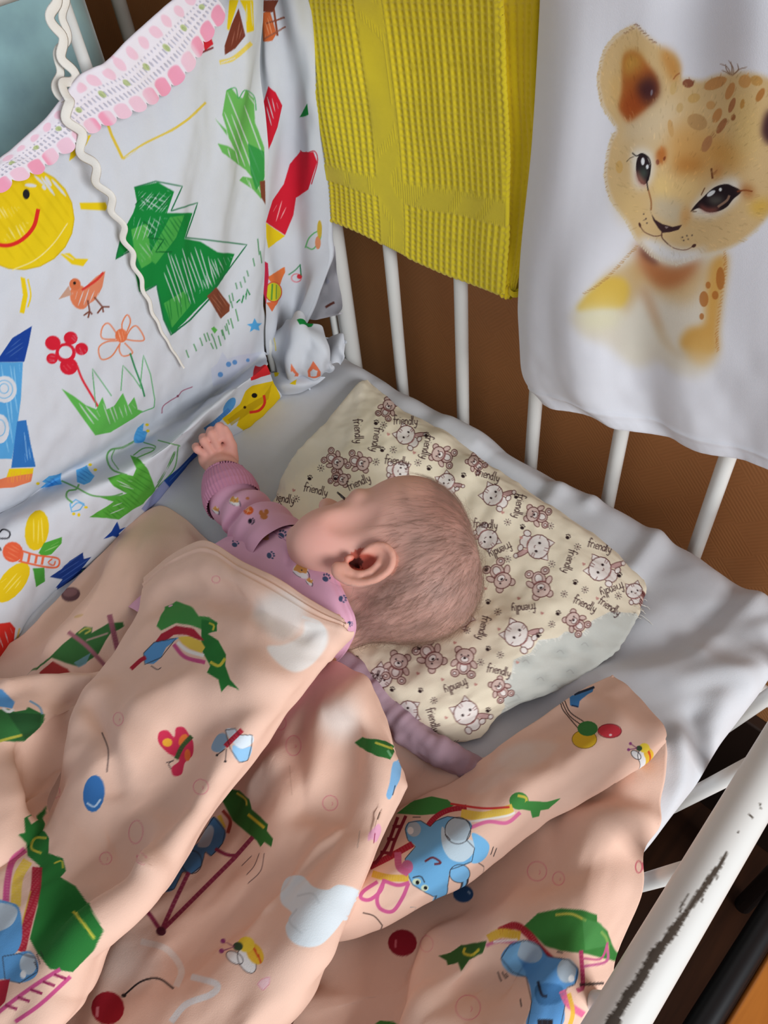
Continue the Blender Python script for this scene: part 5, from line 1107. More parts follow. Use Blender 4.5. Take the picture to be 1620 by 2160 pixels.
b4.displace(b4.crease([(820, 2030), (800, 2100), (790, 2170)], .026, -.014) + b4.crease([(905, 1985), (885, 2060), (900, 2150), (980, 2190)], .014, .010) + b4.crease([(1150, 1845), (1280, 1805), (1375, 1795)], .014, -.007) + b4.crease([(1220, 1662), (1310, 1672), (1400, 1690)], .010, -.006)
            + b4.crease([(1210, 1710), (1300, 1720), (1385, 1735)], .012, .006) + b4.crease([(990, 2070), (1060, 2080), (1110, 2060)], .014, -.010) + b4.crease([(1110, 2150), (1120, 2080), (1170, 2040)], .012, .006) + b4.crease([(930, 1900), (1040, 1870), (1160, 1790)], .018, -.006))
b3.displace(b3.crease([(1230, 1480), (1290, 1500), (1340, 1545), (1385, 1540)], .009, .004) + b3.crease([(960, 1655), (1090, 1580), (1200, 1515)], .014, -.004) + b3.crease([(1010, 1690), (1060, 1640)], .010, .003))
b0.displace(b0.crease([(30, 1370), (120, 1300), (200, 1220)], .012, -.008) + b0.crease([(250, 1180), (200, 1280), (120, 1360)], .018, .008) + b0.crease([(285, 1330), (300, 1380), (250, 1420)], .014, -.01))
b6.displace(b6.crease([(105, 1690), (85, 1640), (60, 1570)], .012, -.012) + b6.crease([(20, 1450), (90, 1440), (180, 1440)], .010, .007) + b6.crease([(150, 1470), (130, 1560), (110, 1660)], .016, -.012))

b7 = Patch([
    row('h', [(-260, 1560), (0, 1440), (250, 1330), (480, 1330), (690, 1450)], .0075),
    row('h', [(-260, 1900), (0, 1800), (250, 1720), (480, 1700), (720, 1720)], .0075),
    row('h', [(-260, 2330), (0, 2330), (250, 2330), (480, 2330), (700, 2330)], .0075),
], 60, 60, PEACH, on=(-.25, 0, 0))
for p_ in (b0, b1, b2, b3, b4, b5, b6, b7):      # the cloth rests on the sheet, never in it
    f_ = MZ + (.0075 if p_ is b7 else .0085); d_ = p_.G[..., 2] - f_
    p_.G[..., 2] = f_ + np.where(d_ > .006, d_, .006 * np.exp(np.minimum(d_, .006) / .006 - 1)); p_.map = None

# ---- prints on the blanket
S7, S8, S9 = 1.8837, 1.7609, 3.857
f7, f8, f9 = TR(0, 1200, S7), TR(700, 1380, S8), TR(0, 1180, S9)
gD, gM, eB, eL, mG, rD, yL, bk_ = (44, 118, 54), (70, 142, 70), (92, 152, 206), (190, 206, 218), (200, 84, 136), (172, 40, 58), (232, 198, 84), (50, 44, 48)
CL = (232, 228, 224); BUB = (226, 140, 150)
def bubble(pen, x, y, rx, ry=None, w=3.2): pen.ring(x, y, rx, rx if ry is None else ry, w, BUB); pen.line([(x + rx * .2, y - rx * .1), (x + rx * .35, y + rx * .1), (x + rx * .2, y + rx * .35)], 2.5, BUB)
def outl(pen, pts, w=3, col=bk_): pen.line(list(pts) + [pts[0]], w, col, 1, False)
def bee(pen, x, y, s, ang=0.0):
    c, n = math.cos(ang), math.sin(ang); q = lambda a, b: (x + s * (a * c - b * n), y + s * (a * n + b * c))
    pen.dot(*q(.5, .55), .85 * s, .5 * s, (236, 236, 236), 1, ang + .9); pen.dot(*q(-.3, .45), .6 * s, .35 * s, (236, 236, 236), 1, ang + .4)
    pen.ring(*q(.5, .55), .85 * s, .5 * s, 2.5, bk_, ang + .9); pen.ring(*q(-.3, .45), .6 * s, .35 * s, 2.5, bk_, ang + .4)
    pen.dot(*q(.95, .0), .75 * s, .5 * s, (236, 190, 60), 1, ang + .9)
    for t in (-.25, .1, .45): pen.line([q(.7 + t, -.45 + t), q(1.15 + t * .6, .1 + t)], 7, (214, 84, 44), 1, False)
    pen.dot(*q(.3, -.5), .55 * s, .5 * s, (240, 212, 70)); pen.dot(*q(-.2, -.3), .32 * s, .28 * s, (60, 84, 60))
    for a, b in ((-1.2, -.5), (-1.2, .15)): pen.line([q(-.4, -.25), q(a, b)], 3, (130, 60, 110), 1, False); pen.dot(*q(a, b), .16 * s, .16 * s, (150, 70, 130))
A = Pen(b1, f7, S7)
A.soft([(1000, 175), (1050, 110), (1130, 90), (1205, 130), (1215, 205), (1180, 270), (1110, 290), (1050, 240)], CL, .75, 5); A.soft([(1060, 310), (1130, 300), (1200, 260), (1215, 205), (1290, 230), (1300, 300), (1240, 380), (1170, 410), (1100, 370)], CL, .95, 1)
A.line([(1200, 190), (1270, 215), (1290, 270), (1260, 330)], 12, CL, .7)
A.poly([(622, 228), (655, 150), (700, 128), (760, 150), (790, 188), (830, 192), (865, 215), (855, 245), (822, 255), (800, 240), (760, 225), (700, 215), (640, 245)], gM)
A.poly([(800, 200), (862, 212), (862, 248), (825, 258), (868, 285), (898, 340), (895, 385), (915, 440), (952, 482), (905, 462), (880, 490), (868, 440), (822, 412), (835, 385), (805, 330), (800, 290)], gD); A.line([(835, 370), (870, 385), (895, 355)], 12, (200, 190, 70)); A.line([(830, 215), (850, 225), (845, 245)], 8, (200, 190, 70))
A.poly([(608, 302), (640, 258), (700, 226), (770, 238), (812, 285), (790, 282), (740, 262), (690, 262), (625, 312)], rD); A.poly([(705, 272), (750, 268), (800, 288), (815, 312), (800, 335), (755, 318), (725, 298)], yL); A.line([(705, 292), (745, 325), (810, 345)], 14, (240, 236, 232)); A.line([(690, 300), (735, 350), (815, 372)], 16, mG)
A.poly([(570, 335), (612, 292), (690, 275), (712, 272), (660, 312), (640, 352), (610, 378), (575, 375)], eB); outl(A, [(570, 335), (612, 292), (700, 275), (640, 352), (575, 380)], 2.5); A.line([(520, 398), (560, 362), (580, 352)], 16, rD); A.line([(600, 385), (625, 400), (640, 392)], 3, bk_)
bubble(A, 470, 596, 20, 26, 2.5); bubble(A, 798, 866, 30); bubble(A, 420, 1150, 24); bubble(A, 562, 1150, 20, 28); A.ring(540, 1046, 28, 46, 3, BUB, .1); bubble(A, 212, 885, 26); A.ring(858, 42, 16, 14, 2.5, BUB)
A.poly([(630, 690), (632, 650), (665, 642), (692, 668), (700, 632), (730, 630), (752, 660), (768, 690), (765, 740), (735, 770), (722, 815), (690, 822), (682, 790), (712, 760), (665, 730)], (206, 52, 84), 1, True); A.dot(665, 690, 20, 17, (240, 176, 60)); A.dot(728, 680, 16, 26, (232, 120, 60), 1, .5); A.dot(745, 740, 12, 24, (226, 110, 60)); A.line([(762, 665), (725, 705), (700, 755)], 18, (60, 90, 50)); A.line([(690, 760), (670, 775), (680, 795)], 3, bk_); A.line([(690, 762), (660, 770)], 3, bk_)
A.poly([(840, 705), (865, 660), (895, 655), (905, 690), (880, 725), (850, 725)], (140, 170, 196), 1, True); A.poly([(895, 640), (935, 635), (950, 660), (1000, 660), (1005, 690), (960, 715), (925, 690)], (222, 234, 244), 1, True); A.poly([(925, 700), (960, 715), (1000, 705), (990, 750), (960, 768), (930, 745)], (150, 200, 238), 1, True); A.line([(962, 640), (930, 670), (895, 705)], 20, (190, 40, 60)); outl(A, [(895, 640), (935, 635), (950, 660), (1002, 660), (1000, 700), (985, 760), (950, 768), (915, 715)], 2.5); A.line([(895, 715), (862, 740)], 3, bk_); A.line([(900, 715), (895, 765)], 3, bk_); A.dot(862, 740, 5, 5, bk_); A.dot(895, 765, 5, 5, bk_)
A.dot(373, 893, 43, 74, (60, 118, 184), 1, .1); A.line([(345, 930), (375, 945), (400, 915)], 8, (190, 214, 240)); A.line([(425, 808), (430, 720), (405, 650)], 4, bk_)
for A in (Pen(b6, f7, S7), Pen(b1, f7, S7)):
    A.poly([(72, 1055), (100, 1050), (95, 960), (125, 1015), (188, 938), (170, 1040), (195, 1070), (192, 1130), (250, 1150), (262, 1200), (240, 1225), (300, 1260), (355, 1340), (412, 1438), (385, 1490), (370, 1520), (290, 1602), (200, 1590), (150, 1530), (118, 1470), (150, 1340), (158, 1180), (110, 1140), (105, 1090)], gD); A.line([(165, 1130), (125, 1110), (140, 1070), (185, 1070)], 10, (190, 186, 70)); A.line([(290, 1360), (340, 1420), (375, 1470)], 12, (196, 190, 70)); A.line([(215, 1170), (245, 1160), (250, 1190)], 7, (190, 186, 70))
    A.line([(22, 1330), (30, 1240), (50, 1160), (100, 1115)], 26, mG); A.line([(62, 1340), (72, 1230), (110, 1160)], 40, yL); A.line([(82, 1520), (110, 1400), (140, 1280), (148, 1185)], 40, rD); A.line([(60, 1520), (90, 1400), (122, 1280)], 5, (214, 178, 70))
    A.poly([(-60, 1330), (40, 1325), (80, 1360), (85, 1480), (40, 1540), (-60, 1540)], eB, 1, True); A.poly([(-40, 1340), (30, 1330), (70, 1360), (40, 1420), (-40, 1440)], eL, 1, True); A.poly([(-40, 1560), (60, 1530), (120, 1520), (152, 1570), (140, 1620), (80, 1645), (10, 1630), (-40, 1640)], eB, 1, True); A.dot(112, 1570, 34, 44, eL); A.dot(92, 1612, 12, 16, (240, 244, 246)); outl(A, [(10, 1540), (80, 1528), (140, 1545), (150, 1600), (80, 1645), (20, 1630)], 2.5)
    for l in ([(160, 1520), (172, 1545)], [(145, 1530), (160, 1570)], [(135, 1560), (150, 1590)]): A.line(l, 3, bk_)
    A.line([(-40, 1790), (60, 1710), (160, 1640), (240, 1590)], 16, mG); A.line([(60, 1800), (160, 1730), (280, 1620)], 16, mG)
    for x in (20, 70, 120, 170, 215): A.line([(x, 1745 - x * .62), (x + 48, 1762 - x * .62)], 12, (150, 50, 90), 1, False)
    A.poly([(-40, 1640), (40, 1630), (20, 1720), (-40, 1780)], rD)
C6 = Pen(b6, f9, S9)
C6.poly([(-60, 1230), (60, 1215), (120, 1240), (210, 1225), (230, 1200), (330, 1250), (362, 1260), (352, 1330), (330, 1360), (300, 1390), (200, 1480), (-60, 1480)], (52, 110, 58)); C6.poly([(60, 1250), (200, 1250), (340, 1260), (320, 1370), (200, 1470), (160, 1400)], (38, 76, 44), .7); C6.line([(-40, 1490), (60, 1460), (180, 1430)], 22, (176, 176, 70)); C6.poly([(-60, 1040), (20, 1060), (120, 1160), (100, 1215), (20, 1200), (-60, 1190)], eB); C6.line([(20, 1210), (70, 1240), (110, 1220)], 24, (236, 236, 236)); C6.line([(240, 1150), (320, 1200), (345, 1260)], 16, (120, 160, 190))
C0 = Pen(b0, f9, S9)
C0.poly([(215, 942), (300, 880), (400, 800), (480, 720), (560, 650), (620, 600), (690, 545), (750, 555), (745, 600), (880, 520), (1000, 510), (1010, 545), (960, 575), (900, 600), (860, 660), (800, 770), (700, 840), (640, 872), (560, 850), (420, 800), (300, 900)], (62, 112, 60)); C0.line([(640, 600), (700, 560), (740, 575), (690, 605)], 14, (190, 186, 90)); C0.poly([(600, 840), (740, 760), (700, 850), (640, 880)], (120, 160, 180), .8)
C0.line([(890, 450), (930, 620), (990, 880)], 44, (160, 92, 110)); C0.line([(555, 590), (700, 700), (865, 875)], 34, (170, 108, 120)); C0.line([(700, 660), (880, 600)], 14, (180, 150, 140)); C0.poly([(320, 920), (430, 828), (470, 850), (550, 890), (590, 945), (400, 940), (380, 990), (330, 980)], (170, 60, 56)); C0.poly([(330, 940), (390, 940), (380, 1000), (340, 1000)], (206, 150, 60))
C0.dot(575, 285, 78, 58, (96, 66, 74), .9, -.2); C0.dot(572, 270, 60, 34, (150, 110, 112), .8, -.2)  # not a print: the dark of a shadowed round hole painted as two ovals
C0.dot(640, 460, 40, 12, (206, 170, 110), .6, -.3)
# second fold
A = Pen(b2, f7, S7)
A.soft([(1260, 560), (1330, 510), (1400, 540), (1430, 620), (1360, 680), (1280, 640)], CL, .7, 8); A.soft([(960, 800), (1060, 780), (1130, 830), (1080, 920), (980, 930)], CL, .35, 9)
cl = [(1115, 1282), (1140, 1228), (1200, 1220), (1245, 1262), (1300, 1275), (1345, 1255), (1412, 1270), (1425, 1300), (1380, 1370), (1330, 1440), (1270, 1495), (1200, 1500), (1150, 1470), (1135, 1420), (1160, 1370), (1120, 1330)]
A.poly(cl, (222, 232, 238), 1, True); A.line([(1180, 1300), (1240, 1290), (1270, 1330)], 8, (206, 216, 222)); A.line([(1180, 1350), (1150, 1400), (1200, 1450)], 8, (206, 216, 222))
A.line([(560, 1480), (660, 1510), (720, 1590), (700, 1660)], 26, CL, .7); A.line([(680, 1800), (740, 1730), (840, 1690), (860, 1650), (760, 1620)], 26, (222, 230, 236), .8); A.soft([(400, 1500), (560, 1460), (640, 1560), (560, 1680), (430, 1640)], CL, .5, 10)
A.poly([(905, 872), (950, 880), (990, 915), (1000, 955), (1035, 985), (1065, 1015), (1060, 1040), (1085, 1072), (1078, 1105), (1050, 1085), (1035, 1105), (1020, 1080), (960, 1030), (925, 1000), (885, 925)], (56, 112, 50)); A.line([(940, 890), (975, 915), (980, 940)], 8, (206, 196, 80)); A.line([(985, 975), (1040, 1020), (1050, 1030)], 12, (206, 190, 60)); A.line([(905, 1050), (915, 1000), (885, 960)], 14, (160, 70, 60)); A.line([(870, 980), (890, 1030)], 18, yL)
A.poly([(850, 985), (895, 1040), (885, 1090), (840, 1140), (815, 1125), (800, 1180), (760, 1212), (725, 1205), (692, 1272), (650, 1282), (640, 1255), (700, 1190), (735, 1130), (790, 1085), (820, 1030)], (84, 138, 190), 1, True); A.poly([(790, 1085), (830, 1020), (850, 1040), (830, 1100), (790, 1105)], eL, .9, True); outl(A, [(850, 985), (895, 1040), (885, 1090), (840, 1140), (815, 1125), (800, 1180), (760, 1212), (725, 1205), (692, 1272), (645, 1282)], 2.5); A.ring(762, 1165, 40, 46, 3, bk_)
for l in ([(1005, 1065), (930, 1150), (640, 1440)], [(750, 1205), (690, 1330), (640, 1440)], [(558, 1328), (600, 1380), (640, 1440)]): A.line(l, 17, (146, 56, 84), r=False)
A.line([(855, 1112), (900, 1135), (945, 1140)], 14, (146, 56, 84)); A.dot(572, 1330, 16, 14, (70, 34, 46)); A.dot(640, 1440, 20, 18, (90, 40, 56)); A.line([(590, 1310), (640, 1280)], 10, (160, 90, 100))
for l in ([(1050, 1130), (1035, 1200), (985, 1250)], [(1030, 1130), (1010, 1180), (980, 1215)], [(1000, 1140), (960, 1180)]): A.line(l, 3, (110, 84, 84))
bubble(A, 1166, 702, 30, 40, 2.8); A.ring(1115, 612, 22, 28, 2.5, BUB); bubble(A, 1312, 930, 30, None, 3.4); A.line([(1150, 780), (1160, 900)], 2, (206, 170, 150))
bee(A, 955, 1520, 62, .15); A.poly([(1045, 1675), (1022, 1650), (1040, 1630), (1072, 1620), (1070, 1650)], (240, 200, 204), 1, True); outl(A, [(1045, 1675), (1022, 1650), (1040, 1630), (1072, 1622), (1070, 1650)], 2.5, BUB)
A.dot(428, 1745, 66, 66, (164, 34, 48)); A.line([(388, 1740), (385, 1780)], 12, (220, 130, 140)); A.line([(492, 1695), (560, 1640), (630, 1628), (690, 1668)], 7, (46, 40, 42)); A.dot(492, 1695, 10, 8, (46, 40, 42))
A.poly([(1408, 690), (1440, 668), (1478, 676), (1520, 682), (1578, 705), (1550, 758), (1500, 745), (1450, 720)], (54, 116, 56)); A.line([(1490, 690), (1520, 700), (1560, 715)], 9, (196, 196, 80)); A.line([(1540, 720), (1555, 745)], 10, (110, 170, 120))
A.poly([(1562, 770), (1592, 775), (1590, 830), (1572, 870), (1550, 915), (1535, 900), (1548, 850)], (130, 180, 222), 1, True); A.line([(1570, 860), (1560, 900)], 3, bk_)
A.poly([(1462, 1080), (1465, 1050), (1485, 1030), (1505, 1012), (1515, 1040), (1495, 1085), (1478, 1075)], (232, 170, 196), 1, True); A.line([(1490, 1050), (1485, 1090)], 4, (160, 70, 100)); A.line([(1430, 1040), (1420, 1110)], 2.5, (170, 150, 140))
# diagonal fold
A = Pen(b3, f8, S8)
A.soft([(580, 420), (660, 340), (780, 320), (840, 340), (780, 400), (680, 450), (600, 470)], CL, .4, 6); A.soft([(500, 500), (560, 450), (620, 470), (560, 520)], CL, .35, 5); A.soft([(620, 380), (720, 330), (760, 380), (660, 430)], CL, .3, 5)
for l in ([(850, 162), (855, 200), (885, 240), (915, 275)], [(862, 165), (885, 215), (935, 250)], [(850, 165), (880, 225), (925, 262)]): A.line(l, 3.5, (60, 46, 44))
A.poly([(872, 148), (905, 150), (940, 140), (975, 118), (968, 140), (940, 158), (920, 175), (916, 198), (885, 190)], (70, 130, 190)); A.line([(900, 150), (975, 122)], 9, (40, 50, 70)); A.line([(890, 190), (915, 196)], 5, (40, 60, 100))
A.dot(938, 316, 46, 34, (226, 186, 50), 1, .1); A.ring(938, 316, 46, 34, 2.5, (140, 110, 40)); A.dot(950, 276, 38, 28, (62, 128, 66)); A.dot(1032, 285, 44, 26, (206, 62, 72), 1, .1); A.ring(1032, 285, 44, 26, 2.5, (120, 40, 50)); A.dot(1035, 300, 6, 4, (246, 220, 220))
bee(A, 1145, 362, 36, .3)
A.poly([(240, 592), (300, 545), (370, 528), (430, 540), (455, 560), (400, 592), (330, 598)], gM); A.dot(695, 545, 36, 33, gM); A.line([(690, 525), (722, 535), (718, 570)], 10, (206, 196, 80)); A.poly([(722, 545), (800, 548), (850, 535), (805, 575), (775, 580), (770, 602), (745, 608), (738, 582), (700, 575)], gM)
A.line([(345, 655), (380, 610), (430, 580), (500, 568)], 20, rD); A.line([(480, 592), (560, 602), (620, 588), (672, 572)], 34, yL); A.line([(510, 622), (580, 612), (650, 600), (680, 588)], 8, (240, 236, 230)); A.line([(512, 645), (580, 622), (650, 626), (700, 588)], 14, (222, 116, 160)); A.line([(440, 555), (560, 572), (660, 568)], 8, (206, 60, 60))
body = [(272, 650), (285, 625), (330, 618), (365, 640), (385, 620), (430, 602), (500, 615), (520, 640), (500, 690), (530, 720), (520, 770), (470, 790), (440, 800), (432, 850), (430, 880), (408, 908), (375, 900), (340, 880), (300, 856), (278, 810), (272, 760), (310, 715), (282, 690)]
A.poly(body, (112, 176, 222), 1, True); A.dot(468, 655, 48, 50, (176, 194, 206)); A.poly([(410, 640), (450, 690), (520, 690), (530, 730), (490, 770), (440, 760), (410, 710)], (196, 216, 228), 1, True); A.poly([(520, 665), (560, 680), (585, 710), (575, 750), (545, 775), (515, 770), (530, 720)], (124, 190, 236), 1, True)
A.dot(475, 815, 38, 34, (124, 184, 228)); A.dot(305, 650, 26, 28, (176, 192, 204)); A.dot(292, 655, 12, 14, (236, 238, 240)); A.ring(468, 655, 48, 50, 2.5, bk_); A.ring(475, 815, 38, 34, 2.5, bk_); outl(A, body, 2.2)
A.dot(315, 845, 16, 12, (206, 220, 190)); A.dot(318, 848, 7, 8, (30, 30, 30)); A.dot(345, 868, 14, 12, (206, 220, 190)); A.dot(348, 868, 7, 7, (30, 30, 30)); A.line([(300, 830), (330, 825), (345, 848)], 4, bk_); A.line([(345, 770), (375, 755), (405, 775), (380, 780)], 8, (110, 50, 60)); A.dot(280, 790, 22, 26, (196, 110, 150))
for l in ([(600, 715), (590, 745)], [(612, 720), (600, 752)], [(545, 775), (565, 790)], [(420, 670), (440, 690)], [(330, 605), (300, 605)]): A.line(l, 3, bk_)
A.line([(140, 790), (210, 755), (300, 705)], 24, rD); A.line([(150, 815), (210, 830), (285, 832)], 26, (222, 180, 70)); A.line([(245, 735), (250, 790), (285, 815)], 26, (200, 100, 140))
for l in ([(170, 845), (118, 880), (108, 905), (140, 912), (180, 880), (195, 835)], [(190, 850), (168, 905), (180, 945), (225, 955), (262, 905), (285, 850)], [(195, 842), (245, 858), (288, 848)]): A.line(l, 14, (206, 96, 146))
A.line([(245, 605), (205, 710), (160, 780)], 12, (140, 40, 56)); A.line([(275, 600), (235, 690), (215, 750)], 12, (140, 40, 56))
for l in ([(225, 640), (262, 640)], [(205, 685), (240, 690)], [(180, 735), (222, 740)]): A.line(l, 12, (140, 40, 56))
for l in ([(290, 940), (320, 945)], [(520, 835), (500, 850)]): A.line(l, 3, (150, 150, 150))
A.line([(115, 960), (160, 975), (200, 1025)], 4, (60, 46, 44))
# flat layer
A = Pen(b4, f8, S8)
bubble(A, 762, 806, 36, None, 3.2); bubble(A, 842, 833, 22, 25, 3); bubble(A, 506, 1312, 46, None, 3.2); A.ring(352, 1076, 24, 30, 2.2, BUB, 0, .7); A.ring(1140, 790, 12, 22, 5, (206, 110, 120))
A.dot(488, 890, 38, 32, (48, 84, 130)); A.line([(505, 880), (515, 890)], 8, (150, 180, 210)); A.dot(262, 1072, 54, 50, (150, 34, 50)); A.line([(238, 1060), (236, 1090)], 8, (206, 110, 120))
A.poly([(700, 1022), (765, 962), (850, 944), (930, 950), (985, 968), (985, 992), (1025, 1030), (1040, 1075), (1070, 1112), (1060, 1140), (1010, 1130), (940, 1112), (850, 1102), (790, 1082), (750, 1042)], (60, 124, 58)); A.line([(830, 968), (890, 965), (945, 990)], 9, (190, 186, 80)); A.line([(1000, 1030), (1022, 1060), (1025, 1110)], 10, (196, 190, 90)); A.poly([(930, 980), (1000, 1000), (1040, 1080), (940, 1100)], (84, 150, 84), .6)
A.poly([(395, 1120), (440, 1108), (480, 1080), (540, 1072), (575, 1065), (560, 1110), (510, 1135), (480, 1178), (468, 1145), (430, 1155), (425, 1138)], (58, 96, 46)); A.line([(495, 1090), (490, 1110), (520, 1118), (548, 1095)], 10, (196, 180, 60))
A.line([(620, 1030), (680, 1008), (730, 1040), (770, 1090), (820, 1140)], 28, (166, 40, 52)); A.line([(580, 1058), (630, 1036), (700, 1046)], 34, (222, 180, 66)); A.line([(572, 1082), (620, 1066), (690, 1070)], 14, (206, 120, 150)); A.line([(600, 1068), (690, 1060)], 8, (240, 232, 226))
el2 = [(628, 1130), (660, 1080), (720, 1062), (770, 1082), (800, 1120), (835, 1128), (880, 1135), (915, 1170), (905, 1222), (868, 1245), (865, 1310), (850, 1380), (725, 1390), (742, 1290), (722, 1200), (670, 1180)]
A.poly(el2, (92, 150, 206), 1, True); A.dot(732, 1105, 52, 40, (170, 192, 210), 1, .4); A.poly([(640, 1110), (700, 1070), (690, 1120), (720, 1190), (670, 1190), (632, 1150)], (120, 178, 224), 1, True); A.dot(872, 1175, 36, 46, (170, 186, 198)); A.dot(890, 1205, 12, 14, (230, 234, 236)); A.poly([(760, 1230), (850, 1230), (850, 1290), (770, 1300)], (60, 110, 160), .8, True); outl(A, el2, 2.4); A.line([(765, 1215), (780, 1265), (800, 1270)], 10, (40, 44, 60)); A.line([(762, 1370), (820, 1372)], 30, (44, 40, 46))
A.line([(855, 1250), (880, 1300), (935, 1340)], 26, (222, 110, 150)); A.line([(925, 1100), (932, 1230), (910, 1250)], 16, (176, 60, 100)); A.line([(935, 1130), (1000, 1130), (1025, 1070)], 8, (190, 90, 130)); A.line([(935, 1160), (1020, 1140), (1022, 1080)], 10, (190, 100, 140)); A.line([(920, 1228), (1010, 1222)], 8, (40, 36, 36)); A.line([(880, 1390), (895, 1330), (880, 1260)], 16, (226, 180, 60))
for l in ([(615, 1180), (630, 1215)], [(632, 1180), (648, 1205)], [(645, 1185), (655, 1200)], [(700, 1280), (705, 1310)], [(858, 1110), (835, 1105)]): A.line(l, 4, bk_)
A.poly([(160, 1373), (180, 1360), (230, 1366), (250, 1380), (200, 1390)], (70, 130, 60))

# ---- rickrack ribbon tied to the far rail and hanging over the bumper
def ribbon(pts, width, amp, wl, name, parent, ks, steps=None):
    P = np.array([at(x, y, k, v) for (x, y), (k, v) in zip(pts, ks)]); n = 260
    C = even(P, n); T = unit(np.gradient(C, axis=0)); s = np.concatenate([[0], np.cumsum(np.linalg.norm(np.diff(C, axis=0), axis=1))])
    V = unit(CAM - C); S = unit(np.cross(T, V)); N = np.cross(S, T)
    tw = .5 * np.sin(s * 22 + 1) ; S = S * np.cos(tw)[:, None] + N * np.sin(tw)[:, None]; N = np.cross(S, T)
    a = np.interp(np.linspace(0, 1, n), np.linspace(0, 1, len(amp)), amp); w = np.interp(np.linspace(0, 1, n), np.linspace(0, 1, len(width)), width)
    C = C + S * (a * np.sin(2 * np.pi * s / wl))[:, None]
    T2 = unit(np.gradient(C, axis=0)); S2 = unit(S - (S * T2).sum(1)[:, None] * T2)
    prof = [(-1, 0), (-.7, .9), (0, 1), (.7, .9), (1, 0), (.7, -.9), (0, -1), (-.7, -.9)]
    G = np.stack([C + S2 * (w / 2 * u)[:, None] + N * (.0006 * v) for u, v in prof], 1)
    F = [list(map(int, f)) for f in grid_faces(n, 8, wrap=True)] + [list(range(8)), [(n - 1) * 8 + k for k in range(8)][::-1]]
    return link(name, make_mesh(name, G.reshape(-1, 3), F), rick, parent)
rick = cloth_mat('cream_rickrack_braid', (232, 228, 220), bump=.3)
rb = empty('ribbon', tuple(at(125, -60, 'y', .60))); tag(rb, 'cream rickrack ribbon hanging from far rail over the bumper', 'ribbon')
Y1 = .572
main = [(105, -70), (112, 0), (118, 60), (135, 110), (150, 160), (135, 205), (150, 250), (170, 300), (195, 355), (222, 405), (246, 455), (265, 505), (285, 560), (305, 615), (325, 665), (350, 715), (388, 776)]
ks = [('y', .603), ('y', .600), ('y', .598), ('y', .596), ('y', .590), ('y', .578)] + [('y', Y1)] * 2 + [('y', .561), ('y', .559), ('y', .557), ('y', .557), ('y', .558), ('y', .559), ('y', .561), ('y', .565), ('y', .571)]
ribbon(main, [.0072, .0072, .007, .006, .004, .003, .0024], [.0034, .0034, .0036, .0030, .0013, .0005, .0002], .0235, 'strand', rb, ks)
ribbon([(128, -70), (132, 0), (140, 55), (128, 110), (121, 160), (124, 195), (133, 215)], [.006], [.003, .0025, .0015], .024, 'strand', rb, [('y', .607), ('y', .605), ('y', .604), ('y', .602), ('y', .597), ('y', .590), ('y', .584)])
# ---- knotted tie at the corner of the bumper
kn = Patch([
    row('h', [(600, 690), (622, 664), (650, 668), (676, 700)], [.055, .078, .078, .060]),
    row('h', [(580, 712), (612, 690), (655, 695), (690, 735)], [.050, .074, .076, .052]),
    row('h', [(578, 740), (612, 725), (660, 728), (697, 760)], [.042, .064, .066, .042]),
    row('h', [(588, 778), (615, 775), (660, 770), (697, 785)], [.026, .044, .044, .026]),
    row('h', [(592, 800), (615, 800), (655, 795), (693, 792)], [.012, .022, .022, .014]),
], 150, 150, WHITE)
kn.displace(.004 * np.sin(kn.U / kn.su * 15 + kn.Vv / kn.sv * 3) + .0025 * fbm(kn.U * 60, kn.Vv * 40, 3, 2))
A = Pen(kn, TR(460, 560, 4.7647), 4.7647)
for q in ([(735, 985), (770, 1040), (810, 1090), (805, 1118), (770, 1115), (730, 1060)], [(955, 960), (1000, 1020), (1032, 1070), (1030, 1110), (905, 1118), (900, 1060), (930, 1010)]): A.poly(q, (228, 120, 84))
A.poly([(925, 1070), (955, 1040), (1000, 1060), (990, 1110), (930, 1115)], WHITE); A.poly([(745, 1060), (775, 1090), (770, 1112), (725, 1090)], WHITE); A.line([(540, 740), (560, 720), (575, 800), (580, 860)], 9, (226, 206, 80)); A.poly([(790, 545), (900, 560), (960, 590), (940, 615), (820, 595)], GD); A.poly([(880, 520), (930, 505), (968, 560), (955, 590)], (226, 130, 120))
t2_ = Patch([
    row('h', [(690, 715), (705, 708), (722, 705), (728, 725)], [.030, .042, .048, .040]),
    row('h', [(690, 745), (700, 735), (714, 735), (724, 750)], [.024, .036, .040, .032]),
    row('h', [(684, 775), (698, 768), (712, 765), (718, 770)], [.014, .022, .022, .014]),
], 60, 60, WHITE)
t3_ = Patch([
    row('h', [(560, 790), (590, 785), (640, 792), (685, 795)], [.014, .022, .022, .012]),
    row('h', [(570, 815), (600, 812), (640, 812), (672, 808)], [.014, .022, .020, .010]),
    row('h', [(585, 832), (610, 832), (635, 828), (655, 818)], [.004, .006, .006, .004]),
], 70, 100, WHITE)
A = Pen(t3_, TR(460, 560, 4.7647), 4.7647); A.poly([(555, 1050), (620, 1040), (600, 1110), (570, 1120)], YL); A.poly([(720, 1190), (790, 1145), (780, 1200)], YL)
# second cloth showing behind the corner panel
cb = Patch([
    row('x', [(668, 520), (690, 510), (706, 520)], .455),
    row('x', [(660, 590), (690, 585), (712, 580)], .456),
    row('x', [(640, 640), (680, 645), (722, 640)], .454),
    row('x', [(632, 668), (668, 672), (712, 660)], .450),
], 80, 70, (214, 210, 216))
cb.displace(.002 * fbm(cb.U * 40, cb.Vv * 40, 3, 2))
A = Pen(cb, TR(460, 560, 4.7647), 4.7647); A.dot(985, 330, 18, 28, (40, 32, 34)); A.dot(925, 392, 18, 28, (40, 32, 34)); A.line([(1080, 420), (1130, 390), (1170, 370)], 24, (120, 66, 56)); A.dot(1100, 160, 20, 26, (200, 200, 216))

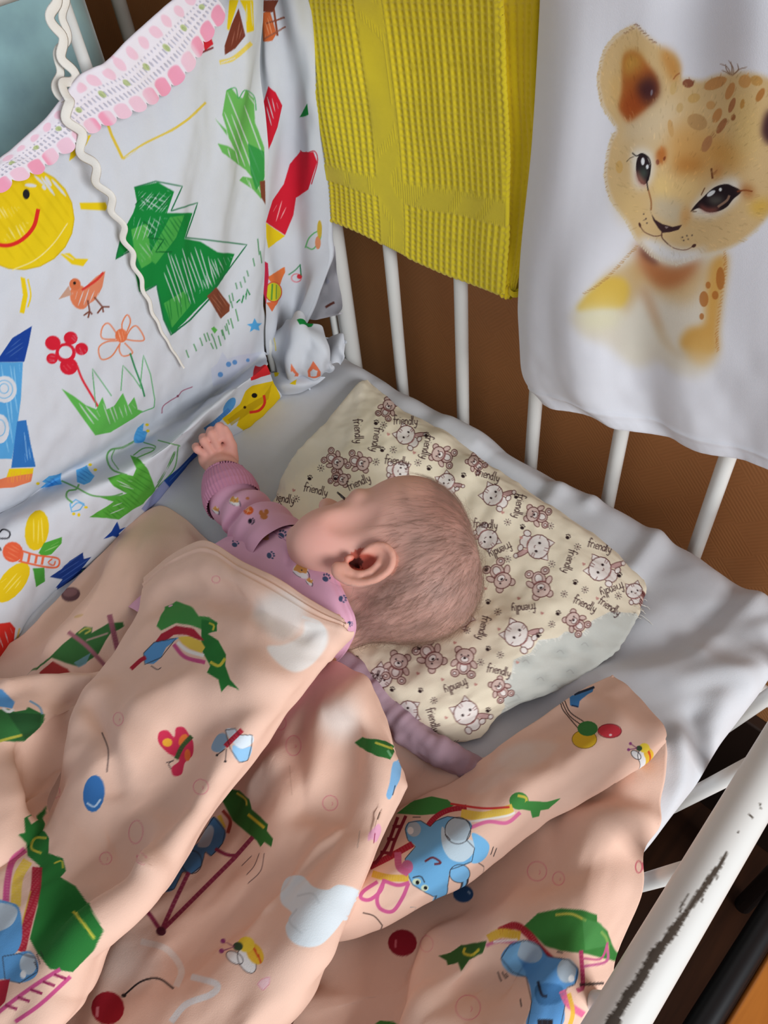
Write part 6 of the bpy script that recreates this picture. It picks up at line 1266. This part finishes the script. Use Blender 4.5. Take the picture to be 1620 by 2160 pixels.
# ================================================================== put the cloths together
bumper = bp.build('crib_bumper', print_mat, None, {'top': .003, 'bottom': .005})
tag(bumper, 'white crib bumper printed with sun, fir tree and flowers', 'crib bumper')
tp_.build('lace_trim', print_mat, bumper, {'top': .002})['label'] = 'white eyelet lace with pink scallops'
cp.build('corner_panel', print_mat, bumper, {'right': .004, 'bottom': .003})
kn.build('tie_knot', print_mat, bumper, {'top': (.004, 1.4), 'bottom': (.003, 1.4), 'left': (.005, 1.4), 'right': (.005, 1.4)})
t2_.build('tie_end', print_mat, bumper, {'left': .002, 'right': .002, 'top': .002})
t3_.build('tie_end', print_mat, bumper, {'left': .002, 'right': .002, 'bottom': .0015})
cb.build('lining', print_mat, bumper, {'left': .002, 'bottom': .002})
lion = lp.build('lion_cloth', lmat, None, {'left': .004, 'bottom': .0015})
tag(lion, 'white cloth with lion cub picture hanging over head end', 'cloth')
pillow = pp.build('pillow', print_mat, None, {'top': (.004,1.5), 'bottom': (.004,1.5), 'left': (.003,1.5), 'right': (.004,1.5)})
tag(pillow, 'cream baby pillow with brown kitten print under the head', 'pillow')
pm_ = cloth_mat('peach_printed_cotton', None, bump=.2, mottling=.03)
blanket = merge_patches([b0.build(None, None, None, {'top': .002}), b1.build(None, None, None, {'top': .0015, 'right': (.012, 1.25)}), b6.build(None, None, None, {'top': .0015}),
                         b2.build(None, None, None, {'top': .002, 'right': (.010, 1.25)}), b5.build(None, None), b7.build(None, None), b3.build(None, None, None, {'top': .0015, 'bottom': (.012, 1.3), 'right': .0012}),
                         b4.build(None, None, None, {'right': .002})], 'blanket', pm_)
tag(blanket, 'peach baby blanket printed with blue elephants lying in folds', 'blanket')

rgf = random.Random(11); fr = []
for k in range(26):
    if k < 16: x0, y0 = 1338 + rgf.uniform(-6, 16), 1262 + rgf.uniform(-14, 40)
    else: t = rgf.random(); x0, y0 = 1300 - t * 240, 1345 + t * 150
    P = [at(x0, y0, 'h', .016)]; a = rgf.uniform(-.6, .9)
    for i in range(7):
        a += rgf.uniform(-.9, .9); P.append(P[-1] + np.array([math.cos(a) * .3 + .2, math.sin(a) * -.6, 0]) * .004 * rgf.uniform(.4, 1)); P[-1][2] = MZ + max(.0045, .016 - .0016 * (i + 1))
    fr.append(tube(even(P, 16), .00022, 5))
fv, ff = join(fr); fo = link('frayed_threads', make_mesh('frayed_threads', fv, ff), cloth_mat('loose_threads', (236, 232, 222)), pillow); fo['kind'] = 'stuff'

# ================================================================== the baby
def surface_net(V, org, h):
    """quad surface of a distance volume"""
    S = V < 0; nx, ny, nz = V.shape
    c = np.zeros((nx - 1, ny - 1, nz - 1), np.int8)
    for i in (0, 1):
        for j in (0, 1):
            for k in (0, 1): c += S[i:nx - 1 + i, j:ny - 1 + j, k:nz - 1 + k]
    act = (c > 0) & (c < 8); idx = np.argwhere(act); ids = np.full(act.shape, -1, np.int64); ids[act] = np.arange(len(idx))
    pos = np.zeros((len(idx), 3)); cnt = np.zeros(len(idx))
    for ax in range(3):
        o1, o2 = [a for a in range(3) if a != ax]
        for p in (0, 1):
            for q in (0, 1):
                A = idx.copy(); A[:, o1] += p; A[:, o2] += q; B = A.copy(); B[:, ax] += 1
                va = V[tuple(A.T)]; vb = V[tuple(B.T)]; m = (va < 0) != (vb < 0)
                t = np.where(m, va / np.where(m, va - vb, 1), 0)
                P = A.astype(float); P[:, ax] += t
                pos += P * m[:, None]; cnt += m
    pos = org + pos / cnt[:, None] * h
    F = []
    for ax in range(3):
        o1, o2 = (ax + 1) % 3, (ax + 2) % 3
        a = np.moveaxis(S, ax, 0)
        E = np.argwhere(np.moveaxis(a[:-1] != a[1:], 0, ax))
        ok = (E[:, o1] > 0) & (E[:, o2] > 0) & (E[:, o1] < V.shape[o1] - 1) & (E[:, o2] < V.shape[o2] - 1); E = E[ok]
        def cell(d1, d2):
            Q = E.copy(); Q[:, o1] += d1; Q[:, o2] += d2; return ids[tuple(Q.T)]
        f = np.stack([cell(-1, -1), cell(0, -1), cell(0, 0), cell(-1, 0)], -1)
        inside = S[tuple(E.T)]
        f[~inside] = f[~inside][:, ::-1]
        F.append(f)
    F = np.concatenate(F); F = F[(F >= 0).all(1)]
    return pos, F
class Clay:
    """soft-blended solids on a voxel block"""
    def __init__(s, lo, hi, h):
        s.h = h; s.lo = np.asarray(lo, float); n = np.ceil((np.asarray(hi) - s.lo) / h).astype(int) + 1
        s.n = n; s.V = np.full(tuple(n), .05, np.float32)
        s.ax = [(s.lo[i] + np.arange(n[i]) * h).astype(np.float32) for i in range(3)]
    def _sub(s, lo, hi):
        a = np.clip(np.floor((lo - s.lo) / s.h).astype(int), 0, s.n - 1); b = np.clip(np.ceil((hi - s.lo) / s.h).astype(int) + 1, 1, s.n)
        sl = tuple(slice(x, y) for x, y in zip(a, b))
        X = s.ax[0][sl[0]][:, None, None]; Y = s.ax[1][sl[1]][None, :, None]; Z = s.ax[2][sl[2]][None, None, :]
        return sl, X, Y, Z
    def _blend(s, sl, d, k, sub=False):
        a = s.V[sl]
        if sub:
            d = -d; t = np.clip(.5 - .5 * (d - a) / k, 0, 1) if k > 0 else None
            s.V[sl] = np.maximum(a, d) if k <= 0 else (d * (1 - t) + a * t + k * t * (1 - t)) if False else -((lambda p, q: (lambda hh: q * (1 - hh) + p * hh - k * hh * (1 - hh))(np.clip(.5 + .5 * (q - p) / k, 0, 1)))(-a, -d))
        else:
            hh = np.clip(.5 + .5 * (d - a) / k, 0, 1); s.V[sl] = d * (1 - hh) + a * hh - k * hh * (1 - hh)
    def ball(s, c, r, M=None, k=.006, sub=False):
        c = np.asarray(c, float); r = np.broadcast_to(np.asarray(r, float), (3,)); M = np.eye(3) if M is None else M
        R_ = r.max() + k + .008; sl, X, Y, Z = s._sub(c - R_, c + R_)
        X = X - c[0]; Y = Y - c[1]; Z = Z - c[2]
        q = [(M[i][0] * X + M[i][1] * Y + M[i][2] * Z) for i in range(3)]
        k0 = np.sqrt(sum((q[i] / r[i]) ** 2 for i in range(3))); k1 = np.sqrt(sum((q[i] / r[i] ** 2) ** 2 for i in range(3)))
        s._blend(sl, (k0 * (k0 - 1) / np.maximum(k1, 1e-6)).astype(np.float32), k, sub)
    def cone(s, a, b, ra, rb, k=.005, sub=False):
        a = np.asarray(a, float); b = np.asarray(b, float); m = max(ra, rb) + k + .008
        sl, X, Y, Z = s._sub(np.minimum(a, b) - m, np.maximum(a, b) + m)
        d = b - a; L = d @ d
        t = np.clip(((X - a[0]) * d[0] + (Y - a[1]) * d[1] + (Z - a[2]) * d[2]) / L, 0, 1)
        q = np.sqrt((X - a[0] - t * d[0]) ** 2 + (Y - a[1] - t * d[1]) ** 2 + (Z - a[2] - t * d[2]) ** 2) - (ra + (rb - ra) * t)
        s._blend(sl, q.astype(np.float32), k, sub)
    def chain(s, pts, rad, k=.004, sub=False):
        for i in range(len(pts) - 1): s.cone(pts[i], pts[i + 1], rad[i], rad[i + 1], k, sub)

# ---- head frame: A towards the crown, B towards the face, L out of the visible (left) ear
HCx, HCy, HDIST = 845, 1178, .600
Vw = unit(ray(HCx, HCy)); HC = CAM + Vw * HDIST
rr = R @ np.array([1., 0, 0]); dd = R @ np.array([0, 1., 0])
rr = unit(rr - (rr @ Vw) * Vw); dd = unit(dd - (dd @ Vw) * Vw - (dd @ rr) * rr)
_a = unit(.95 * rr - .31 * dd); _bb = unit(-.31 * rr - .95 * dd)
TW = math.radians(10)
HA = _a; HB = unit(_bb * math.cos(TW) + Vw * math.sin(TW)); HL = unit(-Vw * math.cos(TW) + _bb * math.sin(TW))
HM = np.stack([HA, HB, HL])
def hp_(a, b, l=0.0): return HC + (HA * a + HB * b + HL * l) * .001
head = Clay((.13, .20, MZ + .0), (.46, .64, MZ + .16), .0014)
mm = .001
def hb(a, b, l, ra, rb, rl, k=10, sub=False): head.ball(hp_(a, b, l), np.array([ra, rb, rl]) * mm, HM, k * mm, sub)
hb(7, -3, 0, 51.5, 61.5, 50, 4)             # cranium
hb(10, -27, 0, 42, 37, 46, 14)          # back of the head
hb(15, 20, 0, 40, 39, 42, 16)           # forehead
hb(-30, 18, 0, 40, 34, 41, 18)          # mid face
for s_ in (1, -1):
    hb(-50, 30, 21 * s_, 27, 22, 24, 16)    # cheeks
    hb(-22, 42, 14 * s_, 14, 13, 15, 8)     # orbital area
hb(-66, 32, 0, 16, 18, 20, 12)          # jaw and chin
hb(-72, 42, 0, 8, 8, 10, 6)
hb(-40, 54, 0, 7, 9, 7, 6)              # nose
hb(-44, 60, 0, 5, 5, 6, 5)
hb(-33, 51, 0, 6, 6, 5, 5)
hb(-55, 53, 0, 5, 6, 8, 4); hb(-62, 50, 0, 4, 5, 7, 4)      # lips
for s_ in (1, -1):
    hb(-44, 55, 6.5 * s_, 4, 4, 4, 3)       # nostril wings
    hb(-27, 58, 15 * s_, 6, 6.5, 12, 6, True)     # eye hollow
    hb(-28, 47, 16 * s_, 8, 7.5, 10, 4)            # closed lids
    hb(-16, 50, 15 * s_, 5, 8, 12, 10)              # brow
hb(-25, 33, 47, 16, 10, 8, 10, True)    # temple hollow
# neck and nape
head.cone(hp_(-18, -24, 0), hp_(-68, -20, -16), .033, .026, .014)
head.cone(hp_(-22, -34, 8), hp_(-46, -36, 0), .018, .013, .012)
# ---- ear (visible side)
def ear(a, b, l): return hp_(-25 + a * .90 + b * .10, -4 + b * .86 - a * .10, 46.0 + l)
helix = [(-2, 7.5, 0.5), (4, 11, 3.5), (11, 12, 6), (18, 9.5, 8), (22, 3, 9.5), (21.5, -5, 10.5), (17, -11.5, 11), (9, -15.5, 10.5), (0, -17, 9.5), (-9, -15.5, 8), (-17, -11, 6), (-22.5, -4.5, 4), (-23.5, 2, 2)]
HXp = cr(np.array(helix, float), np.linspace(0, 12, 40))
hr = np.interp(np.linspace(0, 12, 40), [0, 2, 5, 8, 10, 12], [2.0, 2.4, 2.5, 2.6, 3.2, 3.4]) * mm
ep = [ear(*p) for p in HXp]
# back plate of the ear so that the shell stands on the head
for i in range(0, 40, 2):
    p = HXp[i]; q = ear(p[0] * .55 - 1, p[1] * .5 - 1, -3.5)
    head.cone(ep[i], q, hr[i] * .8, .0045, .002)
head.chain(ep, hr, .0012)
head.chain([ear(14, 4, 3.2), ear(10, -3.5, 5.6), ear(3, -8.5, 6.6), ear(-6, -9, 6.2), ear(-13, -5, 4.6), ear(-15, 0.5, 3.2)], [.0019, .0024, .0026, .0027, .0028, .0025], .0018)   # antihelix
head.ball(ear(-20, -2, 2.5), np.array([6.5, 6.5, 4.5]) * mm, HM, .003)          # lobe
head.ball(ear(-3, 1.5, 2.0), np.array([9, 5.0, 5.5]) * mm, HM, .0015, True)          # concha
head.ball(ear(-9, 3.5, 1.5), np.array([4.0, 2.6, 6.0]) * mm, HM, .001, True)     # ear canal
head.ball(ear(-12, 7.5, 1.0), np.array([4.2, 2.8, 3.4]) * mm, HM, .002)           # tragus
# ---- neck into trunk, right arm, forearm
nb = at(640, 1265, 'h', .046); tr = at(520, 1370, 'h', .045); tr2 = at(400, 1500, 'h', .042)
head.cone(hp_(-60, -24, -12), nb, .027, .026, .012)
head.chain([nb, tr, tr2], [.027, .032, .030], .015)
sh = at(590, 1165, 'h', .044); el = at(530, 1105, 'h', .036); wr = at(478, 1012, 'h', .040); w2 = at(470, 992, 'h', .043)
head.cone(nb, sh, .024, .019, .01)
head.chain([sh, el, wr, w2], [.019, .018, .0145, .0140], .01)
# ---- fist, palm side towards the camera
def hd(px, py, h): return at(px, py, 'h', h)
Vh = unit(ray(458, 950)); hr_ = unit(rr - (rr @ Vh) * Vh); hdn = unit(np.cross(Vh, hr_))
PC = hd(461, 962, .046)
def hh_(x, y, z): return PC + (hr_ * x + hdn * y - Vh * z) * .001      # x right, y down in the picture, z towards the camera, mm
HHM = np.stack([hr_, hdn, -Vh])
head.cone(w2, hh_(1, 6, 0), .0138, .0135, .008)
head.ball(hh_(-2, 0, -1), np.array([15.5, 14, 9.5]) * mm, HHM, .006)
head.ball(hh_(9, -2, 2), np.array([8, 13, 8]) * mm, HHM, .005)          # ball of the thumb
head.ball(hh_(-11, 3, 2), np.array([8, 9, 7.5]) * mm, HHM, .005)           # little finger side
fingers = [   # knuckle, first bend, second bend, tip
    ([(-13, -1, -3), (-21, -9, 0), (-20, -6.5, 6), (-14, -2, 8)], 3.9),
    ([(-7, -7, -4), (-14, -17.5, 0), (-13.5, -14.5, 7), (-7, -4.5, 9.5)], 4.3),
    ([(0, -11, -4), (-6.5, -24, 0), (-6, -21, 7), (-.5, -9, 10)], 4.5),
    ([(6, -13, -4), (2, -28.5, 0), (1, -28, 6), (2.5, -17, 8.5)], 4.3),
]
for pts, r in fingers:
    P = [hh_(*p) for p in pts]; head.chain(P, np.array([r * 1.08, r * 1.05, r, r * .86]) * mm, .0014)
head.chain([hh_(13, 3, 3), hh_(12, -10, 6), hh_(8.5, -20, 7.5), hh_(6.5, -26, 7.5)], np.array([6.5, 5.6, 4.9, 4.0]) * mm, .0016)  # thumb
bv, bf = surface_net(head.V, head.lo, head.h)
# relax the voxel steps
def relax(P, F, it=2):
    n = len(P)
    for _ in range(it):
        acc = np.zeros_like(P); cnt = np.zeros(n)
        for i in range(4):
            a, b = F[:, i], F[:, (i + 1) % 4]
            for x, y in ((a, b), (b, a)):
                for c in range(3): acc[:, c] += np.bincount(x, P[y, c], n)
                cnt += np.bincount(x, minlength=n)
        P = P * .5 + .5 * acc / np.maximum(cnt, 1)[:, None]
    return P
bv = relax(bv, bf, 2)
# skin tones: pale skin, pinker cheek, ear and knuckles, thin brown hair showing the scalp
L3 = (bv - HC) @ HM.T * 1000
la, lb, ll = L3.T
skin = np.ones((len(bv), 3)) * np.array([228., 176, 160])
def tint(w, col): 
    global skin
    skin = skin * (1 - w[:, None]) + np.asarray(col, float) * w[:, None]
isH = (np.abs(la) < 100) & (np.abs(lb) < 90)
tint(isH * .5 * np.exp(-(((la + 48) / 22) ** 2 + ((lb - 26) / 20) ** 2)), (228, 160, 148))
hn = fbm(la * .06, lb * .06 + ll * .05, 3, 3)
hairline = smooth(-6, 16, la * .62 - (lb - 18) * .62 + 6 * hn) * smooth(-62, -40, la - .1 * lb)
tint(isH * hairline * (.60 + .18 * hn), (146, 116, 106))
tint(isH * .45 * np.exp(-(((la - 44) / 20) ** 2 + ((lb - 20) / 24) ** 2)), (142, 90, 74))
earD = np.min(np.linalg.norm(bv[:, None, :] - np.array(ep)[None, ::3, :], axis=-1), 1) if len(bv) < 60000 else None
ed = (bv - ear(0, 0, 0)) @ HM.T * 1000
_eb = ed[:, 1] + .1 * ed[:, 0]
inear = (np.hypot(ed[:, 0] / 24, _eb / 17) < 1) & (ed[:, 2] > -6)
tint((inear & (ed[:, 2] > 1)) * .6, (236, 168, 146))
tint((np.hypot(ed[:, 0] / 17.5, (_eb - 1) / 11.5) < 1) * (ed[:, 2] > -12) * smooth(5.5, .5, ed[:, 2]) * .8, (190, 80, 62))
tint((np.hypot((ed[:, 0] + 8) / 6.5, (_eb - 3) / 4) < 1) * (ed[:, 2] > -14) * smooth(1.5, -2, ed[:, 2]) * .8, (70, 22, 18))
pinkh = (np.linalg.norm(bv - PC, axis=1) < .05)
tint(pinkh * .5, (226, 152, 140))
def skin_mat():
    m, nt, b = new_mat('baby_skin')
    nt.links.new(nd(nt, 'ShaderNodeVertexColor', layer_name='Col').outputs['Color'], b.inputs['Base Color'])
    b.inputs['Roughness'].default_value = .55; b.inputs['Specular IOR Level'].default_value = .3
    b.inputs['Subsurface Weight'].default_value = .18; b.inputs['Subsurface Radius'].default_value = (1, .35, .2); b.inputs['Subsurface Scale'].default_value = .004
    return m
baby = link('person', make_mesh('person', bv, bf, lin(skin)), skin_mat())
tag(baby, 'sleeping baby in pink paw-print shirt with raised fist, head turned away', 'person')
# ---- hair: fine short strands lying on the scalp
from mathutils.bvhtree import BVHTree
near = np.where(isH & (hairline > .12) & ~inear)[0]
bt = BVHTree.FromPolygons([tuple(p) for p in bv[::1].tolist()], [tuple(f) for f in bf.tolist()])
nrm_me = baby.data; vn = np.zeros(len(bv) * 3); nrm_me.vertices.foreach_get('normal', vn); vn = vn.reshape(-1, 3)
def strand(root, n, flow, length, lift, wid, seg=5):
    P = [root + n * .0004]; d = unit(flow - (flow @ n) * n + n * lift); p = P[0]
    for i in range(seg):
        p = p + d * length / seg
        q, nn, fi, dist = bt.find_nearest(Vector(p))
        if q is not None:
            q = np.array(q); nn = np.array(nn)
            s_ = (p - q) @ nn
            if s_ < .0008: p = q + nn * .0009
            d = unit(d - (d @ nn) * nn * .55)
        P.append(p)
    P = np.array(P); T = unit(np.gradient(P, axis=0)); sd = unit(np.cross(T, n)); u2 = np.cross(sd, T)
    w = wid * np.linspace(1, .25, seg + 1)[:, None]
    Vs = np.concatenate([P + sd * w, P - sd * w * .5 + u2 * w * .87, P - sd * w * .5 - u2 * w * .87])
    m = seg + 1; Fs = []
    for i in range(seg):
        for a_ in range(3):
            b_ = (a_ + 1) % 3; Fs.append([a_ * m + i, a_ * m + i + 1, b_ * m + i + 1, b_ * m + i])
    return Vs, Fs
rg = np.random.RandomState(7); parts = []
wts = hairline[near] ; wts = wts / wts.sum()
whorl = hp_(48, -22, 8)
for i in rg.choice(near, 3600, p=wts):
    n = vn[i]; root = bv[i]
    if n @ (CAM - root) < -.02: continue
    out = root - whorl; out = out / (np.linalg.norm(out) + 1e-6)
    tw = np.cross(n, out)
    flow = unit(out * .7 + tw * .5 - HA * .35 + rg.randn(3) * .22)
    parts.append(strand(root, n, flow, rg.uniform(.012, .026), rg.uniform(.0, .07), .00007))
# longer tufts standing out at the back of the head and the nape
sil = near[(np.abs((vn[near] * unit(CAM - bv[near])).sum(1)) < .45) & (lb[near] < 30)]
for i in rg.choice(sil, 650):
    n = vn[i]; root = bv[i]
    flow = unit(n * .8 - HA * .3 + HL * .2 + rg.randn(3) * .4)
    parts.append(strand(root, n, flow, rg.uniform(.006, .016), rg.uniform(.3, .9), .00008))
hv, hf = join(parts)
hm = plain_mat('fine_brown_hair', (148, 118, 100), rough=.5, noise=.2, nscale=200)
ho = link('hair', make_mesh('hair', hv, hf), hm, baby); ho['kind'] = 'stuff'; ho['label'] = 'thin brown baby hair'
# ---- closed eye: lashes
lp_ = []
for s_, cnt in ((1, 15),):
    for i in range(cnt):
        t = i / (cnt - 1); e0 = hp_(-25.0 - 1.5 * abs(t - .4), 54.5 - 5.5 * t, 8 + 17 * t)
        q, nn, fi, dist = bt.find_nearest(Vector(e0)); q = np.array(q); nn = np.array(nn)
        tip = q + nn * .0022 + (HB * .0045 - HA * .0035 + HL * (.002 * (t - .3)))
        v_, f_ = tube([q, (q + tip) / 2 + nn * .0002, tip], [.00042, .00034, .00014], 5); lp_.append((v_, f_))
lv_, lf_ = join(lp_); link('eyelashes', make_mesh('eyelashes', lv_, lf_), plain_mat('dark_lashes', (28, 20, 18)), baby)

# ---- shirt
PINK = (226, 172, 196)
shirt_mat = cloth_mat('pink_jersey', None, bump=.15, mottling=.03)
sp = Patch([
    row('h', [(565, 1118), (600, 1110), (642, 1124), (674, 1148), (693, 1180), (707, 1214), (724, 1254), (743, 1294), (748, 1325), (735, 1362), (700, 1402)], [.056, .070, .084, .092, .096, .098, .097, .092, .082, .060, .030]),
    row('h', [(545, 1118), (585, 1114), (628, 1132), (660, 1160), (678, 1195), (692, 1230), (708, 1268), (724, 1304), (728, 1335), (718, 1370), (690, 1408)], [.058, .074, .089, .098, .102, .104, .103, .098, .088, .066, .034]),
    row('h', [(490, 1128), (535, 1130), (590, 1160), (622, 1196), (642, 1232), (656, 1266), (672, 1304), (684, 1338), (688, 1366), (682, 1396), (660, 1425)], [.045, .066, .084, .094, .099, .100, .099, .094, .084, .064, .034]),
    row('h', [(420, 1165), (460, 1170), (510, 1205), (545, 1240), (570, 1275), (590, 1308), (606, 1340), (618, 1372), (622, 1400), (618, 1425), (600, 1450)], [.034, .055, .074, .086, .092, .093, .090, .080, .065, .044, .022]),
    row('h', [(255, 1275), (290, 1290), (350, 1330), (400, 1370), (440, 1400), (470, 1425), (495, 1445), (510, 1465), (520, 1485), (520, 1500), (510, 1520)], [.016, .042, .056, .066, .072, .074, .072, .064, .05, .036, .02]),
], 360, 330, PINK)
su_, sv_ = sp.U / sp.su, sp.Vv / sp.sv
sp.displace(.0008 * fbm(sp.U * 40, sp.Vv * 40, 3, 2) + .0012 * smooth(.028, .02, sv_) - .003 * np.exp(-((su_ - .30 - .9 * (sv_ - .12)) / .018) ** 2) * smooth(.06, .1, sv_) * smooth(.30, .2, sv_))
def sleeve_patch(cl, rad, nr, nc, base, sq=1.0):
    C = even(np.array(cl), nr); r = np.interp(np.linspace(0, 1, nr), np.linspace(0, 1, len(rad)), rad)
    T = unit(np.gradient(C, axis=0)); a = np.arange(nc) * 2 * np.pi / nc + np.pi / 2      # seam underneath
    Nn = unit(np.cross(T, [0, 0, 1.])); Bn = np.cross(T, Nn)
    p = Patch([row('h', [(0, 0), (1, 1)], 0)] * 2, 4, 4, base, wrap=True)
    p.nr, p.nc = nr, nc
    p.G = C[:, None] + r[:, None, None] * (np.cos(a)[None, :, None] * Nn[:, None] + sq * np.sin(a)[None, :, None] * Bn[:, None])
    p.C = np.ones((nr, nc, 3)) * np.asarray(base, float)
    L = np.linalg.norm(np.diff(C, axis=0), axis=1).sum()
    p.U, p.Vv = np.meshgrid(np.linspace(0, 2 * np.pi * r.mean(), nc), np.linspace(0, L, nr)); p.su, p.sv = 2 * np.pi * r.mean(), L
    return p
sl = sleeve_patch([at(600, 1175, 'h', .052), at(553, 1122, 'h', .042), at(512, 1080, 'h', .038), at(487, 1040, 'h', .040)], [.031, .029, .0245, .0225], 140, 180, PINK)
_c = np.linspace(0, 1, 140)[:, None]; _t = np.arange(180)[None, :] / 180 * 2 * np.pi
sl.displace(.0022 * np.sin(_c * 22 + 1.4 * np.sin(_t + 1)) * (.4 + .6 * smooth(.1, .5, _c)) - .004 * np.exp(-((_c - .62 - .06 * np.cos(_t)) / .03) ** 2) + .0006 * fbm(sl.U * 60, sl.Vv * 60, 2, 2))
cf = sleeve_patch([at(494, 1062, 'h', .040), at(486, 1042, 'h', .041), at(478, 1022, 'h', .042), at(473, 1006, 'h', .043), at(474, 1010, 'h', .043)], [.0262, .0272, .0258, .0225, .0190], 90, 200, (206, 142, 170))
cf.displace(.0005 * np.sin(np.arange(200)[None, :] * 2 * np.pi / 200 * 46) + .0008 * fbm(cf.U * 30, cf.Vv * 30, 6, 2))

# ---- prints on the shirt
f5 = lambda x, y: (400 + x / 2.4545, 880 + y / 2.4545)
NVY = (70, 84, 116)
for p_, x, y, a, s in [(sp, 478, 608, .6, 9.5), (sp, 235, 655, .4, 8), (sp, 418, 715, 1.4, 8.5), (sp, 706, 832, .5, 9), (sp, 790, 940, 1.6, 8.5), (sp, 762, 1150, 2.6, 8.5), (sp, 830, 1068, 2.0, 6), (sp, 560, 640, .3, 5)]:
    q = f5(x, y); paw(p_, q[0], q[1], s, a, NVY)
q = f5(318, 538); paw(sl, q[0], q[1], 7, 1.6, (36, 32, 46))
def shirt_dog(p, x, y, s, ang):
    m = Stamp(p, x, y, s, ang); m.ell(0, 0, 1.0, .8, (240, 236, 236)); m.poly([(-.9, .1), (-.5, -.9), (.1, -.5), (.5, -.9), (.8, 0), (.2, .3), (-.4, .2)], (222, 160, 90)); m.ell(.5, .5, .6, .35, (240, 238, 238)); m.line([(.8, -.2), (1.2, .2), (1.3, .8)], 1.8, (90, 80, 96)); m.line([(-.9, .4), (-.3, .7), (.3, .8)], 1.6, (150, 130, 140)); m.ell(.1, -.1, .1, .1, (60, 50, 50))
for p_, x, y, s, a in [(sp, 575, 795, 17, .3), (sp, 590, 620, 13, .4), (sp, 620, 850, 8, .6)]:
    q = f5(x, y); shirt_dog(p_, q[0], q[1], s, a)
for x, y, s, a in [(232, 435, 11, .2), (135, 480, 8, .5)]:
    q = f5(x, y); shirt_dog(sl, q[0], q[1], s, a)
q = f5(305, 482); sl.dot(q[0], q[1], 10.5, 9.5, (222, 96, 40)); Stamp(sl, q[0], q[1], 8, .5).line([(-.8, 0), (0, .2), (.8, -.1)], 1.6, (244, 180, 140)); Stamp(sl, q[0], q[1], 8, .5).line([(0, -.8), (.1, 0), (-.1, .8)], 1.6, (244, 180, 140)); Stamp(sl, q[0], q[1], 8, 1.3).line([(0, -.8), (.1, 0), (-.1, .8)], 1.6, (244, 180, 140))
q = f5(385, 505)
for dx, dy, rx, ry in ((-6, -4, 4.5, 6), (5, -6, 5, 6), (0, 4, 8, 6), (-2, 1, 4, 5)): sl.dot(q[0] + dx, q[1] + dy, rx, ry, (196, 120, 70))
q = f5(300, 420); sl.dot(q[0], q[1], 4, 3, (206, 130, 90))
q = f5(300, 600); sp.dot(q[0], q[1], 9, 6, (230, 150, 120), .8); q = f5(392, 618)
for dx, dy, rx, ry in ((-4, 0, 5, 7), (4, -4, 4, 5), (2, 4, 6, 4)): sp.dot(q[0] + dx, q[1] + dy, rx, ry, (206, 146, 106))
for x, y in ((750, 1255), (770, 1030)):
    q = f5(x, y); sp.dot(q[0], q[1], 4.5, 4, (210, 150, 110))
# seam across the chest and folded collar
sp.line([f5(420, 585), f5(500, 640), f5(590, 720), f5(655, 765)], 2.2, (196, 140, 170)); sp.line([f5(610, 635), f5(680, 665), f5(735, 770), f5(790, 870), f5(845, 1010)], 1.6, (206, 156, 186))

shirt = sp.build('shirt', shirt_mat, baby, {'top': .0022})
sl.build('sleeve', shirt_mat, shirt)
cf.build('cuff', cloth_mat('pink_rib_knit', None, bump=.3, mottling=.04), shirt)
